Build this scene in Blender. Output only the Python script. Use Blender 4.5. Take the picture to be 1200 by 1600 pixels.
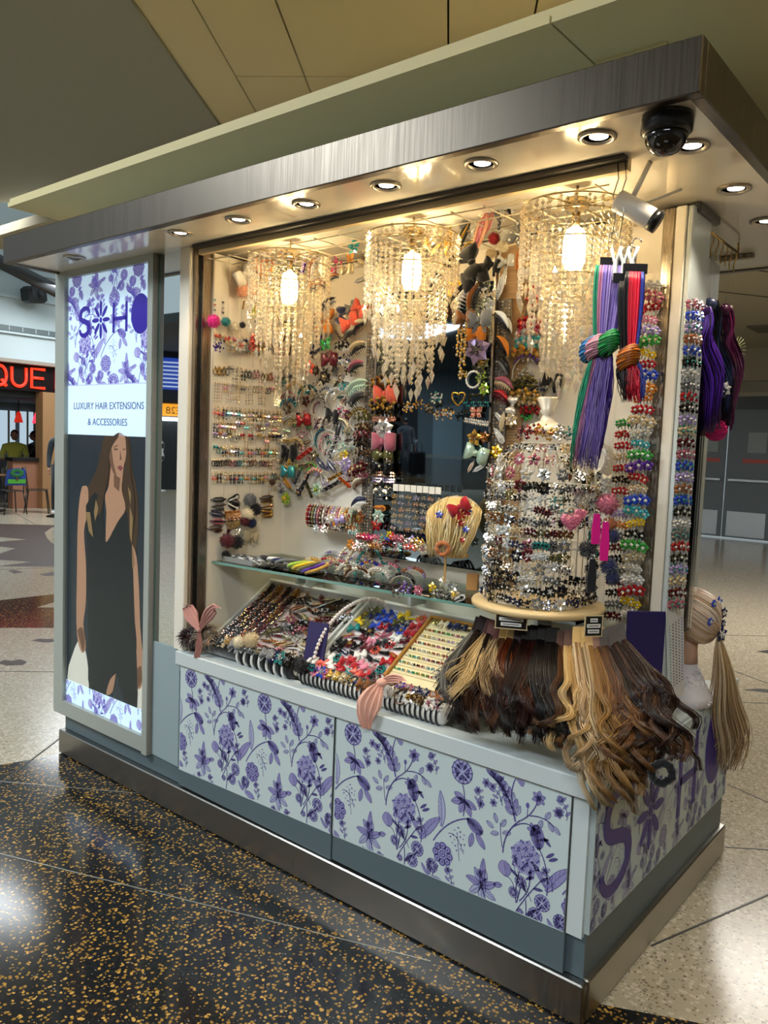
import bpy, math, random, os
from mathutils import Vector, Matrix, Euler, Quaternion
random.seed(7)
for _o in list(bpy.data.objects): bpy.data.objects.remove(_o)
S = bpy.context.scene
COL = S.collection
# ------------------------------------------------------------------ camera (solved from the photograph, 1200x1600)
FPX = 1235.67
CAM = Vector((0.8214, -1.9392, 1.55))
YAW, PIT, ROL = 0.6829, 0.0814, 0.0388
_f = Vector((-math.sin(YAW)*math.cos(PIT), math.cos(YAW)*math.cos(PIT), -math.sin(PIT)))
_r0 = Vector((math.cos(YAW), math.sin(YAW), 0)); _u0 = _r0.cross(_f)
_r = _r0*math.cos(ROL)+_u0*math.sin(ROL); _u = _u0*math.cos(ROL)-_r0*math.sin(ROL)
cd = bpy.data.cameras.new('camera'); co = bpy.data.objects.new('camera', cd); COL.objects.link(co)
cd.sensor_fit = 'AUTO'; cd.sensor_width = 36.0; cd.lens = FPX/1600*36.0; cd.clip_start = .05; cd.clip_end = 200
_m = Matrix.Identity(4)
for i in range(3):
    _m[i][0] = _r[i]; _m[i][1] = _u[i]; _m[i][2] = -_f[i]; _m[i][3] = CAM[i]
co.matrix_world = _m
S.camera = co
def at(px, py, ax, val):
    """point where the ray through a photo pixel meets the plane axis=val"""
    d = _f + _r*((px-600)/FPX) - _u*((py-800)/FPX)
    t = (val-CAM[ax])/d[ax]
    return CAM+d*t
def mpp(P):
    """metres per photo pixel at point P"""
    return (Vector(P)-CAM).dot(_f)/FPX
# ------------------------------------------------------------------ world, exposure, added lamps above the concourse
W = bpy.data.worlds.new('world'); S.world = W; W.use_nodes = True
bg = W.node_tree.nodes['Background']; bg.inputs[0].default_value = (.62, .74, .80, 1); bg.inputs[1].default_value = .60
S.view_settings.view_transform = 'Standard'; S.view_settings.look = 'None'
S.view_settings.exposure = 0.2; S.view_settings.gamma = 1.0; S.view_settings.use_curve_mapping = False
def area(name, loc, rot, sx, sy, e, col):
    l = bpy.data.lights.new(name, 'AREA'); l.shape = 'RECTANGLE'; l.size = sx; l.size_y = sy; l.energy = e; l.color = col
    o = bpy.data.objects.new(name, l); COL.objects.link(o); o.location = loc; o.rotation_euler = rot
    return o
area('added_concourse_lamp', (-3.6, -3.2, 3.9), (0, 0, .6), 2.4, 1.2, 210, (.90, .97, 1.0))  # unseen overhead lamps, added to brighten the kiosk front and the floors
area('added_concourse_lamp', (1.8, -4.2, 3.9), (0, 0, .6), 2.4, 1.2, 190, (.90, .97, 1.0))
area('added_concourse_lamp', (2.9, 1.0, 3.3), (0, 0, .6), 1.8, 1.2, 430, (1.0, .95, .90))  # added lamp, moved in close to brighten the kiosk's side panel
area('added_concourse_lamp', (-.6, 6.0, 3.3), (0, 0, .6), 2.4, 1.2, 130, (1.0, .95, .88))
area('added_concourse_lamp', (-8.0, 2.6, 4.4), (0, 0, .6), 3.0, 1.4, 220, (.92, .97, 1.0))
area('added_concourse_lamp', (-12.5, 6.5, 4.4), (0, 0, .6), 3.0, 1.4, 190, (.92, .97, 1.0))
for _x, _y in ((-13, -15), (-20, -21), (-27, -26), (-9, -22)): area('added_concourse_lamp', (_x, _y, 4.15), (0, 0, .6), 4.0, 2.0, 520, (.90, .96, 1.0))  # added to light the far concourse for the mirror reflections
# ------------------------------------------------------------------ materials
def lin(c):
    if isinstance(c, str):
        c = tuple(int(c[i:i+2], 16) for i in (0, 2, 4))
    r = []
    for v in c[:3]:
        v = v/255.0
        r.append(v/12.92 if v <= .04045 else ((v+.055)/1.055)**2.4)
    return tuple(r)+(1.0,)
_MATS = {}
def M(name, col='808080', rough=.5, metal=0., spec=.5, emit=0., ecol=None, coat=0., trans=0., alpha=1., sheen=0., aniso=0.):
    if name in _MATS: return _MATS[name]
    m = bpy.data.materials.new(name); m.use_nodes = True
    b = m.node_tree.nodes['Principled BSDF']
    b.inputs['Base Color'].default_value = lin(col)
    b.inputs['Roughness'].default_value = rough; b.inputs['Metallic'].default_value = metal
    b.inputs['Specular IOR Level'].default_value = spec
    if emit:
        b.inputs['Emission Color'].default_value = lin(ecol or col); b.inputs['Emission Strength'].default_value = emit
    if coat: b.inputs['Coat Weight'].default_value = coat; b.inputs['Coat Roughness'].default_value = .03
    if trans: b.inputs['Transmission Weight'].default_value = trans
    if alpha < 1: b.inputs['Alpha'].default_value = alpha
    if sheen: b.inputs['Sheen Weight'].default_value = sheen
    if aniso: b.inputs['Anisotropic'].default_value = aniso
    _MATS[name] = m
    return m
def bsdf(m): return m.node_tree.nodes['Principled BSDF']
def nd(m, t, **kw):
    n = m.node_tree.nodes.new(t)
    for k, v in kw.items(): setattr(n, k, v)
    return n
def ln(m, a, b): m.node_tree.links.new(a, b)
def gem(hexcol):
    """cut stone or plated metal: sharp highlights over a saturated body"""
    return M('gem_'+hexcol, hexcol, .12, .35, .9)
def plastic(hexcol): return M('plastic_'+hexcol, hexcol, .28, 0, .5)
def cloth(hexcol): return M('cloth_'+hexcol, hexcol, .85, 0, .2, sheen=.4)
def metal(hexcol): return M('metal_'+hexcol, hexcol, .22, 1.0)
def hairm(hexcol): return M('hair_'+hexcol, hexcol, .3, 0, .55)
def crystal():
    if 'crystal' in _MATS: return _MATS['crystal']
    m = bpy.data.materials.new('crystal'); m.use_nodes = True; nt = m.node_tree
    out = nt.nodes['Material Output']; b = nt.nodes['Principled BSDF']
    b.inputs['Base Color'].default_value = (.98, .88, .70, 1); b.inputs['Roughness'].default_value = .06
    b.inputs['Specular IOR Level'].default_value = 1.0; b.inputs['Metallic'].default_value = .55
    tr = nt.nodes.new('ShaderNodeBsdfTransparent'); mx = nt.nodes.new('ShaderNodeMixShader'); mx.inputs[0].default_value = .5
    nt.links.new(tr.outputs[0], mx.inputs[1]); nt.links.new(b.outputs[0], mx.inputs[2]); nt.links.new(mx.outputs[0], out.inputs[0])
    _MATS['crystal'] = m; return m
def clear(name='clear_acrylic', f=.14, tint=(1, 1, 1, 1), rough=.03):
    if name in _MATS: return _MATS[name]
    m = bpy.data.materials.new(name); m.use_nodes = True; nt = m.node_tree
    out = nt.nodes['Material Output']; nt.nodes.remove(nt.nodes['Principled BSDF'])
    tr = nt.nodes.new('ShaderNodeBsdfTransparent'); tr.inputs[0].default_value = tint
    g = nt.nodes.new('ShaderNodeBsdfGlossy'); g.inputs['Roughness'].default_value = rough
    fr = nt.nodes.new('ShaderNodeLayerWeight'); fr.inputs[0].default_value = f
    mx = nt.nodes.new('ShaderNodeMixShader')
    nt.links.new(fr.outputs['Fresnel'], mx.inputs[0]); nt.links.new(tr.outputs[0], mx.inputs[1]); nt.links.new(g.outputs[0], mx.inputs[2])
    nt.links.new(mx.outputs[0], out.inputs[0]); _MATS[name] = m; return m
def emitm(name, col, s):
    return M(name, '000000', .5, emit=s, ecol=col)
def brushed(name, col, rough=.28, scale=(1, 60, 1)):
    if name in _MATS: return _MATS[name]
    m = M(name, col, rough, 1.0)
    tc = nd(m, 'ShaderNodeTexCoord'); mp = nd(m, 'ShaderNodeMapping'); mp.inputs['Scale'].default_value = scale
    nz = nd(m, 'ShaderNodeTexNoise'); nz.inputs['Scale'].default_value = 6; nz.inputs['Detail'].default_value = 4
    rp = nd(m, 'ShaderNodeMapRange'); rp.inputs['To Min'].default_value = rough-.08; rp.inputs['To Max'].default_value = rough+.12
    ln(m, tc.outputs['Object'], mp.inputs[0]); ln(m, mp.outputs[0], nz.inputs['Vector']); ln(m, nz.outputs[0], rp.inputs[0]); ln(m, rp.outputs[0], bsdf(m).inputs['Roughness'])
    return m
# ------------------------------------------------------------------ mesh collector
def _frame(d):
    d = Vector(d).normalized()
    a = Vector((0, 0, 1)) if abs(d.z) < .9 else Vector((1, 0, 0))
    x = d.cross(a).normalized(); return x, d.cross(x).normalized()
class MB:
    def __init__(s): s.v = []; s.f = []; s.m = []; s.mats = []; s.sm = []
    def mi(s, mat):
        if mat not in s.mats: s.mats.append(mat)
        return s.mats.index(mat)
    def add(s, vs, fs, mat, smooth=False, X=None):
        o = len(s.v); i = s.mi(mat)
        for p in vs:
            p = Vector(p); s.v.append(tuple(X @ p) if X is not None else tuple(p))
        for f in fs: s.f.append([o+k for k in f]); s.m.append(i); s.sm.append(smooth)
        return s
    def box(s, a, b, mat, X=None):
        x0, y0, z0 = a; x1, y1, z1 = b
        return s.add([(x0,y0,z0),(x1,y0,z0),(x1,y1,z0),(x0,y1,z0),(x0,y0,z1),(x1,y0,z1),(x1,y1,z1),(x0,y1,z1)],
            [(0,3,2,1),(4,5,6,7),(0,1,5,4),(1,2,6,5),(2,3,7,6),(3,0,4,7)], mat, False, X)
    def bbox(s, a, b, mat, c=.003, X=None):
        """box with bevelled vertical and horizontal edges (chamfer c)"""
        x0, y0, z0 = a; x1, y1, z1 = b; vs = []; fs = []
        for z, k in ((z0, c), (z0+c, 0), (z1-c, 0), (z1, c)):
            for (x, y) in ((x0+k+c, y0+k), (x1-k-c, y0+k), (x1-k, y0+k+c), (x1-k, y1-k-c), (x1-k-c, y1-k), (x0+k+c, y1-k), (x0+k, y1-k-c), (x0+k, y0+k+c)):
                vs.append((x, y, z))
        fs.append(tuple(reversed(range(8)))); fs.append(tuple(range(24, 32)))
        for r in range(3):
            for i in range(8): fs.append((r*8+i, r*8+(i+1) % 8, r*8+8+(i+1) % 8, r*8+8+i))
        return s.add(vs, fs, mat, False, X)
    def quad(s, a, b, c, d, mat, X=None): return s.add([a, b, c, d], [(0, 1, 2, 3)], mat, False, X)
    def poly(s, pts, mat, X=None): return s.add(pts, [tuple(range(len(pts)))], mat, False, X)
    def tube(s, pts, r, mat, n=6, closed=False, cap=True, X=None):
        pts = [Vector(p) for p in pts]; N = len(pts)
        rr = r if isinstance(r, (list, tuple)) else [r]*N
        vs = []; fs = []; px = None
        for i, p in enumerate(pts):
            if closed: d = pts[(i+1) % N]-pts[i-1]
            else: d = pts[min(i+1, N-1)]-pts[max(i-1, 0)]
            if d.length < 1e-9: d = Vector((0, 0, 1))
            d.normalize()
            if px is None: x, y = _frame(d)
            else:
                x = px-d*px.dot(d)
                if x.length < 1e-6: x, y = _frame(d)
                x.normalize(); y = d.cross(x)
            px = x
            for k in range(n):
                a = 2*math.pi*k/n; vs.append(p+(x*math.cos(a)+y*math.sin(a))*rr[i])
        L = N if closed else N-1
        for i in range(L):
            for k in range(n):
                a = i*n+k; b = i*n+(k+1) % n; j = (i+1) % N
                fs.append((a, b, j*n+(k+1) % n, j*n+k))
        if cap and not closed: fs.append(tuple(reversed(range(n)))); fs.append(tuple((N-1)*n+k for k in range(n)))
        return s.add(vs, fs, mat, True, X)
    def cyl(s, a, b, r, mat, n=12, r2=None, X=None): return s.tube([a, b], [r, r if r2 is None else r2], mat, n, X=X)
    def lathe(s, prof, mat, n=16, c=(0, 0, 0), X=None, smooth=True):
        vs = []; fs = []; K = len(prof)
        for (r, z) in prof:
            for k in range(n):
                a = 2*math.pi*k/n; vs.append((c[0]+r*math.cos(a), c[1]+r*math.sin(a), c[2]+z))
        for i in range(K-1):
            for k in range(n): fs.append((i*n+k, i*n+(k+1) % n, (i+1)*n+(k+1) % n, (i+1)*n+k))
        if prof[0][0] > 1e-6: fs.append(tuple(reversed(range(n))))
        if prof[-1][0] > 1e-6: fs.append(tuple((K-1)*n+k for k in range(n)))
        return s.add(vs, fs, mat, smooth, X)
    def ball(s, c, r, mat, n=8, m=5, X=None, smooth=True):
        rx, ry, rz = r if isinstance(r, (tuple, list)) else (r, r, r)
        vs = [(c[0], c[1], c[2]-rz)]; fs = []
        for i in range(1, m):
            t = math.pi*i/m
            for k in range(n):
                a = 2*math.pi*k/n; vs.append((c[0]+rx*math.sin(t)*math.cos(a), c[1]+ry*math.sin(t)*math.sin(a), c[2]-rz*math.cos(t)))
        vs.append((c[0], c[1], c[2]+rz)); T = len(vs)-1
        for k in range(n): fs.append((0, 1+(k+1) % n, 1+k)); fs.append((T, T-n+k, T-n+(k+1) % n))
        for i in range(m-2):
            for k in range(n): fs.append((1+i*n+k, 1+i*n+(k+1) % n, 1+(i+1)*n+(k+1) % n, 1+(i+1)*n+k))
        return s.add(vs, fs, mat, smooth, X)
    def octa(s, c, r, mat, X=None):
        rx, ry, rz = r if isinstance(r, (tuple, list)) else (r, r, r); x, y, z = c
        return s.add([(x+rx,y,z),(x,y+ry,z),(x-rx,y,z),(x,y-ry,z),(x,y,z+rz),(x,y,z-rz)],
            [(0,1,4),(1,2,4),(2,3,4),(3,0,4),(1,0,5),(2,1,5),(3,2,5),(0,3,5)], mat, False, X)
    def prism(s, pts2, z0, z1, mat, X=None, smooth=False):
        n = len(pts2); vs = [(p[0], p[1], z0) for p in pts2]+[(p[0], p[1], z1) for p in pts2]
        fs = [tuple(reversed(range(n))), tuple(range(n, 2*n))]+[(i, (i+1) % n, n+(i+1) % n, n+i) for i in range(n)]
        return s.add(vs, fs, mat, smooth, X)
    def mesh(s, name):
        me = bpy.data.meshes.new(name); me.from_pydata(s.v, [], s.f)
        for m in s.mats: me.materials.append(m)
        me.polygons.foreach_set('material_index', s.m); me.polygons.foreach_set('use_smooth', s.sm); me.update()
        return me
    def build(s, name, parent=None, **k): return link(name, s.mesh(name), parent, **k)
def link(name, me, parent=None, X=None, label=None, cat=None, group=None, kind=None):
    o = bpy.data.objects.new(name, me); COL.objects.link(o)
    if parent is not None: o.parent = parent
    if X is not None: o.matrix_basis = X
    tag(o, label, cat, group, kind); return o
def tag(o, label=None, cat=None, group=None, kind=None):
    if label: o['label'] = label
    if cat: o['category'] = cat
    if group: o['group'] = group
    if kind: o['kind'] = kind
    return o
def empty(name, X=None, **k):
    o = bpy.data.objects.new(name, None); COL.objects.link(o); o.empty_display_size = .02
    if X is not None: o.matrix_basis = X
    return tag(o, k.get('label'), k.get('cat'), k.get('group'), k.get('kind'))
def place(name, parts, X, label, cat, group=None):
    """parts = [(part name, mesh)]; one part = a mesh thing, more = an Empty with children (meshes shared)"""
    if len(parts) == 1: return link(name, parts[0][1], None, X, label, cat, group)
    e = empty(name, X, label=label, cat=cat, group=group)
    for pn, me in parts: link(pn, me, e)
    return e
def T(x, y=None, z=None):
    return Matrix.Translation(Vector(x) if y is None else Vector((x, y, z)))
def RX(a): return Matrix.Rotation(a, 4, 'X')
def RY(a): return Matrix.Rotation(a, 4, 'Y')
def RZ(a): return Matrix.Rotation(a, 4, 'Z')
def SC(k, ky=None, kz=None): return Matrix.Diagonal((k, ky if ky is not None else k, kz if kz is not None else k, 1))
ORD = 'zeroth first second third fourth fifth sixth seventh eighth ninth tenth eleventh twelfth thirteenth fourteenth fifteenth sixteenth seventeenth eighteenth nineteenth twentieth'.split()
def ordn(i):
    if i <= 20: return ORD[i]
    t = {2: 'twenty', 3: 'thirty', 4: 'forty', 5: 'fifty', 6: 'sixty', 7: 'seventy', 8: 'eighty', 9: 'ninety'}[(i//10) % 10]
    return (t[:-1]+'ieth') if i % 10 == 0 else t+'-'+ORD[i % 10]
_LAB = {}
def uniq(base, where='from the left'):
    return base
# ================================================================== THE SETTING
def chips(name, base, cols, scale, thr, rough=.16, speck=.33):
    """polished terrazzo: voronoi chips of several colours in a ground colour"""
    m = M(name, base, rough, 0, .5)
    tc = nd(m, 'ShaderNodeTexCoord'); nz = nd(m, 'ShaderNodeTexNoise'); nz.inputs['Scale'].default_value = scale*.7; nz.inputs['Detail'].default_value = 2
    mixv = nd(m, 'ShaderNodeMixRGB'); mixv.blend_type = 'ADD'; mixv.inputs[0].default_value = .012
    ln(m, tc.outputs['Object'], mixv.inputs[1]); ln(m, tc.outputs['Object'], nz.inputs['Vector']); ln(m, nz.outputs['Color'], mixv.inputs[2])
    prev = None
    rgb = nd(m, 'ShaderNodeRGB'); rgb.outputs[0].default_value = lin(base); prev = rgb.outputs[0]
    for i, (c, sc, th, sp) in enumerate(cols):
        vo = nd(m, 'ShaderNodeTexVoronoi'); vo.inputs['Scale'].default_value = sc; ln(m, mixv.outputs[0], vo.inputs['Vector'])
        sep = nd(m, 'ShaderNodeSeparateColor'); ln(m, vo.outputs['Color'], sep.inputs[0])
        a = nd(m, 'ShaderNodeMath', operation='LESS_THAN'); a.inputs[1].default_value = th; ln(m, sep.outputs[i % 3], a.inputs[0])
        b = nd(m, 'ShaderNodeMath', operation='LESS_THAN'); b.inputs[1].default_value = sp; ln(m, vo.outputs['Distance'], b.inputs[0])
        p = nd(m, 'ShaderNodeMath', operation='MULTIPLY'); ln(m, a.outputs[0], p.inputs[0]); ln(m, b.outputs[0], p.inputs[1])
        mx = nd(m, 'ShaderNodeMixRGB'); mx.inputs[2].default_value = lin(c); ln(m, prev, mx.inputs[1]); ln(m, p.outputs[0], mx.inputs[0])
        prev = mx.outputs[0]
    ln(m, prev, bsdf(m).inputs['Base Color']); return m
m_beige = chips('beige_terrazzo', 'B9AE98', [('8F8470', 90, .25, .45), ('CFC6B4', 60, .35, .5), ('3C352C', 55, .16, .22), ('5A4D40', 110, .10, .26)], 60, .2, .2)
m_black = chips('black_terrazzo', '17181A', [('2A2A2A', 130, .4, .5), ('94702F', 84, .40, .42), ('BE9448', 66, .24, .40), ('9A9A92', 160, .03, .3)], 80, .2, .13)
m_brown = chips('brown_terrazzo', '4A3B36', [('3A2E2A', 90, .4, .5), ('6A554A', 100, .2, .4)], 60, .2, .55)
m_joint = M('joint_strip', '3A3A38', .5); m_zinc = M('zinc_strip', 'A8A8A0', .35, .6)
fl = MB(); fl.box((-40, -40, -.05), (30, 30, 0), m_beige); FLOOR = fl.build('floor', kind='structure')
def inlay(name, pts, mat, h=.0006):
    b = MB(); n = len(pts)
    b.prism([(p[0], p[1]) for p in pts], -.01, h, mat); return b.build(name, FLOOR)
def fpx(*pp): return [at(x, y, 2, 0) for x, y in pp]
def ccw(pts):
    a = sum(pts[i][0]*pts[(i+1) % len(pts)][1]-pts[(i+1) % len(pts)][0]*pts[i][1] for i in range(len(pts)))
    return pts if a > 0 else pts[::-1]
inlay('black_terrazzo_field', ccw([(-2.70, .3), (-2.74, -.06), (-2.80, -.26), (-3.5, -2.6), (-4.5, -7), (7, -7), (7, 3.55), (.247, .252), (-.022, .12), (-.3, .3)]), m_black)
# left bands beyond the kiosk, read off the photograph onto the floor
inlay('brown_terrazzo_band', ccw(fpx((-260, 812), (300, 826), (300, 886), (-260, 884))), m_brown)
inlay('black_terrazzo_band', ccw(fpx((-240, 958), (0, 938), (200, 915), (260, 981), (-240, 981))), m_black)
for tri in (((-200, 834), (0, 839.5), (41, 843), (0, 846.5), (-200, 846)), ((-150, 850), (0, 854), (24, 857), (0, 865), (-150, 866)), ((-200, 868), (0, 875), (48, 878), (0, 884.5), (-200, 883)),
            ((58, 949), (140, 925), (140, 950)), ((-200, 826), (9, 827.5), (-200, 829)), ((70, 832), (82, 824), (140, 823), (140, 862), (96, 856), (80, 848), (73, 840))):
    inlay('beige_inlay_point', ccw(fpx(*tri)), m_beige, .0012)
for bl in (((50, 1001), (60, 998), (92, 999), (92, 1002), (70, 1004)), ((-6, 1036), (8, 1031), (18, 1033), (30, 1030), (42, 1034), (36, 1039), (10, 1040)),
           ((62, 897), (75, 895), (82, 893), (88, 899), (70, 900)), ((12, 892), (22, 890), (36, 894), (22, 896))):
    inlay('brown_inlay_leaf', ccw(fpx(*bl)), m_brown, .0012)
def joint(a, b, w=.006, mat=m_joint, h=.0016):
    a = Vector((a[0], a[1], 0)); b = Vector((b[0], b[1], 0)); d = (b-a).normalized(); n = Vector((-d.y, d.x, 0))*w/2
    inlay('floor_joint', ccw([a+n, a-n, b-n, b+n]), mat, h)
A = at(0, 1334, 2, 0); B = at(600, 1484, 2, 0); D = (B-A)
joint(A-D*1.2, B+D*.1, .004, m_zinc)
A = at(10, 1222, 2, 0); B = at(185, 1237, 2, 0); joint(A-(B-A)*2, B+(B-A)*.6, .004, m_zinc)
for a, b, e in (((0, 1225), (88, 1158), 0), ((1025, 1475), (1160, 1416), 1), ((1136, 1324), (1200, 1328), 1), ((1140, 1227), (1200, 1254), 1), ((1130, 1042), (1200, 1068), 1), ((1150, 1097), (1200, 1099), 1), ((1110, 992), (1200, 994), 1), ((0, 890), (94, 886), 0), ((0, 1049), (94, 1050), 0), ((20, 800), (60, 822), 0)):
    A = at(a[0], a[1], 2, 0); B = at(b[0], b[1], 2, 0); joint(A-(B-A)*(.5 if not e else .05), B+(B-A)*(.25 if not e else 2), .007)
for bl in (((1160, 1078), (1185, 1076), (1230, 1080), (1230, 1086), (1180, 1080)), ((1182, 1018), (1210, 1014), (1230, 1018), (1200, 1021))):
    inlay('dark_inlay_leaf', ccw(fpx(*bl)), m_joint, .0012)
# ---------------------------------------------------------------- ceilings
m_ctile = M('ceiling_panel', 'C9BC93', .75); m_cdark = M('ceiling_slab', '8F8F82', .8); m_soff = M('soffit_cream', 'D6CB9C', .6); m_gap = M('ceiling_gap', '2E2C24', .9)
CE = MB(); CE.box((-3, -9, 4.06), (9, 9, 4.1), m_gap); CEIL = CE.build('ceiling', kind='structure')
da = Vector((-.569, .822, 0)); dn = Vector((.822, .569, 0))
cb = [-2.308, -1.966, -1.496, -.538, -.054, .43, 1.4, 2.35, 3.3, 4.3, 5.3]
ab = [-6.0, -4.8, -3.6, -2.4, -1.21, -.02, 1.18, 2.18, 3.38, 4.6, 5.8]
for i in range(len(cb)-1):
    for j in range(len(ab)-1):
        if i == 0 and j % 3: continue
        j2 = min(j+3, len(ab)-1) if i == 0 else j+1
        c0, c1, a0, a1 = cb[i]+.006, cb[i+1]-.006, ab[j]+.006, ab[j2]-.006
        b = MB(); q = [dn*c0+da*a0, dn*c1+da*a0, dn*c1+da*a1, dn*c0+da*a1]
        b.prism(ccw([(p.x, p.y) for p in q]), 4.0, 4.05, m_ctile); b.build('ceiling_panel', CEIL)
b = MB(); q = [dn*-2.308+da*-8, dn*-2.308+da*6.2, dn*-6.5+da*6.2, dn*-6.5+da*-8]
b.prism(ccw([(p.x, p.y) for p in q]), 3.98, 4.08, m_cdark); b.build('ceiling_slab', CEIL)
# dropped soffit right over the kiosk, its panels divided along Y
b = MB(); b.box((-2.98, -.13, 2.62), (3.2, 2.3, 2.64), m_soff); SOF = b.build('trim_1', kind='structure')
for x0, x1 in ((-2.98, -.178), (-.178, 3.2)):
    b = MB(); b.box((x0+.003, -.14, 2.6), (x1-.003, 2.3, 2.62), m_soff); b.build('soffit_panel', SOF)
b = MB(); b.box((-.17, .1, 2.592), (.02, .9, 2.6), m_soff); b.build('soffit_access_panel', SOF)
# ceiling of the passage to the right
b = MB(); b.box((-9, 2.3, 3.75), (9, 14.6, 3.85), M('passage_ceiling', 'B0A68C', .8)); CE2 = b.build('ceiling_passage', kind='structure')
for k in range(7):
    b = MB(); b.box((-.01, 0, -.006), (.01, 16, .002), m_gap, T(-7+1.4*k, 2.4, 3.75) @ RZ(-.6)); b.build('ceiling_joint', CE2)
b = MB(); b.box((-.35, -.35, -.03), (.35, .35, 0), M('air_diffuser', '6F6B5C', .7), T(-2.6, 12.2, 3.75)); b.build('air_diffuser', CE2)
# ---------------------------------------------------------------- wall with the steel doors, right background
m_wbeige = M('wall_beige', 'A79F8C', .8); m_wdark = M('wall_slate', '4C5358', .6); m_dgrey = M('door_grey', '6A747A', .45)
b = MB(); b.box((-9, 14.6, 2.82), (9, 14.9, 3.75), m_wbeige); b.box((-9, 14.55, 2.9), (9, 14.6, 3.1), M('wall_bulkhead', '8E897C', .7))
b.box((-9, 14.6, 0), (-4.85, 14.9, 2.82), m_wdark); b.box((-2.98, 14.6, 0), (9, 14.9, 2.82), m_wdark); b.box((-4.85, 14.6, 2.56), (-2.98, 14.9, 2.82), m_wdark)
WB = b.build('wall_back', kind='structure')
b = MB(); b.box((-2.98, 14.57, 0), (-2.72, 14.6, 2.75), M('door_jamb_dark', '23282C', .4)); b.box((-2.2, 14.57, 0), (9, 14.6, .32), M('wall_skirt_dark', '2E3438', .4)); b.build('door_jamb', WB)
def steel_door(n, x0, x1):
    b = MB(); b.bbox((x0, 14.62, .03), (x1, 14.67, 2.55), m_dgrey, .006); d = b.build('door_%d' % n, kind='structure')
    b = MB(); b.box((x0+.08, 14.612, .06), (x1-.08, 14.62, .55), brushed('kick_steel', 'B9BDBD', .3)); b.build('kick_plate', d)
    b = MB(); b.bbox((x0+.06, 14.56, 1.15), (x1-.06, 14.6, 1.20), metal('C8CCCC'), .004); b.box((x0+.06, 14.6, 1.16), (x0+.1, 14.62, 1.19), metal('C8CCCC')); b.box((x1-.1, 14.6, 1.16), (x1-.06, 14.62, 1.19), metal('C8CCCC')); b.build('push_bar', d)
    b = MB(); b.box((x0+.3, 14.614, 1.52), (x0+.78, 14.62, 1.60), M('red_notice', 'B4564E', .5)); b.build('red_notice', d)
    b = MB(); b.box((x0+.38, 14.614, 1.72), (x0+.72, 14.62, 2.12), M('paper_notice', '8F9A9C', .5)); b.build('paper_notice', d)
steel_door(1, -4.8, -3.92); steel_door(2, -3.9, -3.02)
# ---------------------------------------------------------------- left background: restaurant front
m_wwhite = M('wall_white_cool', 'BCC9CB', .7); m_orange = M('wall_terracotta', '9A6A50', .6); m_wood = M('wood_veneer', 'A07850', .5)
b = MB()
b.box((-15.3, -2, 3.02), (-15, 14, 7.0), m_wwhite); WL = b.build('wall_left', kind='structure')
b = MB(); b.box((-15.02, -2, 3.56), (-14.97, 14, 3.66), M('vent_grey', '5E6A6C', .5))
for k in range(60): b.box((-14.975, -2+k*.27, 3.565), (-14.965, -1.985+k*.27, 3.655), m_wwhite)
b.build('linear_vent', WL)
for z in (3.50, 4.20, 4.72):
    b = MB(); b.box((-15.02, -2, z), (-14.93, 14, z+.04), m_wwhite); b.build('wall_ledge', WL)
b = MB(); b.box((-16.2, -2, 2.95), (-15, 14, 3.02), M('entry_soffit', '9C8F82', .7)); b.build('entry_soffit', WL)
P1 = at(-60, 378, 0, -14); P2 = at(130, 476, 0, -14)
b = MB(); b.tube([P1, P2], .13, M('roof_beam_dark', '3B3E40', .5), 4); b.build('trim_2', kind='structure')
b = MB(); b.box((-15.4, -2, 2.42), (-15.22, 14, 2.95), M('sign_black', '140A0C', .3))
SG = b.build('restaurant_sign', label='black fascia sign with glowing red letters over the restaurant front', cat='sign')
m_neon = emitm('neon_red', 'FF3A1E', 1.3)
def neon(strokes, y0, w, z0=2.50, h=.38):
    b = MB()
    for st in strokes: b.tube([(-15.19, y0+u*w, z0+v*h) for u, v in st], .032, m_neon, 6)
    b.build('neon_letter', SG)
def arc(cx, cy, rx, ry, a0, a1, n=14): return [(cx+rx*math.cos(math.radians(a0+(a1-a0)*i/n)), cy+ry*math.sin(math.radians(a0+(a1-a0)*i/n))) for i in range(n+1)]
yl = lambda px: at(px, 590, 0, -15.19).y
neon([arc(.5, .5, .5, .5, 0, 360, 20), [(.6, .3), (1.0, -.05)]], yl(-9), yl(10)-yl(-9))
neon([[(0, 1), (0, .4)]+arc(.5, .4, .5, .4, 180, 360, 10)+[(1, 1)]], yl(18.5), yl(41)-yl(18.5))
neon([[(1, 1), (0, 1), (0, 0), (1, 0)], [(0, .52), (.9, .52)]], yl(49.5), yl(70)-yl(49.5))
neon([[(0, 0), (0, 1), (.6, 1)]+arc(.62, .76, .3, .24, 90, -90, 8)+[(0, .52)], [(.62, .52)]+arc(.62, .26, .36, .26, 90, -90, 8)+[(0, 0)]], yl(88), yl(109)-yl(88))
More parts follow.
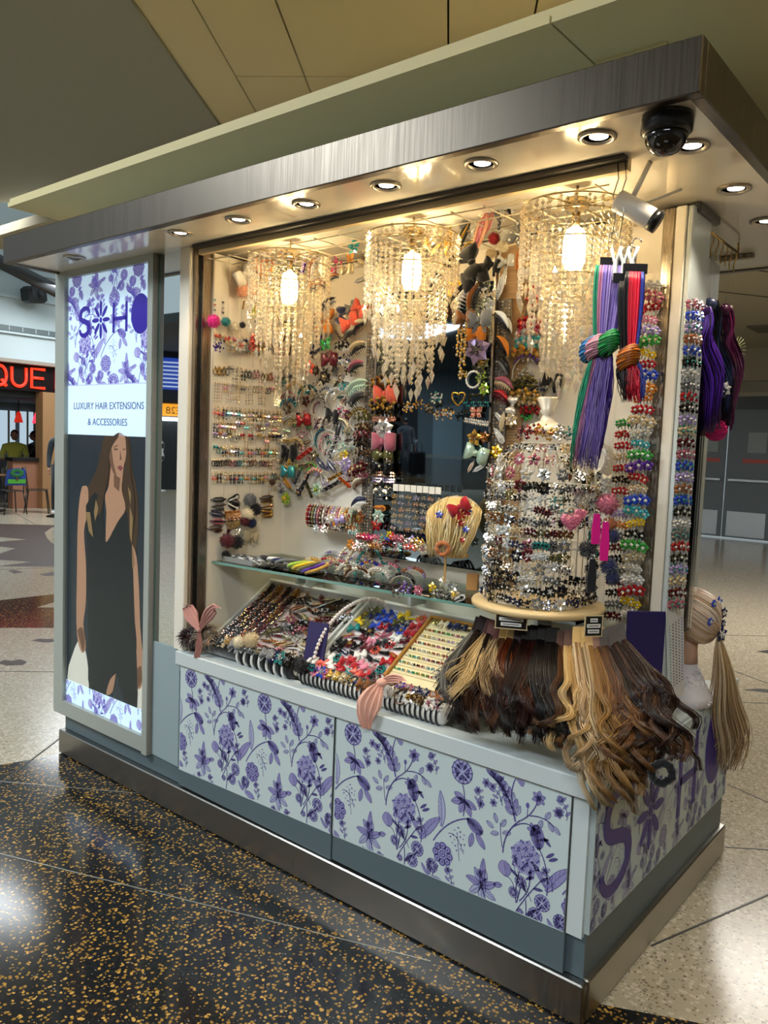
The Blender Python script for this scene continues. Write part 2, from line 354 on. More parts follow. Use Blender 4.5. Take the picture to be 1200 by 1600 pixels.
# interior of the restaurant
b = MB(); b.box((-19.2, -2, 0), (-19.0, 14, 3.2), M('cafe_back', '565A5C', .7)); b.box((-19, -2, 2.3), (-15.4, 14, 2.42), M('cafe_lid', '2A2B2D', .7)); b.box((-15.4, yl(60)+.05, 0), (-15.1, yl(60)+2.6, 2.42), m_wood)
b.box((-15.5, yl(24), 0), (-15.3, yl(66), .98), m_orange); b.box((-15.58, yl(22), .98), (-15.25, yl(67), 1.05), M('counter_black', '1B1A1A', .4)); b.build('wall_cafe', kind='structure')
for i, (xa, xb) in enumerate(((2, 24), (33, 52))):
    ya, yb = at(xa, 650, 0, -18.9).y, at(xb, 650, 0, -18.9).y
    b = MB(); b.box((-18.98, ya, 1.05), (-18.9, yb, 2.1), emitm('cafe_window', 'BFD6E6', .75)); w_ = b.build('window_%d' % (i+1), kind='structure')
    b = MB(); b.box((-18.9, ya, 1.02), (-18.86, yb, 1.08), m_cdark); b.box((-18.9, (ya+yb)/2-.02, 1.05), (-18.87, (ya+yb)/2+.02, 2.1), m_cdark); b.build('window_frame', w_)
for i, (px, c) in enumerate(((29, 'C02818'), (57, 'E0304A'))):
    y = at(px, 650, 0, -17.5).y; e = empty('pendant_lamp', T(-17.5, y, 2.3), label=('dark' if i == 0 else 'pink-red')+' glass pendant lamp hanging inside the restaurant', cat='lamp')
    b = MB(); b.tube([(0, 0, 0), (0, 0, -.25)], .012, plastic('1A1A1A'), 5); b.build('cord', e)
    b = MB(); b.lathe([(.03, -.25), (.05, -.3), (.1, -.5), (.09, -.5), (.03, -.28)], M('lamp_glass_'+c, c, .2, emit=.8+1.2*i, ecol=c), 10); b.build('shade', e)
b = MB(); b.bbox((-.16, -.22, -.16), (.16, .22, .16), plastic('17191B'), .05); SPK = empty('loudspeaker', T(at(53, 461, 0, -14.7)) @ RZ(.25) @ RX(.15), label='black box loudspeaker hanging on the white wall', cat='loudspeaker'); b.build('housing', SPK)
b = MB(); b.cyl((0, 0, .15), (0, 0, .42), .03, plastic('17191B'), 8); b.build('bracket', SPK)
b = MB(); b.cyl((.161, .05, 0), (.17, .05, 0), .1, plastic('2A2E30'), 12); b.build('speaker_cone', SPK)
# ================================================================== FLORAL PRINT (flat print, drawn as thin shapes)
PUR = [M('print_ink_dark', '5E5899', .5), M('print_ink_mid', '938FBE', .5), M('print_ink_light', 'ABB0CE', .5)]
class Draw:
    """2-D drawing: list of (polygon, shade)"""
    def __init__(s): s.p = []
    def poly(s, pts, sh): s.p.append((pts, sh))
    def stroke(s, pts, w, sh=0):
        for i in range(len(pts)-1):
            (x0, y0), (x1, y1) = pts[i], pts[i+1]; dx, dy = x1-x0, y1-y0; L = math.hypot(dx, dy) or 1e-9
            nx, ny = -dy/L*w/2, dx/L*w/2; ex, ey = dx/L*w*.3, dy/L*w*.3
            s.poly([(x0+nx-ex, y0+ny-ey), (x0-nx-ex, y0-ny-ey), (x1-nx+ex, y1-ny+ey), (x1+nx+ex, y1+ny+ey)], sh)
    def blob(s, x, y, r, sh, n=8, ry=None, rot=0):
        ry = ry or r; c, q = math.cos(rot), math.sin(rot); P = []
        for k in range(n):
            a = 2*math.pi*k/n; u, v = r*math.cos(a), ry*math.sin(a); P.append((x+u*c-v*q, y+u*q+v*c))
        s.poly(P, sh)
    def leaf(s, x, y, ang, L, w, sh=1, bend=0., rib=True, n=7):
        A, Bq, mid = [], [], []
        for i in range(n+1):
            t = i/n; a = ang+bend*t; cx = x+L*t*math.cos(ang+bend*t*.5); cy = y+L*t*math.sin(ang+bend*t*.5)
            ww = w/2*math.sin(math.pi*min(1, t*.92+.05))**.8; nx, ny = -math.sin(a), math.cos(a)
            A.append((cx+nx*ww, cy+ny*ww)); Bq.append((cx-nx*ww, cy-ny*ww)); mid.append((cx, cy))
        for i in range(n): s.poly([A[i], Bq[i], Bq[i+1], A[i+1]], sh)
        if rib:
            lw = min(.0016, w*.09); s.stroke(mid, lw, 0); s.stroke(A, lw, 0); s.stroke(Bq, lw*1.2, 0)
            for i in range(1, n-1):
                s.stroke([mid[i], ((A[i+1][0]*.8+mid[i+1][0]*.2), (A[i+1][1]*.8+mid[i+1][1]*.2))], w*.04, 0)
        return mid[-1]
    def head(s, x, y, r, n=6, sh=1, rot=0):
        for k in range(n): s.leaf(x, y, rot+2*math.pi*k/n, r, r*.62, sh, 0, True, 4)
        s.blob(x, y, r*.2, 0, 7)
    def pom(s, x, y, r, ry=None, seed=1):
        g = random.Random(seed); ry = ry or r
        s.blob(x, y, r*.93, 2, 14, ry*.93)
        for k in range(int(34)):
            a = k*2.39996; q = math.sqrt((k+.5)/34); u, v = x+math.cos(a)*q*r*.9, y+math.sin(a)*q*ry*.9; z = r*.17
            for j in range(4):
                b = a+j*math.pi/2; s.blob(u+math.cos(b)*z*.6, v+math.sin(b)*z*.6, z*.5, 1 if (k+j) % 3 else 0, 5)
            s.blob(u, v, z*.22, 5, 5)
    def frill(s, x, y, r, seed=2):
        s.blob(x, y, r*.95, 2, 12)
        for ring, (q, n) in enumerate(((.82, 13), (.55, 9), (.28, 5))):
            for k in range(n):
                a = 2*math.pi*(k+ring*.4)/n; s.leaf(x+math.cos(a)*r*q*.55, y+math.sin(a)*r*q*.55, a, r*.42, r*.3, 1, .5, False, 3)
                s.stroke([(x+math.cos(a)*r*q*.5, y+math.sin(a)*r*q*.5), (x+math.cos(a+.12)*r*q*1.12, y+math.sin(a+.12)*r*q*1.12)], r*.07, 0)
                s.stroke([(x+math.cos(a-.2)*r*q*1.08, y+math.sin(a-.2)*r*q*1.08), (x+math.cos(a+.2)*r*q*1.12, y+math.sin(a+.2)*r*q*1.12)], r*.09, 0)
    def tulip(s, x, y, ang, L):
        for k, d in ((-.42, 0), (.42, 0), (-.18, 1), (.2, 1), (0, 0)):
            s.leaf(x, y, ang+d*0+k, L*(1-.1*abs(k)), L*.34, 1 if abs(k) > .3 else 2, -k*1.4, True, 5)
def bez(a, b, c, n=8): return [((1-t)**2*a[0]+2*t*(1-t)*b[0]+t*t*c[0], (1-t)**2*a[1]+2*t*(1-t)*b[1]+t*t*c[1]) for t in [i/n for i in range(n+1)]]
TILE = .437
def motif():
    """one repeat of the print; element places read from the right-hand cabinet door"""
    D = Draw(); R = math.radians
    def p(cx, cy):
        q = at(270+cx*.54167, 1020+cy*.54167, 1, .012); return (q.x, q.z)
    st = .0034
    D.stroke(bez(p(835, 375), p(848, 420), p(838, 470)), st); D.frill(*p(835, 343), .040)
    for a, L in ((200, .05), (250, .045), (300, .05), (340, .045), (160, .04)): D.leaf(*p(842, 425), R(a), L, .022, 1)
    # acanthus
    q0, q1 = p(988, 485), p(915, 350); D.stroke(bez(q0, p(975, 400), q1), .006)
    for k, (x, y) in enumerate(bez(q0, p(975, 400), q1, 9)[1:]):
        D.leaf(x, y, R(35+k*8), .036-.001*k, .014, 1 if k % 2 else 2, .9); D.leaf(x, y, R(175-k*6), .034-.001*k, .013, 1, -.8)
    D.stroke(bez(p(992, 470), p(960, 400), p(1000, 345)), st); D.leaf(*p(1008, 385), R(100), .05, .026, 1, .6)
    # long branch with small flowers
    D.stroke(bez(p(952, 575), p(955, 515), p(1000, 485)), st*1.3); D.stroke(bez(p(1000, 485), p(1040, 470), p(1054, 425)), st); D.stroke(bez(p(985, 500), p(1020, 480), p(1045, 510)), st); D.stroke(bez(p(1030, 470), p(1070, 470), p(1098, 500)), st)
    for (cx, cy), r in (((1056, 420), .022), ((1112, 462), .016), ((1042, 512), .022), ((905, 375), .015), ((888, 435), .014), ((925, 432), .013)): D.head(*p(cx, cy), r, 6, 1, cx)
    for (cx, cy), a in (((1075, 480), 60), ((1085, 488), 300), ((1066, 484), 250), ((1098, 500), 320), ((935, 490), 110), ((948, 500), 60), ((925, 505), 150), ((940, 520), 200), ((952, 520), 20)): D.leaf(*p(cx, cy), R(a), .028, .014, 2)
    D.stroke(bez(p(945, 490), p(945, 530), p(950, 560)), st*.7); D.blob(*p(1024, 440), .006, 0, 6, .009); D.stroke([p(1024, 450), p(1022, 475)], st*.7)
    # hydrangea, round leaf, lily
    D.stroke(bez(p(1000, 630), p(985, 680), p(990, 720)), st); D.pom(*p(1018, 592), .050, .054, 3)
    D.leaf(p(955, 598)[0], p(955, 598)[1], R(-80), .046, .044, 1, .2)
    D.stroke(bez(p(955, 640), p(985, 650), p(985, 690)), st*.7)
    lx, ly = p(890, 672)
    for a in (20, 70, 110, 160, 215, 325, 270): D.leaf(lx, ly, R(a), .055, .022, 2 if a % 20 else 1, .3)
    D.leaf(lx, ly, R(88), .085, .02, 1); D.leaf(*p(925, 668), R(20), .03, .016, 1); D.stroke([p(895, 690), p(905, 720)], st)
    # tulip group
    D.tulip(*p(697, 428), R(100), .07); D.stroke(bez(p(700, 430), p(722, 480), p(716, 545)), st)
    D.leaf(*p(714, 535), R(62), .115, .032, 1, -.35); D.leaf(*p(775, 500), R(88), .11, .026, 2, .25); D.leaf(*p(712, 525), R(118), .075, .016, 1, .3)
    D.stroke(bez(p(752, 540), p(790, 480), p(850, 478)), st*1.2); D.tulip(*p(850, 478), R(-28), .062); D.leaf(*p(875, 520), R(-50), .05, .02, 1); D.leaf(*p(865, 520), R(-100), .045, .018, 1)
    for k in range(20):
        a = k*2.4; q = .030*math.sqrt(k/20); x, y = p(823, 540); D.blob(x+q*math.cos(a), y+1.3*q*math.sin(a), .0032, 0 if k % 2 else 1, 5); 
    D.stroke(bez(p(795, 520), p(820, 515), p(838, 580)), st*.6); D.stroke([p(820, 520), p(826, 600)], st*.5)
    # dahlia ring cluster
    x, y = p(778, 580); D.blob(x, y, .037, 2, 14)
    for k in range(9):
        a = k*2*math.pi/8 if k < 8 else 0; q = .026 if k < 8 else 0; D.blob(x+q*math.cos(a), y+q*math.sin(a), .0125, 0, 9); D.blob(x+q*math.cos(a), y+q*math.sin(a), .008, 3, 8); D.blob(x+q*math.cos(a), y+q*math.sin(a), .004, 4, 6)
    D.stroke([p(765, 612), p(748, 640)], st); D.leaf(*p(738, 640), R(88), .055, .016, 1); D.leaf(*p(745, 645), R(-8), .055, .024, 1, -.2); D.leaf(*p(735, 640), R(130), .04, .012, 1)
    # light sprays and small daisies
    for (cx, cy), r in (((690, 597), .024), ((640, 540), .018), ((1003, 660), .02), ((1065, 722), .026), ((1118, 778), .024), ((1115, 462), .012), ((655, 590), .012)): D.frill(*p(cx, cy), r)
    D.stroke(bez(p(990, 745), p(1020, 700), p(1060, 660)), st); D.stroke(bez(p(992, 720), p(1000, 690), p(1003, 675)), st); D.stroke(bez(p(1000, 715), p(1030, 690), p(1030, 655)), st); D.stroke(bez(p(1040, 745), p(1055, 740), p(1064, 735)), st)
    for (cx, cy), a in (((1060, 660), 40), ((1040, 680), 10), ((1030, 655), 90), ((1018, 690), 120), ((648, 470), 120), ((660, 480), 60), ((650, 500), 150), ((668, 505), 30), ((1085, 540), 200), ((1090, 560), 140), ((1100, 580), 220), ((1085, 600), 30)): D.leaf(*p(cx, cy), R(a), .03, .009, 0)
    for i in range(4):
        x, y = p(640+i*9, 470+i*14); D.stroke(bez((x, y), (x+.01, y-.03), (x+.022, y-.05), 4), st*.6)
    D.stroke(bez(p(660, 640), p(672, 610), p(668, 560)), st); D.leaf(*p(668, 600), R(45), .04, .011, 0)
    for q, (cx, cy, a) in enumerate(((560, 330, 80), (622, 300, 100), (575, 545, 95), (655, 700, 70), (800, 680, 85), (830, 770, 60), (950, 440, 110), (1085, 390, 75), (1095, 690, 100), (760, 350, 95), (540, 610, 60), (930, 790, 80))):
        x, y = p(cx, cy); a = R(a); Lq = .058; tip = (x+Lq*math.cos(a+.3), y+Lq*math.sin(a+.3)); D.stroke(bez((x, y), (x+Lq*.5*math.cos(a-.3), y+Lq*.5*math.sin(a-.3)), tip, 5), st*.7)
        for k in range(5):
            t = .2+.17*k; lx, ly = x+(tip[0]-x)*t, y+(tip[1]-y)*t; D.leaf(lx, ly, a+(1.0 if k % 2 else -.8), .021, .008, 1 if (k+q) % 2 else 2)
        (D.frill if q % 2 else D.head)(tip[0], tip[1], .011)
    return D.p
MOTIF = motif()
LAYER = {2: 0, 1: 1, 0: 2, 3: 3, 5: 3, 4: 4}; INKOF = {0: 0, 1: 1, 2: 2, 3: 1, 4: 0, 5: 2}
def clip(poly, x0, x1, lo, hi):
    """Sutherland-Hodgman against x0..x1 and z between the lines lo(x) (tuple of two ends) and hi"""
    def cut(P, f):
        out = []
        for i in range(len(P)):
            a, b = P[i-1], P[i]; fa, fb = f(a), f(b)
            if (fa >= 0) != (fb >= 0): t = fa/(fa-fb); out.append((a[0]+(b[0]-a[0])*t, a[1]+(b[1]-a[1])*t))
            if fb >= 0: out.append(b)
        return out
    zl = lambda x: lo[0]+(lo[1]-lo[0])*(x-x0)/(x1-x0)
    zh = lambda x: hi[0]+(hi[1]-hi[0])*(x-x0)/(x1-x0)
    P = poly
    for f in (lambda q: q[0]-x0, lambda q: x1-q[0], lambda q: q[1]-zl(q[0]), lambda q: zh(q[0])-q[1]):
        if len(P) < 3: return []
        P = cut(P, f)
    return P if len(P) >= 3 else []
def print_mesh(x0, x1, lo, hi, to3, inks=PUR, shift=0., sx=1., vs=(0,), flip=False):
    """the print between x0..x1, lo..hi; to3(x, z, layer) gives the 3-D point"""
    b = MB(); xs = [q[0] for P, _ in MOTIF for q in P]; mn, mx = min(xs), max(xs); w = TILE*sx
    for vi, dz in enumerate(vs):
        k0 = math.floor((x0-shift-mx*sx)/w)-1; k1 = math.ceil((x1-shift-mn*sx)/w)+1
        for k in range(k0, k1+1):
            ox = shift+k*w+(w*.5 if vi % 2 else 0)
            for P, sh in MOTIF:
                if max(q[0] for q in P)*sx+ox < x0 or min(q[0] for q in P)*sx+ox > x1: continue
                Q = clip([(q[0]*sx+ox, q[1]+dz) for q in P], x0, x1, lo, hi)
                if Q: b.poly([to3(q[0], q[1], LAYER[sh]*.00015) for q in (Q if not flip else Q[::-1])], inks[INKOF[sh]])
    return b
# ================================================================== KIOSK BODY
m_white = M('kiosk_white_laminate', 'C9D2D2', .35); m_slate = M('kiosk_slate_laminate', '57666C', .4); m_blue = M('kiosk_grey_laminate', '93A4A9', .4)
m_cream = M('kiosk_cream_wall', 'E6DFD0', .55); m_steel = brushed('brushed_steel', '625C54', .34, (40, 1, 1)); m_steelv = brushed('brushed_steel_upright', '9A8F80', .25, (60, 60, 1)); m_alu = M('painted_aluminium', 'A9AFA8', .4, .2)
m_sheet = M('print_sheet', 'C6D4D4', .4); m_soffit = M('canopy_soffit', 'DAD4C6', .12, 0, .6, coat=.4); m_mirror = M('mirror_silver', 'DCE4E4', .015, 1.0); m_dmirror = M('tinted_mirror', '7C8890', .02, 1.0)
SOFZ = 2.305
K = empty('kiosk', T(0, 0, 0), label='hair accessories kiosk with steel canopy, floral cabinet fronts and lit display niche', cat='kiosk')
def kp(name, b, parent=None, label=None, kind=None): return b.build(name, parent or K, label=label, kind=kind)
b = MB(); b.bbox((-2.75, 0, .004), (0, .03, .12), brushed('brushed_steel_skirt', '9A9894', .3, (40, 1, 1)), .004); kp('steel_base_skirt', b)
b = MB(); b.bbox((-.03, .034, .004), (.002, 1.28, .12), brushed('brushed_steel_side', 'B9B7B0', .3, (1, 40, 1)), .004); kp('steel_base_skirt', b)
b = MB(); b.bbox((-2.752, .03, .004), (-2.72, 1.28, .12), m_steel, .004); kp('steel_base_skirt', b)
b = MB(); b.box((-2.70, .05, .01), (-.04, 1.26, .2), M('plinth_black', '101214', .5)); kp('plinth', b)
b = MB(); b.box((-2.74, .03, .12), (-.015, .06, .25), m_slate); b.box((-.05, .06, .12), (-.015, 1.26, .25), m_slate); b.box((-2.74, .06, .12), (-2.7, 1.26, .25), m_slate); kp('kick_panel', b)
# cabinet carcass with end stile, counter with its front lip
b = MB(); b.box((-2.01, .045, .2), (-.05, .49, .62), m_blue); b.box((-.066, .014, .2405), (-.02, .06, .64), m_white); b.box((-.05, .06, .25), (-.02, 1.26, .64), m_white); b.add([(-2.02, .024, .196), (-1.83, .024, .19), (-1.83, .024, .69), (-2.02, .024, .69), (-2.02, .05, .196), (-1.83, .05, .19), (-1.83, .05, .69), (-2.02, .05, .69)], [(0,1,2,3),(1,5,6,2),(5,4,7,6),(4,0,3,7),(3,2,6,7),(4,5,1,0)], m_blue); kp('cabinet_body', b)
b = MB(); b.bbox((-1.83, 0, .632), (-.012, .075, .69), m_white, .004); b.box((-1.83, .075, .62), (-.02, .5, .665), m_white); b.bbox((-.16, .075, .632), (-.012, 1.26, .685), m_white, .004); COUNTER = kp('counter', b)
b = MB(); b.box((-1.83, .022, .6), (-.07, .034, .632), M('counter_shadow_rail', '7E8B8E', .4)); kp('groove_shade_rail', b)  # grey strip paints the shade of the groove under the lip
for i, (x0, x1, l0, l1) in enumerate(((-1.806, -.945, .192, .213), (-.937, -.068, .213, .24))):
    e = empty('cabinet_door', T(0, 0, 0)); e.parent = K
    y = .012
    b = MB(); b.add([(x0, y, l0), (x1, y, l1), (x1, y, .629), (x0, y, .629), (x0, y+.018, l0), (x1, y+.018, l1), (x1, y+.018, .629), (x0, y+.018, .629)], [(0,1,2,3),(1,5,6,2),(5,4,7,6),(4,0,3,7),(3,2,6,7),(4,5,1,0)], m_sheet); b.build('floral_panel', e)
    b = MB(); b.add([(x0, y, .128), (x1, y, .122), (x1, y, l1), (x0, y, l0), (x0, y+.018, .128), (x1, y+.018, .122), (x1, y+.018, l1), (x0, y+.018, l0)], [(0,1,2,3),(1,5,6,2),(5,4,7,6),(4,0,3,7),(3,2,6,7),(4,5,1,0)], m_slate); b.build('grey_kick_strip', e)
    b = print_mesh(x0+.004, x1-.004, (l0+.003, l1+.003), (.625, .625), lambda x, z, L: (x, y-.0004-L, z), vs=(0,)); b.build('floral_print', e, label='purple line-drawn flowers printed on the panel')
    b = MB(); b.box((x0, y-.0015, .627), (x1, y+.004, .630), M('edge_trim', 'B8BDBB', .3, .6)); b.box((x1-.003, y-.0015, l1), (x1, y+.004, .629), M('edge_trim_dark', '6E6F6C', .4, .4)); b.build('edge_trim', e)
# right-hand side panel with print and lettering
SP = empty('side_panel', T(0, 0, 0)); SP.parent = K
b = MB(); b.box((-.022, .03, .25), (-.006, 1.262, .668), m_sheet); b.build('floral_panel', SP)
b = print_mesh(.034, 1.258, (.253, .253), (.666, .666), lambda x, z, L: (-.0056+L, x, z), [M('side_ink_dark', '8A87AE', .5), M('side_ink_mid', 'A9A9C8', .5), M('side_ink_light', 'BCC0D4', .5)], .2, .95, (.02,)); b.build('floral_print', SP)  # inks lightened to paint in the brighter light on this side
m_logo = M('logo_purple', '3F2D86', .45)
def ribbon2(b, pts, w, to3, mat, th=.0012):
    """flat stroke of varying width with thickness along the face normal"""
    n = len(pts); A, B = [], []
    for i, (x, z) in enumerate(pts):
        x0, z0 = pts[max(0, i-1)]; x1, z1 = pts[min(n-1, i+1)]; dx, dz = x1-x0, z1-z0; L = math.hypot(dx, dz) or 1e-9
        ww = (w[i] if isinstance(w, list) else w)/2; A.append((x-dz/L*ww, z+dx/L*ww)); B.append((x+dz/L*ww, z-dx/L*ww))
    vs = [to3(*q, th) for q in A]+[to3(*q, th) for q in B]+[to3(*q, 0) for q in A]+[to3(*q, 0) for q in B]; fs = []
    for i in range(n-1):
        fs += [(i, n+i, n+i+1, i+1), (i, i+1, 2*n+i+1, 2*n+i), (n+i, 3*n+i, 3*n+i+1, n+i+1)]
    fs += [(0, 2*n, 3*n, n), (n-1, 2*n-1, 4*n-1, 3*n-1)]
    b.add(vs, fs, mat)
S_PTS = [(.93, .80), (.90, .90), (.78, .975), (.58, 1.0), (.36, .97), (.18, .88), (.10, .75), (.14, .62), (.30, .545), (.55, .50), (.78, .44), (.90, .33), (.90, .20), (.78, .08), (.56, .005), (.34, 0), (.16, .05), (.06, .14), (.03, .22)]
def spl(pts, k=3):
    out = []
    for i in range(len(pts)-1):
        p0, p1, p2, p3 = pts[max(0, i-1)], pts[i], pts[i+1], pts[min(len(pts)-1, i+2)]
        for j in range(k):
            t = j/k; out.append(tuple(.5*((2*p1[a])+(-p0[a]+p2[a])*t+(2*p0[a]-5*p1[a]+4*p2[a]-p3[a])*t*t+(-p0[a]+3*p1[a]-3*p2[a]+p3[a])*t**3) for a in range(len(p1))))
    return out+[pts[-1]]
def disc2(b, cx, cz, rx, rz, to3, mat, th=.0012, n=28, rot=0):
    P = []
    for k in range(n):
        a = 2*math.pi*k/n; u, v = rx*math.cos(a), rz*math.sin(a); P.append((cx+u*math.cos(rot)-v*math.sin(rot), cz+u*math.sin(rot)+v*math.cos(rot)))
    vs = [to3(x, z, th) for x, z in P]+[to3(x, z, 0) for x, z in P]
    b.add(vs, [tuple(range(n))]+[(i, n+i, n+(i+1) % n, (i+1) % n) for i in range(n)], mat)
def soho(parent, to3, s, fl_, h, o, mat, sw):
    """S, flower, H, filled O.  s = (x0, x1, z0, z1) box; fl_ = (cx, cz, r); h = box; o = (cx, cz, rx, rz)"""
    b = MB(); P = [(s[0]+u*(s[1]-s[0]), s[2]+v*(s[3]-s[2])) for u, v in spl(S_PTS)]; n = len(P)
    ribbon2(b, P, [sw*(.75+.45*math.sin(math.pi*i/(n-1))) for i in range(n)], to3, mat); b.build('letter_s', parent)
    b = MB(); cx, cz, r, ar = fl_
    disc2(b, cx, cz, r*.13*ar, r*.15, to3, mat)
    for k in range(8):
        a = math.pi/2+k*math.pi/4; q = r*.60; L = r*.40 if k % 2 == 0 else r*.36
        disc2(b, cx+math.cos(a)*q*ar, cz+math.sin(a)*q, L*(1 if abs(math.cos(a)) < .9 else ar), r*.115, to3, mat, n=12, rot=math.atan2(math.sin(a), math.cos(a)*ar))
    b.build('flower_emblem', parent)
    b = MB(); x0, x1, z0, z1 = h
    for q in ([(x0, z0), (x0, z1)], [(x1, z0), (x1, z1)], [(x0, z0+(z1-z0)*.46), (x1, z0+(z1-z0)*.46)]): ribbon2(b, q, sw*.8, to3, mat)
    b.build('letter_h', parent)
    b = MB(); disc2(b, o[0], o[1], o[2], o[3], to3, mat, n=36); b.build('letter_o', parent)
qy = lambda px, py: at(px, py, 0, -.005)
a_, b_, c_, d_ = qy(938, 1330), qy(992, 1290), qy(950, 1397), qy(965, 1238)
LG = empty('side_lettering', T(0, 0, 0)); LG.parent = K
y0 = qy(936, 1370).y; y1 = qy(983, 1330).y
soho(LG, lambda y, z, t: (-.0045+t, y, z), (y0+.01, y1+.01, qy(950, 1394).z, qy(962, 1236).z), (qy(1017, 1266).y, qy(1017, 1266).z, .128, .85), (qy(1060, 1230).y+.012, qy(1086, 1200).y, qy(1057, 1283).z+.01, qy(1065, 1168).z+.02), (qy(1117, 1160).y, qy(1114, 1162).z, .105, .155), m_logo, .036)
# ---------------------------------------------------------------- poster case
PC = empty('poster_case', T(0, 0, 0)); PC.parent = K
xl, xr, zb, zt = -2.80, -2.022, .2, SOFZ
gx0, gx1, gz0, gz1 = -2.717, -2.057, .268, 2.274
b = MB()
for a, c in (((xl, 0, zb), (gx0, .05, zt)), ((gx1, 0, zb-.01), (xr, .05, zt)), ((gx0, 0, gz1), (gx1, .05, zt)), ((gx0, 0, zb), (gx1, .05, gz0))): b.box(a, c, m_alu)
b.box((xl, .05, .25), (xr, .5, zt), m_alu); b.build('case_frame', PC)
b = MB(); b.box((xr, .004, zb), (xr+.004, .023, zt), M('case_gasket', '8A8680', .6)); b.build('door_gasket', PC)
yp = .02
PO = empty('poster', T(0, 0, 0)); PO.parent = PC
m_pw = M('poster_white_backlit', 'C9DCEB', .3, emit=.62, ecol='C4DAEE'); pink_ = [M('poster_ink_'+str(i), c, .3, emit=.28, ecol=c) for i, c in enumerate(('7064BC', 'B4AEE0', 'CACCEC'))]
m_pl = M('poster_logo', '35209A', .3, emit=.25, ecol='35209A')
def pz(px, py): return at(px, py, 1, yp)
zA = 1.78; zB = 1.555
b = MB(); b.box((gx0, yp, zB), (gx1, yp+.004, gz1), m_pw); b.box((gx0, yp-.0004, zA), (gx1, yp, zA+.003), pink_[1]); b.build('header_sheet', PO)
b = print_mesh(gx0, gx1, (zA+.004, zA+.004), (gz1, gz1), lambda x, z, L: (x, yp-.0004-L, z), pink_, .1, 1.12, (1.56, 1.95, 1.2)); b.build('header_floral_print', PO)
x_s = [pz(px, 500).x for px in (123, 141, 158, 177, 199, 220)]
to_p = lambda x, z, t: (x, yp-.0012-t, z)
soho(PO, to_p, (x_s[0]+.01, x_s[1], pz(133, 524).z, pz(133, 482).z), (pz(158, 500).x, pz(158, 500).z, .085, .85), (x_s[3]+.005, x_s[4]-.005, pz(186, 519).z, pz(186, 472).z), (pz(220, 490).x, pz(220, 490).z, .068, .084), m_pl, .020)
def text_mesh(txt, size, mat, name, thick=.0004, spacing=1.0):
    cu = bpy.data.curves.new(name, 'FONT'); cu.body = txt; cu.size = size; cu.extrude = thick; cu.align_x = 'CENTER'; cu.space_character = spacing
    o = bpy.data.objects.new(name, cu); COL.objects.link(o); dg = bpy.context.evaluated_depsgraph_get()
    me = bpy.data.meshes.new_from_object(o.evaluated_get(dg)); bpy.data.objects.remove(o); bpy.data.curves.remove(cu)
    me.materials.clear(); me.materials.append(mat); me.name = name; return me
m_ptxt = M('poster_text', '5A6AA0', .4, emit=.12, ecol='5A6AA0')
for i, (t, z) in enumerate((('LUXURY HAIR EXTENSIONS', 1.672), ('& ACCESSORIES', 1.600))):
    link('slogan_text', text_mesh(t, .0445, m_ptxt, 'slogan_text', spacing=1.02), PO, T((gx0+gx1)/2+.005, yp-.001, z) @ RX(math.pi/2))
# the picture: a woman in a long black dress
def pic(name, mat, polys, lay, smooth=True):
    b = MB()
    for P in polys: b.poly([(x, yp+.0018-lay*.0003, z) for x, z in (spl(P+P[:1], 3)[:-1] if smooth and len(P) > 4 else P)], mat)
    b.build(name, PO)
def pp(*l): return [(lambda q: (q.x, q.z))(pz(x, y)) for x, y in l]
m_pbg = M('poster_dark', '2B3238', .25, emit=.06, ecol='50606A'); m_dress = M('poster_dress', '23282A', .3, emit=.03, ecol='30383A'); m_skin = M('poster_skin', 'B98A6E', .35, emit=.1, ecol='C09070'); m_skd = M('poster_skin_shade', '7C5844', .35, emit=.05, ecol='7C5844'); m_ph = M('poster_hair', '4A3626', .35, emit=.05, ecol='5A4430'); m_phl = M('poster_hair_light', '93754F', .35, emit=.1, ecol='A0805A')
m_lip = M('poster_lips', '8E4A4E', .35, emit=.05, ecol='8E4A4E'); m_pfl = M('poster_floor', 'CFC9BC', .3, emit=.3, ecol='D8D2C6')
b = MB(); b.box((gx0, yp+.002, gz0), (gx1, yp+.004, zB), m_pbg); b.build('picture_ground', PO)
pic('picture_floor', m_pfl, [pp((107, 1040), (122, 1000), (132, 1010), (138, 1078), (107, 1068)), pp((212, 1015), (236, 1034), (235, 1118), (214, 1108))], 1)
def blobp(cx, cy, rx, ry, n=16, a0=0, a1=360): return pp(*[(cx+rx*math.cos(math.radians(a0+(a1-a0)*i/n)), cy+ry*math.sin(math.radians(a0+(a1-a0)*i/n))) for i in range(n+(a1-a0 < 360))])
pic('picture_hair', m_ph, [pp((160, 690), (168, 668), (180, 660), (194, 666), (203, 690), (206, 730), (214, 770), (216, 820), (211, 870), (206, 900), (200, 850), (196, 800), (188, 760), (172, 755), (158, 775), (150, 810), (148, 850), (138, 830), (132, 790), (138, 760), (150, 735), (156, 710))], 2)
pic('picture_arms', m_skin, [pp((128, 760), (137, 762), (137, 800), (131, 830), (134, 880), (134, 940), (130, 975), (134, 1010), (128, 1020), (121, 1000), (119, 960), (120, 890), (121, 820), (124, 780)), pp((206, 850), (213, 870), (217, 920), (219, 980), (224, 1040), (222, 1070), (214, 1075), (212, 1040), (213, 1000), (207, 940), (203, 890))], 3)
pic('picture_dress', m_dress, [pp((134, 790), (148, 770), (160, 790), (164, 840), (172, 800), (186, 790), (198, 800), (206, 850), (208, 900), (210, 960), (213, 1020), (214, 1108), (198, 1102), (183, 1060), (178, 1052), (170, 1085), (140, 1078), (138, 1010), (136, 940), (136, 880))], 4)
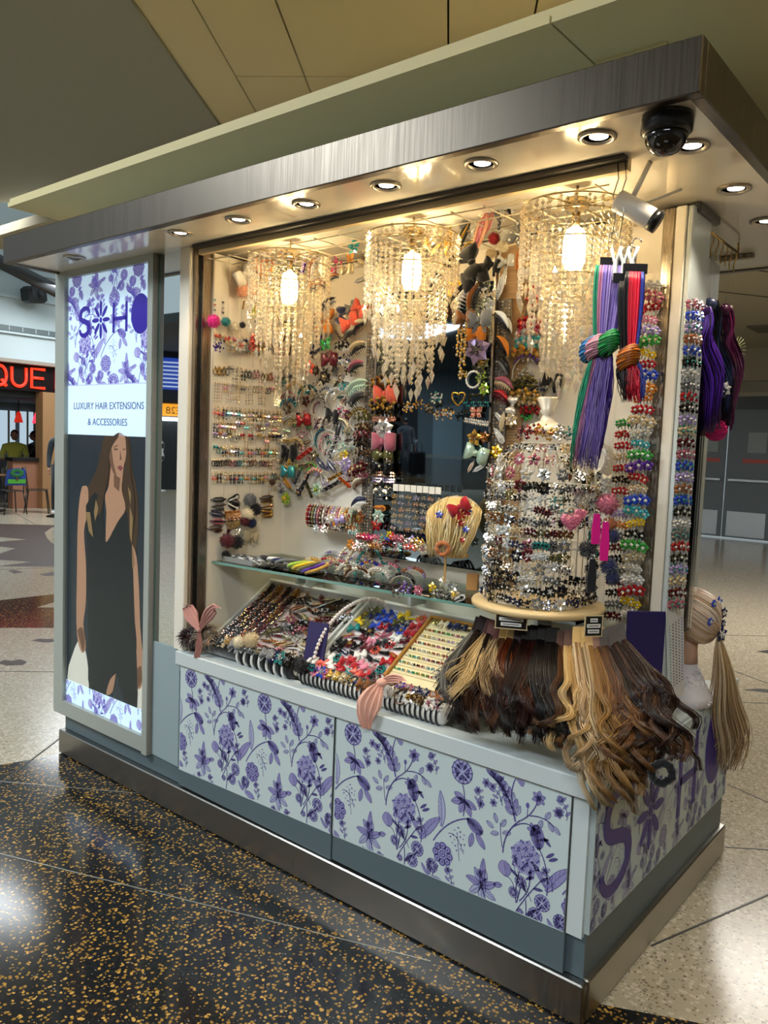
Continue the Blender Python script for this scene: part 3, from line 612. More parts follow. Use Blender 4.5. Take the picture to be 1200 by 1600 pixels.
pic('picture_skin', m_skin, [pp((174, 715), (192, 715), (192, 740), (190, 765), (196, 795), (184, 815), (168, 845), (165, 840), (166, 800), (164, 775), (170, 758)), pp((181, 1052), (176, 1080), (168, 1086), (166, 1082), (172, 1062))], 5)
pic('picture_face', m_skin, [pp((176, 682), (186, 676), (195, 682), (197, 700), (197, 715), (194, 725), (192, 737), (186, 747), (179, 742), (173, 728), (171, 705))], 6)
pic('picture_face_shade', m_skd, [pp((171, 705), (174, 700), (177, 722), (182, 743), (179, 742), (173, 728)), pp((178, 742), (188, 747), (186, 768), (178, 760)), blobp(181, 702, 3.6, 1.6), blobp(194, 702, 2, 1.4), pp((177, 698), (184, 695), (184, 697), (178, 699.5)), pp((188, 703), (190, 718), (187, 719))], 7)
pic('picture_lips', m_lip, [pp((183, 730), (188, 727), (193, 731), (188, 736))], 8)
pic('picture_hair_front', m_ph, [pp((176, 682), (186, 676), (184, 684), (176, 696), (171, 712), (170, 740), (164, 770), (158, 800), (150, 800), (158, 740), (166, 690)), pp((195, 680), (201, 690), (205, 740), (211, 790), (204, 850), (200, 810), (197, 760), (196, 720), (199, 700))], 8)
pic('picture_hair_lights', m_phl, [pp((203, 790), (208, 810), (206, 850), (203, 835)), pp((206, 850), (210, 880), (207, 890)), pp((150, 780), (154, 795), (149, 815), (147, 800)), pp((134, 800), (141, 800), (146, 840), (139, 830)), pp((200, 760), (205, 770), (204, 790))], 9)
pic('picture_hands', m_skd, [pp((121, 985), (128, 980), (132, 1000), (130, 1018), (126, 1006)), pp((214, 1045), (220, 1040), (222, 1062), (216, 1075))], 9)
b = MB(); b.box((gx0, yp-.0002, gz0), (gx1, yp+.0005, .372), m_pw); b.build('footer_sheet', PO)
b = print_mesh(gx0, gx1, (gz0, gz0), (.370, .372), lambda x, z, L: (x, yp-.0006-L, z), pink_, .1, .9, (-.05,)); b.build('footer_floral_print', PO)
b = MB(); b.box((gx0, yp-.008, gz0), (gx1, yp-.006, gz1), clear('poster_glass', .05, (.96, .98, .98, 1), .01)); b.build('glass', PC)
# ---------------------------------------------------------------- mirror strip, posts, niche walls
b = MB(); b.box((-2.012, .028, .69), (-1.862, .034, SOFZ), m_mirror); b.box((-1.862, .026, .69), (-1.856, .04, SOFZ), M('mirror_edge', '1F2A2A', .3)); b.box((-2.016, .026, .69), (-2.012, .04, SOFZ), M('mirror_edge_green', '5E8076', .3)); kp('mirror_strip', b)
b = MB(); b.bbox((-1.858, .012, .69), (-1.795, .10, SOFZ), m_cream, .003); kp('post', b)
b = MB(); b.box((-1.795, .03, .69), (-1.775, .075, SOFZ), m_steelv); b.box((-1.775, .045, .69), (-1.767, .085, SOFZ), M('track_black', '141414', .4)); b.box((-1.767, .05, .69), (-1.758, .095, SOFZ), m_steelv); kp('door_track', b)
b = MB(); b.box((-1.80, .095, .665), (-1.75, .52, 2.29), m_cream); LW = kp('niche_side_wall', b)
b = MB()
for k in range(6): b.box((-1.7502, .098+.07*k, 1.2), (-1.7492, .100+.07*k, 2.28), M('panel_seam', 'C9C0B0', .6))
b.build('panel_seam', K)
b = MB(); b.box((-1.80, .50, .665), (-.07, .53, 2.29), m_cream); BW = kp('niche_back_wall', b)
m_tan = M('ribbed_panel', 'B08E62', .5)
b = MB()
b.box((-.672, .490, 1.06), (-.555, .50, 2.28), m_tan)
for k in range(120): b.box((-.672, .487, 1.06+k*.0102), (-.555, .490, 1.065+k*.0102), m_tan)
kp('ribbed_panel', b)
b = MB(); b.box((-.155, .455, .685), (-.092, .50, 2.29), m_cream); b.box((-.12, .5, .685), (-.02, .62, 2.29), m_white); kp('corner_post', b)
b = MB(); b.bbox((-.090, .445, .685), (-.052, .50, 2.29), m_steelv, .004); kp('door_track', b)
b = MB(); b.bbox((-.050, .44, .685), (-.018, .50, 2.29), m_cream, .003); b.bbox((-.016, .445, .685), (.0, .61, 2.29), m_white, .003); kp('post', b)
b = MB(); b.box((-2.74, .53, .3), (-.16, 1.24, 2.29), m_white); kp('core_wall', b)
# tinted mirror on the back wall, leaning forward a touch
MT = Matrix.Translation((-.93, .472, 1.12)) @ RX(math.radians(1.2))
b = MB(); b.box((-.262, -.002, 0), (.262, .002, 1.02), m_dmirror, MT); kp('niche_mirror', b)
b = MB()
for x in (-.268, .262): b.box((x, -.006, 0), (x+.008, .01, 1.12), m_steelv, MT)
kp('mirror_frame', b)
# glass shelf, uprights, lower inner box
SHZ = 1.060
b = MB(); b.add([(-1.748, .112, SHZ-.01), (-.18, .205, SHZ-.01), (-.18, .498, SHZ-.01), (-1.748, .498, SHZ-.01), (-1.748, .112, SHZ), (-.18, .205, SHZ), (-.18, .498, SHZ), (-1.748, .498, SHZ)], [(0,3,2,1),(4,5,6,7),(1,2,6,5),(2,3,7,6),(3,0,4,7)], clear('shelf_glass', .12, (.86, .93, .91, 1), .02))
b.add([(-1.748, .112, SHZ-.01), (-.18, .205, SHZ-.01), (-.18, .205, SHZ), (-1.748, .112, SHZ)], [(0, 1, 2, 3)], M('glass_edge_green', '6E9A8E', .12, 0, .8)); kp('glass_shelf', b)
for x in (-1.55, -1.49, -.95, -.42): b = MB(); b.box((x, .40, .96), (x+.014, .50, SHZ-.0105), M('shelf_bracket', 'B9BEBC', .3, .8)); kp('shelf_bracket', b)
# lattice under the niche ceiling
b = MB(); m_wire = M('white_wire', 'E8DDC4', .4)
for k in range(15): b.tube([(-1.74+k*.115, .06, 2.262), (-1.74+k*.115, .5, 2.262)], .0025, m_wire, 5)
for k in range(5): b.tube([(-1.75, .08+k*.1, 2.262), (-.1, .08+k*.1, 2.262)], .0025, m_wire, 5)
kp('ceiling_lattice', b)
b = MB(); b.box((-1.765, .0, SOFZ-.012), (-.03, .03, SOFZ), M('head_rail_dark', '3A3632', .3, .7)); b.box((-1.765, .03, SOFZ-.032), (-.03, .05, SOFZ), M('head_rail_cream', 'CDB991', .3)); kp('head_rail', b)
# ---------------------------------------------------------------- canopy
b = MB(); x0, x1, y0, y1 = -2.79, .235, -.25, 1.435; fz0, fz1 = 2.298, 2.413
for a, c in (((x0, y0, fz0), (x1, y0+.03, fz1)), ((x1-.03, y0+.03, fz0), (x1, y1, fz1)), ((x0, y0+.03, fz0), (x0+.03, y1, fz1)), ((x0+.03, y1-.03, fz0), (x1-.03, y1, fz1))):
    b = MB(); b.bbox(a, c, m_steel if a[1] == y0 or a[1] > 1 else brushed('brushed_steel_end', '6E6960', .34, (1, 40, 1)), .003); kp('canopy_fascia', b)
b = MB(); b.box((x0+.03, y0+.03, SOFZ), (x1-.03, y1-.03, SOFZ+.02), m_soffit); kp('canopy_soffit', b)
b = MB(); b.box((x0+.02, y0+.02, fz1-.02), (x1-.02, y1-.02, fz1-.004), m_white); kp('canopy_lid', b)
b = MB(); b.bbox((-.012, .47, SOFZ-.03), (.012, .66, SOFZ), M('door_closer_grey', '5A5A58', .4), .006); kp('soffit_bracket', b)
b = MB(); b.bbox((-.14, 1.155, SOFZ-.02), (-.02, 1.175, SOFZ), m_steelv, .003); kp('soffit_bracket', b)
m_lens = emitm('downlight_lens', 'FFF2DC', 9.0); m_ring = M('downlight_ring', 'B5AC9C', .3, .7)
DL = [(-1.661+.324*k, -.132, 1.0) for k in range(6)]+[(.119, .042, 1), (.118, .411, 1), (.112, .774, 1), (.1, 1.14, 1), (-2.4, -.13, 0)]
for x, y, on in DL:
    e = empty('downlight', T(x, y, SOFZ)); e.parent = K
    b = MB(); b.lathe([(.046, 0), (.046, -.004), (.038, -.008), (.033, -.004), (.033, .0)], m_ring, 24); b.build('trim_ring', e)
    b = MB(); b.lathe([(0, -.001), (.033, -.001)], M('downlight_cup', '6E6A60', .4), 20); b.lathe([(0, -.003), (.022, -.003), (.022, -.001)], m_lens if on else m_ring, 18, c=(.006, -.004, 0)); b.build('lens', e)
    if on:
        l = bpy.data.lights.new('downlight_beam', 'SPOT'); l.energy = 7; l.spot_size = math.radians(95); l.spot_blend = .6; l.color = (1.0, .86, .66); l.shadow_soft_size = .03
        o = bpy.data.objects.new('downlight_beam', l); COL.objects.link(o); o.parent = e; o.location = (0, 0, -.012)
# ================================================================== MERCHANDISE LIBRARY (unit width 1, facing -Y, X right, Z up)
PAL = dict(silver='D6D6D2', gold='C99E42', rosegold='D9A08C', red='B31E2A', pink='E38CA4', hotpink='D81B84', coral='EC6A58', orange='E08A2E', yellow='F2CC1C', green='3FA648', olive='6C6A3C', mint='BEDDCB', teal='2B8A88', turquoise='46B4BE', blue='2F52CC', navy='1B2450', purple='5E2FA2', lavender='B6A4DA', black='17171A', grey='77787A', brown='573723', tortoise='7C4A1E', cream='E9DDC0', white='EFEDE6', champagne='D6C29A', burgundy='5E1220', peach='F0B394', copper='B06A3E', clear='DCE0E0', lime='A6CC3E', rose='B9667A')
NAMEOF = dict(rosegold='rose-gold', hotpink='hot-pink', clear='crystal', tortoise='tortoiseshell')
def cn(c): return NAMEOF.get(c, c)
_LIB = {}
def lib(f):
    def g(*a):
        k = (f.__name__,)+a
        if k not in _LIB: _LIB[k] = f(*a)
        return _LIB[k]
    g.__name__ = f.__name__
    return g
def gemc(c): return gem(PAL[c])
def petal(b, ang, L, w, mat, y=-.1, r0=.08, th=.05):
    c, s = math.cos(ang), math.sin(ang); n = (-s, c); o = len(b.v)
    P = [(c*r0, s*r0), (c*L*.55+n[0]*w/2, s*L*.55+n[1]*w/2), (c*L, s*L), (c*L*.55-n[0]*w/2, s*L*.55-n[1]*w/2)]
    vs = [(p[0], y, p[1]) for p in P]+[(c*L*.55, y-th, s*L*.55), (c*L*.5, y+th*.6, s*L*.5)]
    b.add(vs, [(0, 4, 1), (1, 4, 2), (2, 4, 3), (3, 4, 0), (0, 1, 5), (1, 2, 5), (2, 3, 5), (3, 0, 5)], mat)
def clipbase(c='silver', w=.7):
    b = MB(); b.box((-w/2, -.05, -.05), (w/2, -.02, .05), metal(PAL[c])); b.box((-w/2, -.1, -.03), (-w/2+.1, 0, .03), metal(PAL[c])); return ('clip_base', b.mesh('clip_base'))
@lib
def flower(c, c2, n):
    b = MB(); m = gemc(c)
    for k in range(n): petal(b, 2*math.pi*k/n+.3, .5, .34, m, -.12, .06, .09)
    b2 = MB(); b2.octa((0, -.24, 0), (.12, .1, .12), gemc(c2))
    for k in range(5):
        a = k*1.2566; b2.octa((.17*math.cos(a), -.2, .17*math.sin(a)), .06, gemc(c2))
    return [('petals', b.mesh('petals')), ('centre_stone', b2.mesh('centre_stone')), clipbase()]
@lib
def spray(c, c2, seed):
    g = random.Random(seed*7+3); b = MB(); b2 = MB()
    for k in range(26):
        a = g.uniform(0, 6.283); q = .48*math.sqrt(g.random()); r = g.uniform(.05, .1)
        (b if k % 3 else b2).octa((q*math.cos(a), -.1-g.uniform(0, .22)*(1-q), q*.75*math.sin(a)), (r, r*.9, r), gemc(c if k % 3 else c2))
    return [('stones', b.mesh('stones')), ('accent_stones', b2.mesh('accent_stones')), clipbase()]
@lib
def flowers3(c, c2, n):
    """jaw clip topped with a row of small stone flowers"""
    b = MB(); b2 = MB(); g = random.Random(n)
    for i in range(n):
        x = (i-(n-1)/2)/(n-1)*.72; z0 = .10*math.cos(x*3.2)-.03; rr = .15+.03*g.random()
        for k in range(5):
            a = 2*math.pi*k/5+i*1.3; b.octa((x+rr*math.cos(a), -.2-.05*math.cos(a*2+i)-.06*(i % 2), z0+rr*.95*math.sin(a)), (.115, .09, .115), gemc(c))
        b2.octa((x, -.32-.06*(i % 2), z0), (.09, .08, .09), gemc(c2)); b2.octa((x+.1*g.uniform(-1, 1), -.12, z0-.22), (.07, .06, .08), gemc(c2)); b2.octa((x+.1*g.uniform(-1, 1), -.12, z0+.22), (.07, .06, .08), gemc(c2))
    b3 = MB()
    for i in range(5): b3.box((-.4+i*.19, -.06, -.34), (-.34+i*.19, -.02, .1), metal(PAL['silver']))
    b3.box((-.45, -.08, .02), (.45, -.02, .14), metal(PAL['silver']))
    return [('stone_flowers', b.mesh('stone_flowers')), ('centre_stones', b2.mesh('centre_stones')), ('claw_teeth', b3.mesh('claw_teeth'))]
@lib
def bow(c, kind):
    m = cloth(PAL[c]) if kind == 0 else gemc(c) if kind == 1 else plastic(PAL[c]); b = MB()
    for s in (-1, 1):
        vs = []; fs = []; n = 7
        for i in range(n):
            t = i/(n-1); x = s*(.06+.44*t); h = .08+.24*math.sin(min(1, t*1.15)*math.pi*.62); d = .05+.16*math.sin(t*math.pi)
            vs += [(x, -.1-d, h), (x, -.14-d*.4, 0), (x, -.1-d, -h), (x, -.04, -h*.9), (x, -.04, h*.9)]
        for i in range(n-1):
            for k in range(5): a = i*5+k; q = i*5+(k+1) % 5; fs.append((a, q, q+5, a+5))
        fs.append(tuple(range((n-1)*5, n*5))); b.add(vs, fs, m, True)
    b2 = MB(); b2.ball((0, -.15, 0), (.09, .1, .13), m, 8, 5)
    if kind == 1: b2.octa((0, -.27, 0), .06, gemc('silver'))
    b3 = MB()
    for s in (-1, 1): b3.add([(s*.02, -.08, -.06), (s*.12, -.08, -.06), (s*.34, -.09, -.48), (s*.2, -.09, -.52), (s*.02, -.05, -.06), (s*.12, -.05, -.06), (s*.34, -.06, -.48), (s*.2, -.06, -.52)], [(0,1,2,3),(7,6,5,4),(0,4,5,1),(1,5,6,2),(2,6,7,3),(3,7,4,0)], m)
    return [('bow_loops', b.mesh('bow_loops')), ('knot', b2.mesh('knot'))]+([('tails', b3.mesh('tails'))] if kind == 0 else [])
@lib
def claw(c, c2):
    m = plastic(PAL[c]); m2 = plastic(PAL[c2]); parts = []
    for q, (mm, zo, sc, yo) in enumerate(((m, .04, 1., 0.), (m2, -.10, .86, .03))):
        b = MB(); n = 13; vs = []; fs = []
        for i in range(n):
            t = i/(n-1); x = (t-.5)*sc; h = math.sin(math.pi*t)**.8; top = zo+.30*h*sc; bot = zo+.06*h*sc; bul = (.05+.17*h)*sc
            for k in range(6): a = k/5; vs.append((x, yo-.03-bul*math.sin(math.pi*(.12+.76*a)), bot+(top-bot)*a))
        for i in range(n-1):
            for k in range(5): a = i*6+k; fs.append((a, a+6, a+7, a+1))
        b.add(vs, fs, mm, True)
        parts.append(('jaw', b.mesh('jaw')))
    b = MB()
    for i in range(8):
        x = -.38+i*.109; h = math.sin(math.pi*(x+.5)); b.tube([(x, -.06, .04+.06*h), (x*.96, -.12-.05*h, -.06), (x*.9, -.05, -.17-.05*h)], [.03, .026, .01], m2, 4)
    parts.append(('teeth', b.mesh('teeth')))
    b = MB(); b.tube([(-.12, -.05, 0), (.12, -.05, 0)], .045, metal(PAL['silver']), 6); parts.append(('spring', b.mesh('spring')))
    return parts
@lib
def butterfly(c, c2):
    b = MB()
    for s in (-1, 1):
        for (a, L, w) in ((.75, .56, .4), (-.55, .42, .32)): petal(b, a if s > 0 else math.pi-a, L, w, gemc(c), -.12, .04, .05)
        b.octa((s*.3, -.18, .24), .07, gemc(c2)); b.octa((s*.24, -.18, -.14), .06, gemc(c2))
    b2 = MB(); b2.ball((0, -.15, 0), (.045, .05, .24), metal(PAL[c2]), 6, 5); b2.tube([(0, -.15, .2), (.08, -.17, .36)], .01, metal(PAL[c2]), 4); b2.tube([(0, -.15, .2), (-.08, -.17, .36)], .01, metal(PAL[c2]), 4)
    return [('wings', b.mesh('wings')), ('body', b2.mesh('body'))]
@lib
def barrette(c, c2, seed):
    g = random.Random(seed); b = MB(); b.bbox((-.5, -.08, -.07), (.5, -.02, .07), metal(PAL[c2]), .015); b2 = MB()
    for i in range(11):
        for r in range(2): b2.octa((-.46+i*.092, -.12-.03*g.random(), -.05+r*.1+g.uniform(-.01, .01)), (.055, .05, .06), gemc(c if (i+r+seed) % 3 else c2))
    return [('bar', b.mesh('bar')), ('stones', b2.mesh('stones'))]
@lib
def leafclip(c, c2):
    b = MB(); b.tube([(-.5, -.05, 0), (-.2, -.1, .09), (.2, -.1, .09), (.5, -.05, 0), (.2, -.1, -.1), (-.2, -.1, -.1)], .045, plastic(PAL[c]), 5, True); b.tube([(-.5, -.06, 0), (0, -.12, 0), (.48, -.06, 0)], .05, gemc(c2), 5)
    return [('clip_loop', b.mesh('clip_loop'))]
@lib
def headband(c, c2, kind):
    b = MB(); P = [(.62*math.cos(math.radians(a)), -.03-.12*math.sin(math.radians(a)), .75*math.sin(math.radians(a))-.45) for a in range(-20, 201, 20)]
    b.tube(P, [.018]+[.03]*(len(P)-2)+[.018], plastic('E4DED2'), 5); b2 = MB(); g = random.Random(kind*13+len(c))
    for i in range(15):
        a = math.radians(40+i*7); x, z = .64*math.cos(a), .77*math.sin(a)-.45
        if kind == 0: b2.octa((x, -.18, z), (.06, .06, .07), gemc(c if i % 2 else c2)); b2.octa((x*1.02, -.2, z+.08), (.045, .05, .05), gemc(c2 if i % 2 else c))
        elif kind == 1: petal(b2, a+(.8 if i % 2 else -.8), .17, .1, gemc(c if i % 3 else c2), -.16, .0, .04) or b2.octa((x, -.17, z), (.08, .05, .06), gemc(c if i % 3 else c2))
        else: b2.tube([(x-.05, -.15, z-.05), (x+.03, -.24, z+.03), (x+.06, -.16, z+.08)], .035, cloth(PAL[c if i % 2 else c2]), 5)
    return [('band', b.mesh('band')), ('ornament', b2.mesh('ornament'))]
@lib
def pompom(c, c2):
    b = MB(); g = random.Random(len(c)*5+1); m1, m2 = cloth(PAL[c]), cloth(PAL[c2]); b.ball((0, 0, 0), .36, m1, 10, 7)
    for k in range(420):
        z = 1-2*(k+.5)/420; a = k*2.39996; r = math.sqrt(1-z*z); d = Vector((r*math.cos(a)+g.uniform(-.2, .2), r*math.sin(a)+g.uniform(-.2, .2), z+g.uniform(-.2, .2))).normalized(); L = g.uniform(.42, .54); x, y = _frame(d)
        q = d*.3; b.add([q+x*.022, q-x*.011+y*.02, q-x*.011-y*.02, d*L], [(0, 1, 3), (1, 2, 3), (2, 0, 3)], m1 if k % 3 else m2)
    return [('fur_ball', b.mesh('fur_ball'))]
@lib
def earring(c, c2, kind):
    b = MB(); b.box((-.22, -.03, .12), (.22, 0, .42), M('earring_card', 'EDE4D2', .7)); b2 = MB()
    if kind == 0:
        for s in (-.13, .13): b2.tube([(s, -.05, .3), (s, -.06, -.1)], .02, metal(PAL['gold']), 4); b2.octa((s, -.07, -.2), (.12, .1, .16), gemc(c)); b2.octa((s, -.07, .05), .08, gemc(c2)); b2.octa((s, -.07, -.46), (.08, .07, .13), gemc(c2))
    elif kind == 1:
        for s in (-.14, .14): b2.tube([(s+.17*math.cos(k), -.06, -.12+.22*math.sin(k)) for k in [i*.785 for i in range(8)]], .035, metal(PAL[c]), 4, True); b2.octa((s, -.07, .18), .07, gemc(c2))
    elif kind == 2:
        for s in (-.13, .13):
            for k in range(7): b2.octa((s, -.06, .2-.24*k), (.055, .05, .1), gemc(c if k % 2 else c2))
    else:
        for s in (-.13, .13): b2.octa((s, -.08, .18), (.15, .08, .15), gemc(c)); b2.octa((s, -.08, -.06), (.08, .06, .08), gemc(c2))
    return [('card', b.mesh('card')), ('drops', b2.mesh('drops'))]
@lib
def tie(c, c2, r):
    """hair tie / bangle: ring in the XZ plane, unit outer width"""
    b = MB(); P = [(.5*math.cos(k*math.pi/8), 0, .5*math.sin(k*math.pi/8)) for k in range(16)]
    b.tube(P, r, cloth(PAL[c]) if c2 == c else gemc(c), 6, True)
    if c2 != c:
        b2 = MB()
        for i, p in enumerate(P): b2.octa((p[0]*(1+r*1.6), p[1], p[2]*(1+r*1.6)), r*.8, gemc(c2))
        return [('ring', b.mesh('ring')), ('stones', b2.mesh('stones'))]
    return [('ring', b.mesh('ring'))]
@lib
def scrunch(c, c2):
    b = MB(); n = 22; P = []; R = []
    for k in range(n): a = 2*math.pi*k/n; P.append((.36*math.cos(a), .05*math.sin(5*a), .36*math.sin(a))); R.append(.13+.035*(k % 2))
    b.tube(P, R, cloth(PAL[c]), 7, True); return [('gathered_ring', b.mesh('gathered_ring'))]
@lib
def snap(c, c2):
    b = MB(); b.add([(-.5, -.03, 0), (-.3, -.05, .13), (.3, -.07, .2), (.5, -.04, .1), (.5, -.04, -.1), (.3, -.07, -.2), (-.3, -.05, -.13)], [(0, 6, 5, 4, 3, 2, 1)], plastic(PAL[c])); b.tube([(-.48, -.06, 0), (0, -.12, 0), (.4, -.08, 0)], .05, gemc(c2), 5); b.octa((.25, -.14, 0), (.16, .08, .14), gemc(c2)); return [('snap_clip', b.mesh('snap_clip'))]
KINDS = dict(
 flower=(lambda c, d, s: flower(c, d, 5+s % 3), 'flower_clip', 'hair clip', '{c} stone flower clip, {d} centre'),
 spray=(lambda c, d, s: spray(c, d, s % 3), 'rhinestone_clip', 'hair clip', '{c} and {d} rhinestone clip'),
 jaw=(lambda c, d, s: flowers3(c, d, 3+s % 2), 'jaw_clip', 'hair clip', '{c} flowered jaw clip, {d} stones'),
 bow=(lambda c, d, s: bow(c, 0), 'fabric_bow', 'hair bow', '{c} fabric hair bow'),
 gbow=(lambda c, d, s: bow(c, 1), 'rhinestone_bow', 'hair bow', '{c} glitter hair bow'),
 pbow=(lambda c, d, s: bow(c, 2), 'plastic_bow', 'hair bow', '{c} glossy hair bow'),
 claw=(lambda c, d, s: claw(c, d), 'claw_clip', 'claw clip', '{c} claw clip with {d} teeth'),
 fly=(lambda c, d, s: butterfly(c, d), 'butterfly_clip', 'hair clip', '{c} butterfly clip, {d} body'),
 bar=(lambda c, d, s: barrette(c, d, s % 3), 'barrette', 'barrette', '{c} barrette on {d} bar'),
 leaf=(lambda c, d, s: leafclip(c, d), 'loop_clip', 'hair clip', '{c} leaf-shaped clip, {d} rib'),
 band=(lambda c, d, s: headband(c, d, s % 3), 'headband', 'headband', 'headband with {c} and {d} ornament'),
 pom=(lambda c, d, s: pompom(c, d), 'fur_pompom', 'pompom', '{c} fur pompom'),
 tie=(lambda c, d, s: tie(c, d, .07), 'hair_tie', 'hair tie', '{c} ring with {d} beads'),
 scrunch=(lambda c, d, s: scrunch(c, d), 'scrunchie', 'scrunchie', '{c} gathered scrunchie'),
 snap=(lambda c, d, s: snap(c, d), 'snap_clip', 'hair clip', '{c} snap clip with {d} stone'),
 ear=(lambda c, d, s: earring(c, d, s % 4), 'earring_card', 'earrings', '{c} and {d} drop earrings'),
)
def put(kind, c, c2, X, where, group, s=0):
    f, name, cat, lab = KINDS[kind]
    return place(name, f(c, c2, s), X, lab.format(c=cn(c), d=cn(c2))+' '+where, cat, group)
_N = {}
def table(txt, org, sc, plane, where, group, face=0., big=1.3, tilt=0.):
    """rows 'x y kind colour colour2 width rot [, ...]' in crop pixels; org/sc map them to photo pixels; plane=(axis,value)
    the same kind and colours again in one table gets its place by order from the top"""
    rows = []
    for L in txt.strip().split(','):
        w = L.split()
        if len(w) < 6: continue
        rows.append((float(w[0]), float(w[1]), w[2], w[3], w[4], float(w[5]), float(w[6]) if len(w) > 6 else 0.))
    seen = {}
    key = lambda r: KINDS[r[2]][3].format(c=r[3], d=r[4])
    for r in rows: seen.setdefault(key(r), []).append(r)
    out = []
    for i, r in enumerate(rows):
        x, y, kind, c, c2, wpx, rot = r
        P = at(org[0]+x*sc, org[1]+y*sc, *plane); w = wpx*sc*mpp(P)*big
        same = sorted(seen[key(r)], key=lambda q: q[1])
        wh = where
        if len(same) > 1: wh = ordn(same.index(r)+1)+' from top, '+where
        X = T(P) @ RZ(face) @ RX(tilt) @ RY(math.radians(-rot)) @ SC(w)
        out.append(put(kind, c, c2, X, wh, group, i))
    return out
# ================================================================== CHANDELIERS
def make_chandelier():
    parts = []
    b = MB(); mg = metal('C9B58A')
    for r, z in ((.150, 0), (.150, -.035), (.118, -.10), (.080, -.19), (.040, -.25)):
        b.tube([(r*math.cos(k*math.pi/16), r*math.sin(k*math.pi/16), z) for k in range(32)], .0022, mg, 5, True)
    for k in range(4):
        a = k*math.pi/2; b.tube([(.15*math.cos(a), .15*math.sin(a), 0), (0, 0, .01)], .003, mg, 4); b.tube([(.15*math.cos(a), .15*math.sin(a), -.035), (.118*math.cos(a), .118*math.sin(a), -.1), (.04*math.cos(a), .04*math.sin(a), -.25)], .0015, mg, 4)
    b.cyl((0, 0, 0), (0, 0, .025), .035, mg, 14); parts.append(('frame', b.mesh('frame')))
    b = MB(); b.cyl((0, 0, -.01), (0, 0, -.05), .012, mg, 8); parts.append(('lamp_holder', b.mesh('lamp_holder')))
    b = MB(); b.lathe([(.010, -.05), (.026, -.06), (.032, -.09), (.032, -.145), (.024, -.165), (0, -.17)], emitm('bulb_warm', 'FFE2A6', 16.0), 12); parts.append(('bulb', b.mesh('bulb')))
    cr = crystal(); g = random.Random(5)
    for ring, (r, z0, n, L, step) in enumerate(((.150, -.005, 40, .19, .0172), (.118, -.10, 30, .20, .0172), (.080, -.19, 20, .20, .0172), (.040, -.25, 10, .19, .0172))):
        for k in range(n):
            a = 2*math.pi*(k+.3*ring)/n; x, y = r*math.cos(a), r*math.sin(a); b = MB(); LL = L*(1+.25*math.sin(k*1.7)); m = int(LL/step)
            for i in range(m): b.octa((x, y, z0-.012-i*step), (.0078, .0078, .0088), cr)
            zz = z0-.012-m*step
            b.add([(x+.009, y, zz-.018), (x, y+.009, zz-.018), (x-.009, y, zz-.018), (x, y-.009, zz-.018), (x, y, zz), (x, y, zz-.048)], [(0,1,4),(1,2,4),(2,3,4),(3,0,4),(1,0,5),(2,1,5),(3,2,5),(0,3,5)], cr)
            parts.append(('bead_strand', b.mesh('bead_strand')))
    for k in range(26):
        a = 2*math.pi*(k+.5)/26; b = MB()
        for i in range(3): b.octa((.152*math.cos(a), .152*math.sin(a), -.008-.013*i), (.007, .007, .0075), cr)
        parts.append(('rim_beads', b.mesh('rim_beads')))
    return parts
CH = make_chandelier()
for i, (x, y, wh) in enumerate(((-1.375, .150, 'nearest the earring wall on the left'), (-.80, .150, 'in the middle above the tinted mirror'), (-.225, .150, 'at the right beside the white bullet camera'))):
    e = place('chandelier', CH, T(x, y, 2.238) @ RZ(i*.7), 'round crystal bead chandelier with glowing bulb, '+wh, 'chandelier', 'crystal chandeliers in the niche')
    b = MB(); b.tube([(0, 0, .0), (0, 0, .062)], .004, metal('C9B58A'), 6); b.build('stem', e)
    l = bpy.data.lights.new('chandelier_glow', 'POINT'); l.energy = 26; l.color = (1.0, .76, .42); l.shadow_soft_size = .04
    o = bpy.data.objects.new('chandelier_glow', l); COL.objects.link(o); o.parent = e; o.location = (0, 0, -.105)
# ================================================================== LEFT NICHE WALL: earrings and clips
FL = math.pi/2          # facing +X
XW = -1.748
cols = ['gold', 'silver', 'champagne', 'pink', 'black', 'turquoise', 'white', 'copper', 'red', 'lavender', 'olive', 'brown', 'navy', 'coral']
ROWS = [(1.955, 3, .030), (1.838, 1, .026), (1.775, 2, .022), (1.672, 0, .026), (1.618, 0, .024), (1.568, 3, .026), (1.516, 0, .023), (1.466, 1, .022), (1.408, 0, .025)]
for ri, (z, k0, w) in enumerate(ROWS):
    for i in range(16):
        y = .116+i*.0232; g = random.Random(ri*31+i)
        c = g.choice(cols if ri not in (1, 2) else ['gold', 'silver', 'champagne', 'pink', 'grey', 'black']); c2 = g.choice(['gold', 'gold', 'silver', 'champagne', 'black'])
        put('ear', c, c2, T(XW, y, z+g.uniform(-.003, .003)) @ RZ(FL) @ RY(g.uniform(-.06, .06)) @ SC(w*2.3), 'in %s row down, %s from front, left niche wall' % (ordn(ri+1), ordn(i+1)), 'earring cards on the left niche wall', k0 if g.random() < .75 else g.randint(0, 3))
for i, (c, px, py, w, nm) in enumerate((('hotpink', 334, 502, .062, 'round'), ('teal', 353, 503, .045, 'round'), ('cream', 366, 511, .046, 'round'), ('black', 379, 508, .032, 'small round'))):
    put('pom', c, c, T(at(px, py, 0, XW+.035)) @ SC(w), 'hanging on the left niche wall beside the door track', 'pompoms on the left niche wall')
for i, (c, px, py) in enumerate((('turquoise', 335, 470), ('black', 348, 474))):
    for k in range(3): put('ear', ('turquoise', 'coral', 'teal')[k] if i == 0 else ('black', 'white', 'black')[k], c, T(at(px, py+k*8, 0, XW)) @ RZ(FL) @ SC(.026), '%s down in the %s column above pompoms' % (ordn(k+1), c), 'upper earring columns', 3)
O3, S3 = (310, 600), .20833
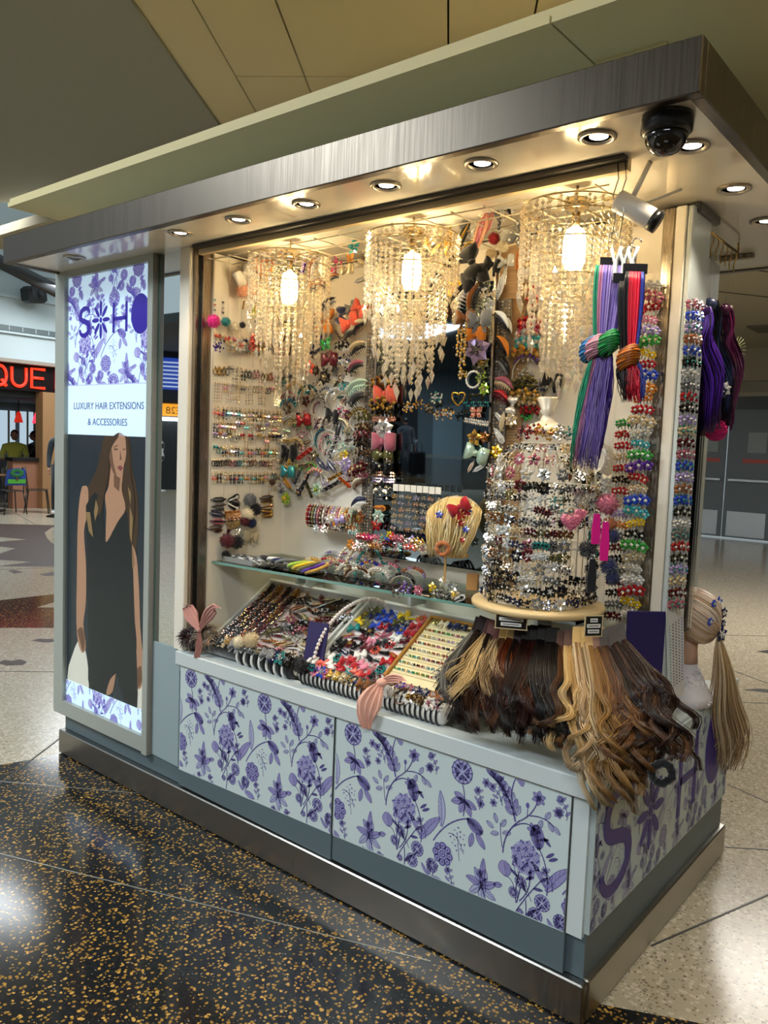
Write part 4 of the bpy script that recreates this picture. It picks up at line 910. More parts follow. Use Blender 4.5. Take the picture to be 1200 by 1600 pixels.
table('''145 865 leaf black grey 110 0, 150 910 leaf grey brown 100 5, 140 945 bar grey black 90 5, 135 975 leaf navy grey 115 -8, 140 1030 leaf rose black 110 -5, 120 1075 leaf brown grey 110 5, 150 1100 leaf burgundy black 60 10,
255 860 snap black silver 100 20, 260 890 snap grey black 105 -15, 258 920 snap black white 100 -25, 250 960 bar copper gold 110 0, 250 985 bar peach gold 110 0, 250 1010 bar copper cream 110 0, 258 1040 bar champagne gold 100 8, 260 1065 bar gold champagne 95 12, 225 1080 leaf burgundy black 90 70,
505 850 leaf brown grey 105 5, 510 880 snap gold brown 95 0, 515 915 snap champagne tortoise 95 10, 510 955 snap brown gold 95 -5, 515 985 snap tortoise gold 90 5,
300 1110 spray cream silver 70 0, 385 1140 bow champagne champagne 105 -10''', O3, S3, (0, XW), 'on the lower left-wall clip panel', 'clips on the lower panel of the left niche wall', FL)
for c, x, y, w in (('grey', 388, 870, 118), ('black', 430, 940, 115), ('cream', 370, 975, 118), ('burgundy', 350, 1030, 90), ('navy', 400, 1045, 90), ('brown', 555, 735, 62), ('burgundy', 215, 1175, 130), ('black', 290, 1185, 125)):
    P = at(O3[0]+x*S3, O3[1]+y*S3, 0, XW+.04); put('pom', c, c, T(P) @ SC(w*S3*mpp(P)), 'in the pile of pompoms low on the left niche wall' if y > 1100 else 'hanging on the lower left niche wall panel', 'pompoms low on the left niche wall')
# hanging under the lattice at the left: plush animals' bows and scarves
OA, SA = (320, 370), .11872
table('490 500 bow white black 250 40, 740 330 bow peach orange 260 38, 780 420 pbow orange orange 190 30, 500 900 bar tortoise gold 90 80, 570 990 bar black gold 120 80, 640 980 leaf lime gold 170 80, 720 1050 leaf olive gold 150 85, 160 1450 spray purple navy 150 0', OA, SA, (0, XW+.05), 'high on the left niche wall', 'items high on the left niche wall', FL)
table('620 1430 spray coral red 170 0, 780 1460 spray gold black 150 0, 450 1430 flower silver coral 170 0, 330 1440 flower champagne silver 170 0, 540 1470 flower grey silver 110 0, 640 1340 flower coral pink 130 0', OA, SA, (0, XW+.02), 'in dense band under left-wall pompoms', 'clips below the pompoms', FL)
for c, px, py, w in (('peach', 393, 451, .075), ('coral', 392, 443, .03), ('peach', 379, 455, .06)):
    put('pom', c, 'peach', T(at(px, py, 0, XW+.06)) @ SC(w), ('large soft' if w > .07 else 'small' if w < .05 else 'medium')+' one hanging high by the left chandelier', 'peach pompoms by the left chandelier')
# ================================================================== BACK WALL, white panel with headbands
YB = .484
OB, SB = (420, 580), .1874
table('''180 110 band black grey 150 0, 345 190 band teal navy 165 5, 495 195 band navy silver 120 -5, 640 240 band silver champagne 150 10, 185 235 band rose black 140 0, 182 300 band navy turquoise 140 0, 430 270 band grey brown 120 0, 195 450 band gold champagne 125 0, 300 485 band green olive 140 -5, 780 390 band olive gold 165 0, 295 560 band rose silver 125 10, 455 560 band navy teal 130 60, 490 600 band grey pink 125 60, 360 830 band green lime 150 5, 400 890 band coral cream 155 20, 240 170 band champagne gold 150 0, 560 210 band white silver 150 20, 520 440 band white champagne 150 30, 620 460 band cream silver 140 -20, 560 690 band white silver 150 50, 240 620 band cream gold 130 0, 600 830 band white lavender 140 -20, 350 740 band brown rose 130 0''', OB, SB, (1, YB), 'on the white back panel', 'headbands on the white back panel')
table('''620 130 flower turquoise silver 75 0, 175 385 bar silver clear 125 20, 300 410 gbow red red 120 5, 435 430 spray burgundy silver 100 0, 540 360 bow black black 115 -10, 625 340 spray hotpink silver 95 0, 590 490 leaf black grey 130 75, 675 500 spray cream champagne 95 0, 180 580 bar gold champagne 115 5, 182 670 bow black black 135 0, 620 640 flower mint silver 90 0, 635 700 flower yellow champagne 85 0, 310 690 bar red coral 145 30, 560 610 bar black silver 120 60, 485 690 spray red silver 55 0, 445 770 leaf navy grey 130 -40, 530 790 leaf navy silver 125 -42, 650 770 flower lavender silver 105 0, 185 775 spray gold yellow 90 0, 320 785 bar brown grey 125 5, 170 835 gbow turquoise turquoise 120 0, 640 925 bar orange red 115 -30, 560 880 bar gold brown 125 25, 530 960 bar black grey 150 25, 245 890 bar navy grey 100 60, 310 920 bar black navy 125 60, 160 930 leaf orange gold 110 -40, 345 990 bar black olive 110 -60, 410 985 flower mint lime 105 0, 150 1060 flower lime yellow 95 0, 125 1000 flower silver navy 95 0, 255 1010 flower navy gold 65 0, 440 210 spray grey silver 90 0, 300 650 spray rose silver 80 0, 700 640 spray mint silver 70 0, 580 560 spray lavender silver 70 0, 660 860 spray lavender silver 80 0, 250 800 spray olive lime 70 0, 460 1000 spray white silver 80 0''', OB, SB, (1, YB-.012), 'among headbands on white back panel', 'clips among the headbands')
gx = random.Random(77)
for i in range(7):
    for j in range(12):
        px, py = 446+i*16.5+gx.uniform(-5, 5), 505+j*23+gx.uniform(-7, 7); P = at(px, py, 1, YB-.004); c = gx.choice(['silver', 'grey', 'navy', 'olive', 'champagne', 'rose', 'burgundy', 'clear', 'teal', 'black', 'brown', 'lavender', 'white'])
        put(gx.choice(['spray', 'bar', 'spray', 'band', 'flower', 'leaf']), c, gx.choice(['silver', 'champagne', 'black']), T(P) @ RY(gx.uniform(-1, 1)) @ SC(gx.uniform(.045, .062)), 'in %s row down, %s from left, back panel' % (ordn(j+1), ordn(i+1)), 'small clips filling the white back panel', gx.randint(0, 9))
# column of claw clips and brown jaw clips on the rhinestone strip
table('''750 150 claw mint mint 195 25, 745 240 claw grey black 160 30, 800 380 jaw olive champagne 120 0, 800 470 jaw brown champagne 115 0, 795 530 jaw burgundy rose 125 10, 790 600 jaw black brown 115 0, 800 680 jaw brown black 115 -5, 765 820 jaw burgundy champagne 150 22, 780 745 jaw grey brown 110 0, 760 940 claw cream brown 135 30, 765 1110 claw navy white 150 20, 760 1220 flower copper gold 105 0, 790 880 jaw rose brown 90 15''', OB, SB, (1, .462), 'on strip left of tinted mirror', 'clips on the strip left of the tinted mirror')
OC, SCC = (430, 360), .15004
table('''880 1010 claw cream black 190 28, 870 1240 claw champagne black 200 22, 855 1430 claw rose black 185 20, 790 1090 claw grey black 150 20, 720 1200 jaw black silver 130 0, 740 1370 spray navy silver 150 0, 580 1350 pbow burgundy brown 170 0, 570 950 pbow orange orange 190 88, 500 960 pbow copper orange 180 88, 700 890 bow navy grey 140 80, 790 960 bow coral black 190 20, 900 810 bow coral red 170 -30, 800 800 bow grey black 120 20, 540 1200 fly green teal 150 10, 420 1260 fly navy grey 150 -20, 370 1430 flower coral rose 130 0, 530 1530 flower black champagne 140 0, 160 1260 leaf black tortoise 110 80, 460 1150 fly navy purple 120 0, 970 900 flower grey silver 100 0, 680 1200 spray olive silver 110 0, 690 1540 spray brown champagne 110 0, 590 1110 leaf grey black 100 60''', OC, SCC, (1, .455), 'on panel right of left chandelier', 'clips between the left and middle chandeliers')
table('''120 210 bar coral red 160 38, 210 280 spray lavender navy 120 0, 320 340 bar lavender purple 170 70, 420 390 claw brown grey 190 60, 530 380 claw white cream 180 85, 650 360 spray hotpink rose 150 80, 620 500 claw tortoise black 130 10, 460 600 claw brown black 210 0, 570 790 claw black grey 190 35, 760 410 gbow champagne champagne 130 0, 930 350 claw brown champagne 160 -40, 900 520 leaf grey silver 140 10, 830 170 flower turquoise teal 140 0, 1040 300 bow grey grey 150 35, 790 300 fly orange gold 100 0''', OC, SCC, (1, .27), 'hanging right of the left chandelier', 'clips hung from the ceiling lattice')
OE, SE = (640, 300), .15833
table('''200 500 flower champagne gold 140 45, 270 560 leaf gold champagne 120 40, 390 480 leaf gold gold 200 80, 540 440 leaf black gold 230 60, 440 590 tie gold champagne 130 0, 600 580 tie gold silver 130 0, 340 810 bar black white 330 38, 640 700 bow black black 260 -70, 660 860 bow black black 230 20, 830 720 bow black grey 160 -20, 470 970 flower yellow orange 190 0, 530 1050 claw black silver 260 62, 670 1050 claw tortoise black 240 70, 350 990 flower grey black 130 0, 820 1010 spray silver champagne 190 0, 800 1120 flower clear silver 110 0, 910 930 leaf silver clear 200 75, 960 690 gbow clear white 150 0, 950 820 bar clear silver 140 88, 1100 430 fly grey silver 220 60, 940 160 claw grey silver 240 80, 1030 150 claw black silver 150 85, 900 290 bar navy silver 130 85, 720 400 leaf peach pink 310 72, 800 300 leaf pink peach 180 70, 740 200 flower white silver 120 0, 600 400 flower clear champagne 110 0, 1080 680 leaf orange copper 180 88, 560 1240 bow tortoise brown 170 0, 700 1260 bow grey black 200 0, 900 1270 claw clear black 190 -45''', OE, SE, (1, .26), 'in cluster right of middle chandelier', 'cluster right of the middle chandelier')
for c, x, y, w in (('red', 835, 460, 140), ('white', 950, 430, 150), ('cream', 920, 540, 140), ('grey', 540, 330, 120), ('brown', 350, 1190, 170), ('tortoise', 480, 1240, 140), ('cream', 280, 390, 130), ('champagne', 800, 610, 120), ('brown', 600, 1230, 130)):
    P = at(OE[0]+x*SE, OE[1]+y*SE, 1, .27); put('pom', c, c, T(P) @ SC(w*SE*mpp(P)), ('above' if y < 700 else 'below')+(' left' if x < 560 else ' right')+' of black bows near middle chandelier', 'pompoms in the cluster by the middle chandelier')
# left edge of the tinted mirror
OF, SF = (560, 580), .175
table('''250 110 jaw tortoise gold 190 0, 255 210 bow coral coral 200 0, 240 290 jaw gold black 190 0, 245 345 jaw black gold 175 0, 245 430 bar peach rosegold 200 0, 240 520 flower silver clear 185 0, 240 630 bow rose pink 200 0, 230 750 gbow olive black 180 0, 225 850 gbow black olive 190 0, 240 920 bar rosegold champagne 200 0, 245 975 bar lavender silver 195 0, 240 1060 spray black white 180 0, 210 1140 leaf black grey 120 0, 190 1220 snap orange copper 110 0, 190 1300 flower mint silver 120 0, 170 1370 flower red coral 110 0''', OF, SF, (1, .452), 'on left edge of tinted mirror', 'clips down the left edge of the tinted mirror')
OG, SG2 = (720, 500), .15
table('''170 150 bow orange tortoise 180 0, 190 310 flower lavender grey 260 0, 240 440 flower olive gold 140 0, 130 620 tie white silver 130 0, 230 600 spray lime olive 120 0, 250 720 flower lime champagne 110 0, 180 880 bar teal navy 240 0, 170 970 fly peach coral 150 0, 180 1065 bar silver clear 230 -8, 150 1230 flower gold tortoise 150 0, 250 1220 flower tortoise orange 110 0, 180 1390 gbow mint white 220 -15, 110 1530 leaf cream rosegold 110 60, 200 1540 leaf clear silver 140 30, 60 100 spray clear silver 120 0, 30 560 spray yellow gold 90 0, 40 300 spray champagne gold 90 0''', OG, SG2, (1, .452), 'on right edge of tinted mirror', 'clips down the right edge of the tinted mirror')
table('''470 60 claw clear black 180 -50, 430 280 claw orange black 210 -55, 440 490 claw black grey 200 -50, 450 680 claw rose champagne 200 -25, 420 810 claw red burgundy 180 -30, 550 890 gbow white white 140 80, 440 1060 leaf champagne cream 160 80, 400 1010 snap white silver 110 -40, 530 1040 flower champagne white 130 0, 400 1200 snap silver white 150 -50, 380 1370 flower yellow gold 120 0, 480 1370 bar black silver 120 60, 300 130 spray tortoise gold 110 0, 340 1540 spray silver grey 120 0''', OG, SG2, (1, .462), 'on strip right of tinted mirror', 'clips on the strip right of the tinted mirror')
table('''770 40 jaw red coral 230 0, 760 95 jaw pink red 220 0, 740 170 jaw silver rosegold 230 0, 740 250 jaw turquoise silver 230 0, 710 330 jaw gold orange 230 0, 700 470 band purple brown 220 0, 680 560 spray silver champagne 170 0, 690 660 jaw olive black 200 0, 840 720 spray silver navy 170 0, 950 630 bow black black 190 -8, 690 800 jaw gold brown 230 0, 700 840 jaw champagne olive 210 0, 740 945 jaw red burgundy 160 0, 700 980 flower green black 130 0, 760 -210 flower coral red 150 0, 770 -290 flower red coral 150 0, 740 -60 flower grey olive 130 0''', OG, SG2, (1, YB), 'on wall right of ribbed panel', 'clips on the pale wall right of the ribbed panel')
table('''1120 1270 bar black olive 200 -40, 1150 900 flower pink rose 130 0, 1120 1050 bar gold champagne 130 20, 1160 1150 tie white clear 190 0, 1140 1420 scrunch grey grey 120 0, 1300 1330 flower clear silver 140 0, 1050 1260 snap copper brown 70 80''', (640, 440), .24, (1, YB), 'on wall behind hanging ponytails', 'items behind the hanging ponytails')
# headband ring row under the white panel, on its rod
rodz = at(510, 792, 1, .42).z
b = MB(); b.tube([(at(482, 788, 1, .42).x, .42, rodz), (at(556, 788, 1, .42).x, .42, rodz)], .006, plastic('E8E4DA'), 6); b.tube([(at(482, 788, 1, .42).x, .42, rodz), (at(482, 788, 1, .42).x, .5, rodz)], .006, plastic('E8E4DA'), 6)
b.build('headband_rod', K)
cl = ['red', 'burgundy', 'olive', 'grey', 'rose', 'brown', 'silver', 'burgundy', 'rosegold', 'lavender', 'silver', 'rose', 'champagne', 'cream', 'gold', 'white', 'mint']
for i, c in enumerate(cl):
    x = at(486+i*4.2, 790, 1, .42).x
    put('tie', c, 'silver' if i % 2 else 'champagne', T(x, .42, rodz-.043) @ RZ(math.pi/2+.38) @ SC(.088), '%s from left on rod under back panel' % ordn(i+1), 'beaded rings on the rod', i)
# rhinestone trims beside the mirror (kiosk parts)
def trim(xa, xb, z0, z1, y):
    b = MB(); g = random.Random(3); m = [gemc('silver'), gemc('grey'), gemc('champagne')]; n = int((z1-z0)/.012); k = max(2, int((xb-xa)/.012))
    b.box((xa, y, z0), (xb, y+.008, z1), M('trim_backing', '6B6258', .5))
    for i in range(n):
        for j in range(k): b.octa((xa+(j+.5)*(xb-xa)/k, y-.001, z0+(i+.5)*.012), (.0052, .004, .0052), m[g.randint(0, 2)])
    b.build('rhinestone_trim', K, kind='stuff')
trim(-1.262, -1.203, 1.08, 2.0, .474); trim(-.668, -.612, 1.08, 2.08, .474)
# clear boards of crystal clips standing under the mirror
OH, SH = (560, 740), .18333
e = empty('clip_display_board', T(at(650, 832, 1, .40)), label='clear board with rows of amber and silver crystal clips under the mirror', cat='display board')
ZB0 = at(650, 832, 1, .40)
b = MB(); b.box((-.115, .0, -.005), (.125, .004, .175), clear()); b.build('board', e)
for i in range(8): b = MB(); b.box((-.112+i*.028, -.006, .148+.001*(i % 3)), (-.088+i*.028, -.003, .174), M('price_tag', 'EFE9DC', .6)); b.build('price_tag', e)
for r in range(6):
    for i in range(7):
        c = ('gold', 'silver', 'gold', 'lavender', 'grey', 'orange', 'champagne')[(i+r*2) % 7]
        put('spray', c, 'silver' if i % 2 else 'champagne', T(ZB0.x-.10+i*.034, .396, ZB0.z+.128-r*.024) @ SC(.032, .032, .026), 'in %s row, %s column of clear board' % (ordn(r+1), ordn(i+1)), 'crystal clips on the clear board', r+i)
# ================================================================== GLASS SHELF
def sh(px, py, z=SHZ): return at(px, py, 2, z)
SZ = SHZ+.0005
# silver clip tray, acrylic box, gold box
P = sh(352, 872); e = empty('clip_tray', T(-1.64, .20, SZ), label='shallow grey tray of silver clips at the left end of the glass shelf', cat='tray')
b = MB(); b.box((-.08, -.05, 0), (.10, .05, .004), plastic('8C8C88')); b.box((-.08, -.052, 0), (.10, -.05, .02), plastic('8C8C88')); b.box((-.08, .05, 0), (.10, .052, .02), plastic('8C8C88')); b.box((-.082, -.05, 0), (-.08, .05, .02), plastic('8C8C88')); b.build('tray_shell', e)
for i in range(12): put('snap', 'silver', 'grey' if i % 2 else 'clear', T(-1.70+(i % 6)*.03, .18+(i//6)*.045, SZ+.012) @ RX(-1.2) @ RZ(.4*(i % 3)-.4) @ SC(.045), '%s from left, %s row of grey tray' % (ordn(i % 6+1), 'front' if i < 6 else 'back'), 'silver clips in the grey tray')
put('pom', 'black', 'black', T(-1.72, .165, SZ+.022) @ SC(.045), 'at the left end of the shelf tray', 'shelf pompom')
e = empty('acrylic_box', T(-1.40, .215, SZ), label='clear acrylic box of stretchy headbands at the shelf front', cat='box')
b = MB(); A_ = clear()
for q in (((-.15, -.055, 0), (.16, -.052, .05)), ((-.15, .052, 0), (.16, .055, .05)), ((-.15, -.055, 0), (-.147, .055, .05)), ((.157, -.055, 0), (.16, .055, .05)), ((.02, -.055, 0), (.023, .055, .05)), ((-.15, -.055, 0), (.16, .055, .003))): b.box(*q, A_)
b.build('box_walls', e)
for i, (c, x) in enumerate((('black', -1.52), ('white', -1.48), ('navy', -1.455), ('grey', -1.43), ('lime', -1.36), ('yellow', -1.335), ('olive', -1.31), ('purple', -1.29), ('gold', -1.27))):
    put('tie', c, c, T(x+.02, .215, SZ+.024) @ RZ(.3*i) @ RX(1.2) @ SC(.09, .09, .09), '%s from left inside the clear acrylic box' % ordn(i+1), 'stretchy bands in the acrylic box')
for i, (c, px) in enumerate((('grey', 402), ('black', 412), ('gold', 426), ('champagne', 438), ('copper', 446), ('navy', 456), ('blue', 464), ('rose', 472), ('brown', 481), ('brown', 490), ('brown', 500), ('black', 510), ('black', 518))):
    P = sh(px, 862); put('scrunch', c, c, T(P.x, P.y, SZ+.028) @ RZ(.9) @ RX(.3) @ SC(.056), '%s from left in the shelf scrunchie row' % ordn(i+1), 'row of scrunchies on the shelf')
e = empty('gold_box', T(sh(423, 852).x, .455, SZ), label='small square gold cardboard box on the shelf beside the pearl jar', cat='box')
b = MB(); b.bbox((-.045, -.035, 0), (.045, .035, .04), M('gold_card', 'A8834A', .45, .3), .002); b.build('box_body', e); b = MB(); b.bbox((-.047, -.037, .04), (.047, .037, .05), M('gold_card', 'A8834A', .45, .3), .002); b.build('lid', e)
put('spray', 'black', 'silver', T(sh(423, 852).x, .43, SZ+.07) @ SC(.08), 'on top of small gold box', 'on the gold box'); put('flower', 'yellow', 'lime', T(sh(423, 852).x+.015, .425, SZ+.095) @ SC(.03), 'on top of small gold box', 'on the gold box')
# pearl jar lamp
xx = sh(455, 850).x
e = empty('pearl_jar', T(xx, .43, SZ), label='clear glass jar of pearls glowing pink on a silver base', cat='jar')
b = MB(); b.lathe([(.046, 0), (.048, .004), (.048, .034), (.044, .038), (0, .038)], metal('B8B8B4'), 22); b.build('silver_base', e)
b = MB(); b.lathe([(.036, .038), (.05, .06), (.054, .09), (.05, .12), (.044, .14)], clear(), 20); b.build('glass', e)
b = MB(); g = random.Random(2); mp_ = M('pearl', 'EADFD8', .15, 0, .8)
for k in range(150):
    a = k*2.39996; z = .06+.07*(k/150); r = .042*math.sqrt(g.uniform(.6, 1)); b.ball((r*math.cos(a), r*math.sin(a), z), .0058, mp_, 6, 4)
b.build('pearls', e, kind='stuff')
b = MB(); b.lathe([(0, .041), (.034, .041), (.036, .05), (0, .055)], M('pink_led', 'F05A78', .4, emit=2.5, ecol='FF5A78'), 16); b.build('pink_light', e)
def sign_card(px, py, y, w, h, lab, stick=0., zoff=None, rz=.0, lines=3):
    P = at(px, py, 1, y); e = empty('sign_card', T(P) @ RZ(rz), label=lab, cat='sign')
    b = MB(); n = 5; b.bbox((-w/2, -.002, -h/2), (w/2, .002, h/2), plastic('171514'), .0015); b.build('card', e)
    b = MB()
    for s in (-1, 1): b.box((-w/2-.003, -.003, s*h/2-.0015), (w/2+.003, .0, s*h/2+.0015), M('sign_gilt', 'CDB98E', .4)); b.box((s*w/2-.0015, -.003, -h/2), (s*w/2+.0015, 0, h/2), M('sign_gilt', 'CDB98E', .4))
    b.build('gilt_border', e)
    for k in range(lines):
        ww = w*(.42, .78, .66)[k % 3]*.5; b = MB(); z = h*(.28-.27*k); b.box((-ww, -.0032, z-h*.09), (ww, -.002, z+h*.09), M('sign_strip_white', 'E8E6E0', .6)); st_ = b.build('printed_strip', e)
        b = MB(); b.box((-ww*.8, -.0036, z-h*.025), (ww*.8, -.0032, z+h*.03), M('sign_grey_line', '7A7874', .6)); b.build('print_line', st_)
    if stick: b = MB(); b.bbox((-.004, -.001, -h/2-stick), (.004, .003, -h/2), M('stick_wood', 'C49A5C', .6), .001); b.build('stick', e)
    return e
sign_card(491, 814, .40, .045, .055, 'small black sign card with white strips below the ring row', 0, rz=.3)
sign_card(697, 848, .285, .036, .048, 'small black sign card on a wooden stick by the blonde wig', .115, rz=.3)
# standing stuff at the back of the shelf
OI, SI = (470, 740), .25
table('''175 285 flower white silver 60 0, 200 275 flower cream white 55 0, 250 290 gbow lavender lavender 75 20, 290 265 flower copper champagne 70 0, 225 330 flower orange champagne 70 0, 240 345 jaw grey white 70 0, 320 340 jaw copper champagne 65 0, 340 370 jaw silver turquoise 75 0, 365 380 jaw green silver 60 0, 390 395 jaw red rose 75 0, 430 400 jaw hotpink red 75 0, 480 400 jaw rose pink 60 0, 515 405 spray turquoise yellow 65 0, 560 385 flower yellow lime 55 0, 545 430 flower blue lavender 70 0, 585 425 jaw gold champagne 55 80, 500 440 spray rose silver 70 0, 470 440 jaw mint silver 50 80, 155 345 spray silver grey 60 0, 130 340 flower rose brown 45 0, 280 330 jaw black champagne 60 0, 610 460 spray silver clear 60 0, 100 345 flower clear silver 60 0''', OI, SI, (1, .36), 'standing at back of glass shelf', 'ornaments at the back of the glass shelf', big=1.15)
for i, (px, y, c) in enumerate(((548, .36, 'cream'), (562, .34, 'champagne'), (578, .37, 'teal'))):
    P = at(px, 868, 1, y); b = MB(); m = gemc(c)
    for k in range(20): a = math.radians(k*9.5); b.ball((.055*math.cos(a), 0, .095*math.sin(a)), .0065, m, 6, 4)
    link('beaded_hoop', b.mesh('beaded_hoop'), None, T(P.x, P.y, SZ+.004) @ RZ(.9), '%s beaded hoop headband standing on the glass shelf' % cn(c), 'headband', 'beaded hoops')
def cup(px, py, c, h=.07, r=.022, lab='', clearm=True):
    P = sh(px, py); e = empty('display_cup', T(P.x, P.y, SZ), label=lab, cat='cup'); b = MB(); m = clear() if clearm else plastic(PAL[c]); b.lathe([(0, 0), (r*.85, 0), (r, h), (r*.93, h), (r*.8, .004), (0, .004)], m, 14); b.build('cup_wall', e)
    b = MB(); g = random.Random(px)
    for k in range(14): a = g.uniform(0, 6.28); q = r*.6*math.sqrt(g.random()); b.tube([(q*math.cos(a), q*math.sin(a), .006), (q*1.4*math.cos(a), q*1.4*math.sin(a), h+.02*g.random())], .0028, gemc(c), 4)
    b.build('hair_sticks', e, kind='stuff')
for px, c, lab in ((603, 'black', 'black sticks in a clear cup left of centre shelf'), (618, 'silver', 'silver hair pins in a clear shelf cup'), (636, 'champagne', 'champagne pins in a clear shelf cup'), (652, 'black', 'black pins in a clear cup near the wig'), (668, 'grey', 'grey pins in the clear cup nearest the wig')): cup(px, 880, c, lab=lab)
# fans of beaded combs along the front of the shelf
FANS = [(488, 890, 'gold', 'cream'), (512, 889, 'champagne', 'red'), (530, 893, 'rose', 'champagne'), (548, 896, 'white', 'grey'), (560, 886, 'lavender', 'white'), (578, 895, 'blue', 'orange'), (590, 906, 'white', 'silver'), (560, 905, 'brown', 'white'), (607, 897, 'pink', 'teal'), (626, 893, 'white', 'rose'), (612, 883, 'gold', 'champagne'), (642, 885, 'gold', 'gold'), (645, 905, 'copper', 'lavender'), (668, 896, 'hotpink', 'rose'), (628, 915, 'grey', 'black'), (520, 878, 'white', 'lavender'), (545, 880, 'lavender', 'rose')]
for i, (px, py, c, c2) in enumerate(FANS):
    P = sh(px, py); ang = -.5+.07*(i % 5); e = empty('comb_fan', T(P.x, P.y, SZ) @ RZ(.55), label='fan of %s and %s beaded hair combs, %s along the shelf front' % (cn(c), cn(c2), ordn(i+1)), cat='hair combs', group='fans of beaded combs')
    for k in range(5):
        b = MB(); R0 = .046-.0012*k
        for j in range(12): a = math.radians(15+j*13.6); b.octa((R0*math.cos(a), -.030+k*.014, .006+R0*.85*math.sin(a)), (.0075, .0068, .0075), gemc(c if (j//2+k) % 3 else c2))
        b.tube([(R0*.93*math.cos(math.radians(a)), -.030+k*.014, .003+R0*.8*math.sin(math.radians(a))) for a in range(10, 171, 20)], .0024, plastic('D8CFC0'), 4); b.build('comb', e)
table('''640 300 spray purple lavender 90 0, 715 320 flower rose pink 70 0, 760 350 snap black champagne 60 0, 800 300 flower yellow gold 60 0, 830 340 spray grey silver 80 0, 880 350 spray black grey 80 0, 935 340 flower champagne yellow 70 0, 960 370 snap silver black 80 30, 920 290 spray silver clear 90 0, 870 270 flower cream white 80 0, 590 330 spray grey brown 80 0, 980 180 spray white champagne 90 0, 1010 170 snap clear white 90 -20, 1060 110 tie red black 70 0''', (470, 840), .25833, (2, SHZ+.012), 'on front edge of glass shelf', 'loose clips on the shelf front edge', big=1.2)
b = MB(); b.bbox((-.018, -.016, 0), (.022, .018, .058), M('oak_block', 'B4824A', .5), .002); P = sh(737, 922); link('wooden_block', b.mesh('wooden_block'), None, T(P.x, P.y, SZ) @ RZ(.4), 'small upright wooden block on the glass shelf beside the turntable', 'block')
table('''580 400 flower red coral 70 0, 620 410 jaw rose pink 80 0, 660 415 spray silver champagne 80 0, 700 420 flower lavender silver 70 0, 740 425 jaw gold champagne 80 0, 560 440 jaw black red 80 0, 605 450 flower white rose 75 0, 650 455 spray turquoise silver 80 0, 690 460 jaw coral pink 80 0, 735 455 flower champagne gold 80 0, 770 470 flower cream rose 80 0, 520 450 spray grey silver 80 0, 480 455 jaw copper gold 80 0, 440 450 flower brown champagne 75 0, 400 455 jaw silver black 80 0, 360 450 spray rose silver 75 0, 320 445 flower orange gold 75 0''', (470, 740), .25, (1, .31), 'standing mid-depth on glass shelf', 'ornaments standing on the glass shelf', big=1.15)
# gold and crystal clips hung on nylon in front of the mirror
for i, (px, py, c, d, w) in enumerate(((640, 636, 'gold', 'champagne', 24), (657, 632, 'gold', 'brown', 22), (672, 638, 'gold', 'black', 18), (684, 621, 'silver', 'teal', 26), (690, 648, 'champagne', 'burgundy', 26), (704, 646, 'gold', 'silver', 24))):
    P = at(px, py, 1, .40); o = put('spray', c, d, T(P) @ SC(w*mpp(P)), '%s from left, hung before tinted mirror' % ordn(i+1), 'clips hung before the tinted mirror', i)
    b = MB(); k_ = 1/(w*mpp(P)); b.tube([(0, 0, .3), (0, 0, (2.26-P.z)*k_)], .0007*k_, clear('nylon'), 4); b.build('nylon_line', o)
P = at(716, 622, 1, .40); b = MB(); b.tube([(.028*(math.sin(t)**3), 0, .028*(.8125*math.cos(t)-.3125*math.cos(2*t)-.125*math.cos(3*t))) for t in [k*.2618 for k in range(24)]], .0035, metal(PAL['gold']), 5, True); link('gold_heart', b.mesh('gold_heart'), None, T(P), 'open gold heart hanging before the tinted mirror', 'charm')
for i, (px, y0, y1) in enumerate(((722, 512, 598), (728, 505, 575), (716, 515, 560))):
    A_, B_ = at(px, y0, 1, .40), at(px, y1, 1, .40); b = MB(); n_ = int((A_.z-B_.z)/.011)
    for k in range(n_): b.ball((A_.x+.003*math.sin(k*2), .40, A_.z-k*.011), .006, gemc('gold' if k % 2 else 'champagne'), 6, 4)
    b.build('bead_string', label='gold bead string, %s of three beside the mirror right edge' % ('longest', 'middle', 'shortest')[i], cat='beads', group='gold bead strings')
# strand hair tool -------------------------------------------------------------
def strands(b, paths, mats, r=.0022, n=3, taper=.35):
    for i, P in enumerate(paths):
        N = len(P); b.tube(P, [r*(1-(1-taper)*(k/(N-1))**2) for k in range(N)], mats[i % len(mats)], n)
def bezp(P, t):
    P = [Vector(p) for p in P]
    while len(P) > 1: P = [P[i]*(1-t)+P[i+1]*t for i in range(len(P)-1)]
    return P[0]
# blonde wig seen from behind, on a stand, patriotic clips
WP = at(712, 815, 1, .33)
e = empty('blonde_wig', T(WP) @ RZ(.5), label='blonde wig head seen from behind with red and blue star clips', cat='wig')
b = MB(); b.ball((0, 0, .0), (.074, .08, .09), hairm('DDBB78'), 16, 10); b.lathe([(.05, -.12), (.052, -.115), (.035, -.1), (.032, -.06)], plastic('D8B060'), 14); b.build('head_form', e)
b = MB(); P_ = []; g = random.Random(4)
for k in range(170):
    u = g.uniform(-1.25, 1.25); st0 = Vector((.072*math.sin(u), .03-.02*abs(u), .088*math.cos(u*.8)))
    mid = Vector((.098*math.sin(u), -.088*math.cos(u*.7)-.008, .02+.03*math.cos(u))); en = Vector((.06*math.sin(u)-.02, -.085+g.uniform(-.01, .01), -.10+g.uniform(-.02, .02)))
    P_.append([bezp((st0, (st0+mid)*.62, mid, (mid+en)*.55, en), t/11)+Vector((.004*math.sin(t*1.1+k), .003*math.sin(k*2.+t), 0)) for t in range(12)])
strands(b, P_, [hairm('EBD59C'), hairm('DEC283'), hairm('F2E2B4'), hairm('D2B06E')], .0030); b.build('hair', e)
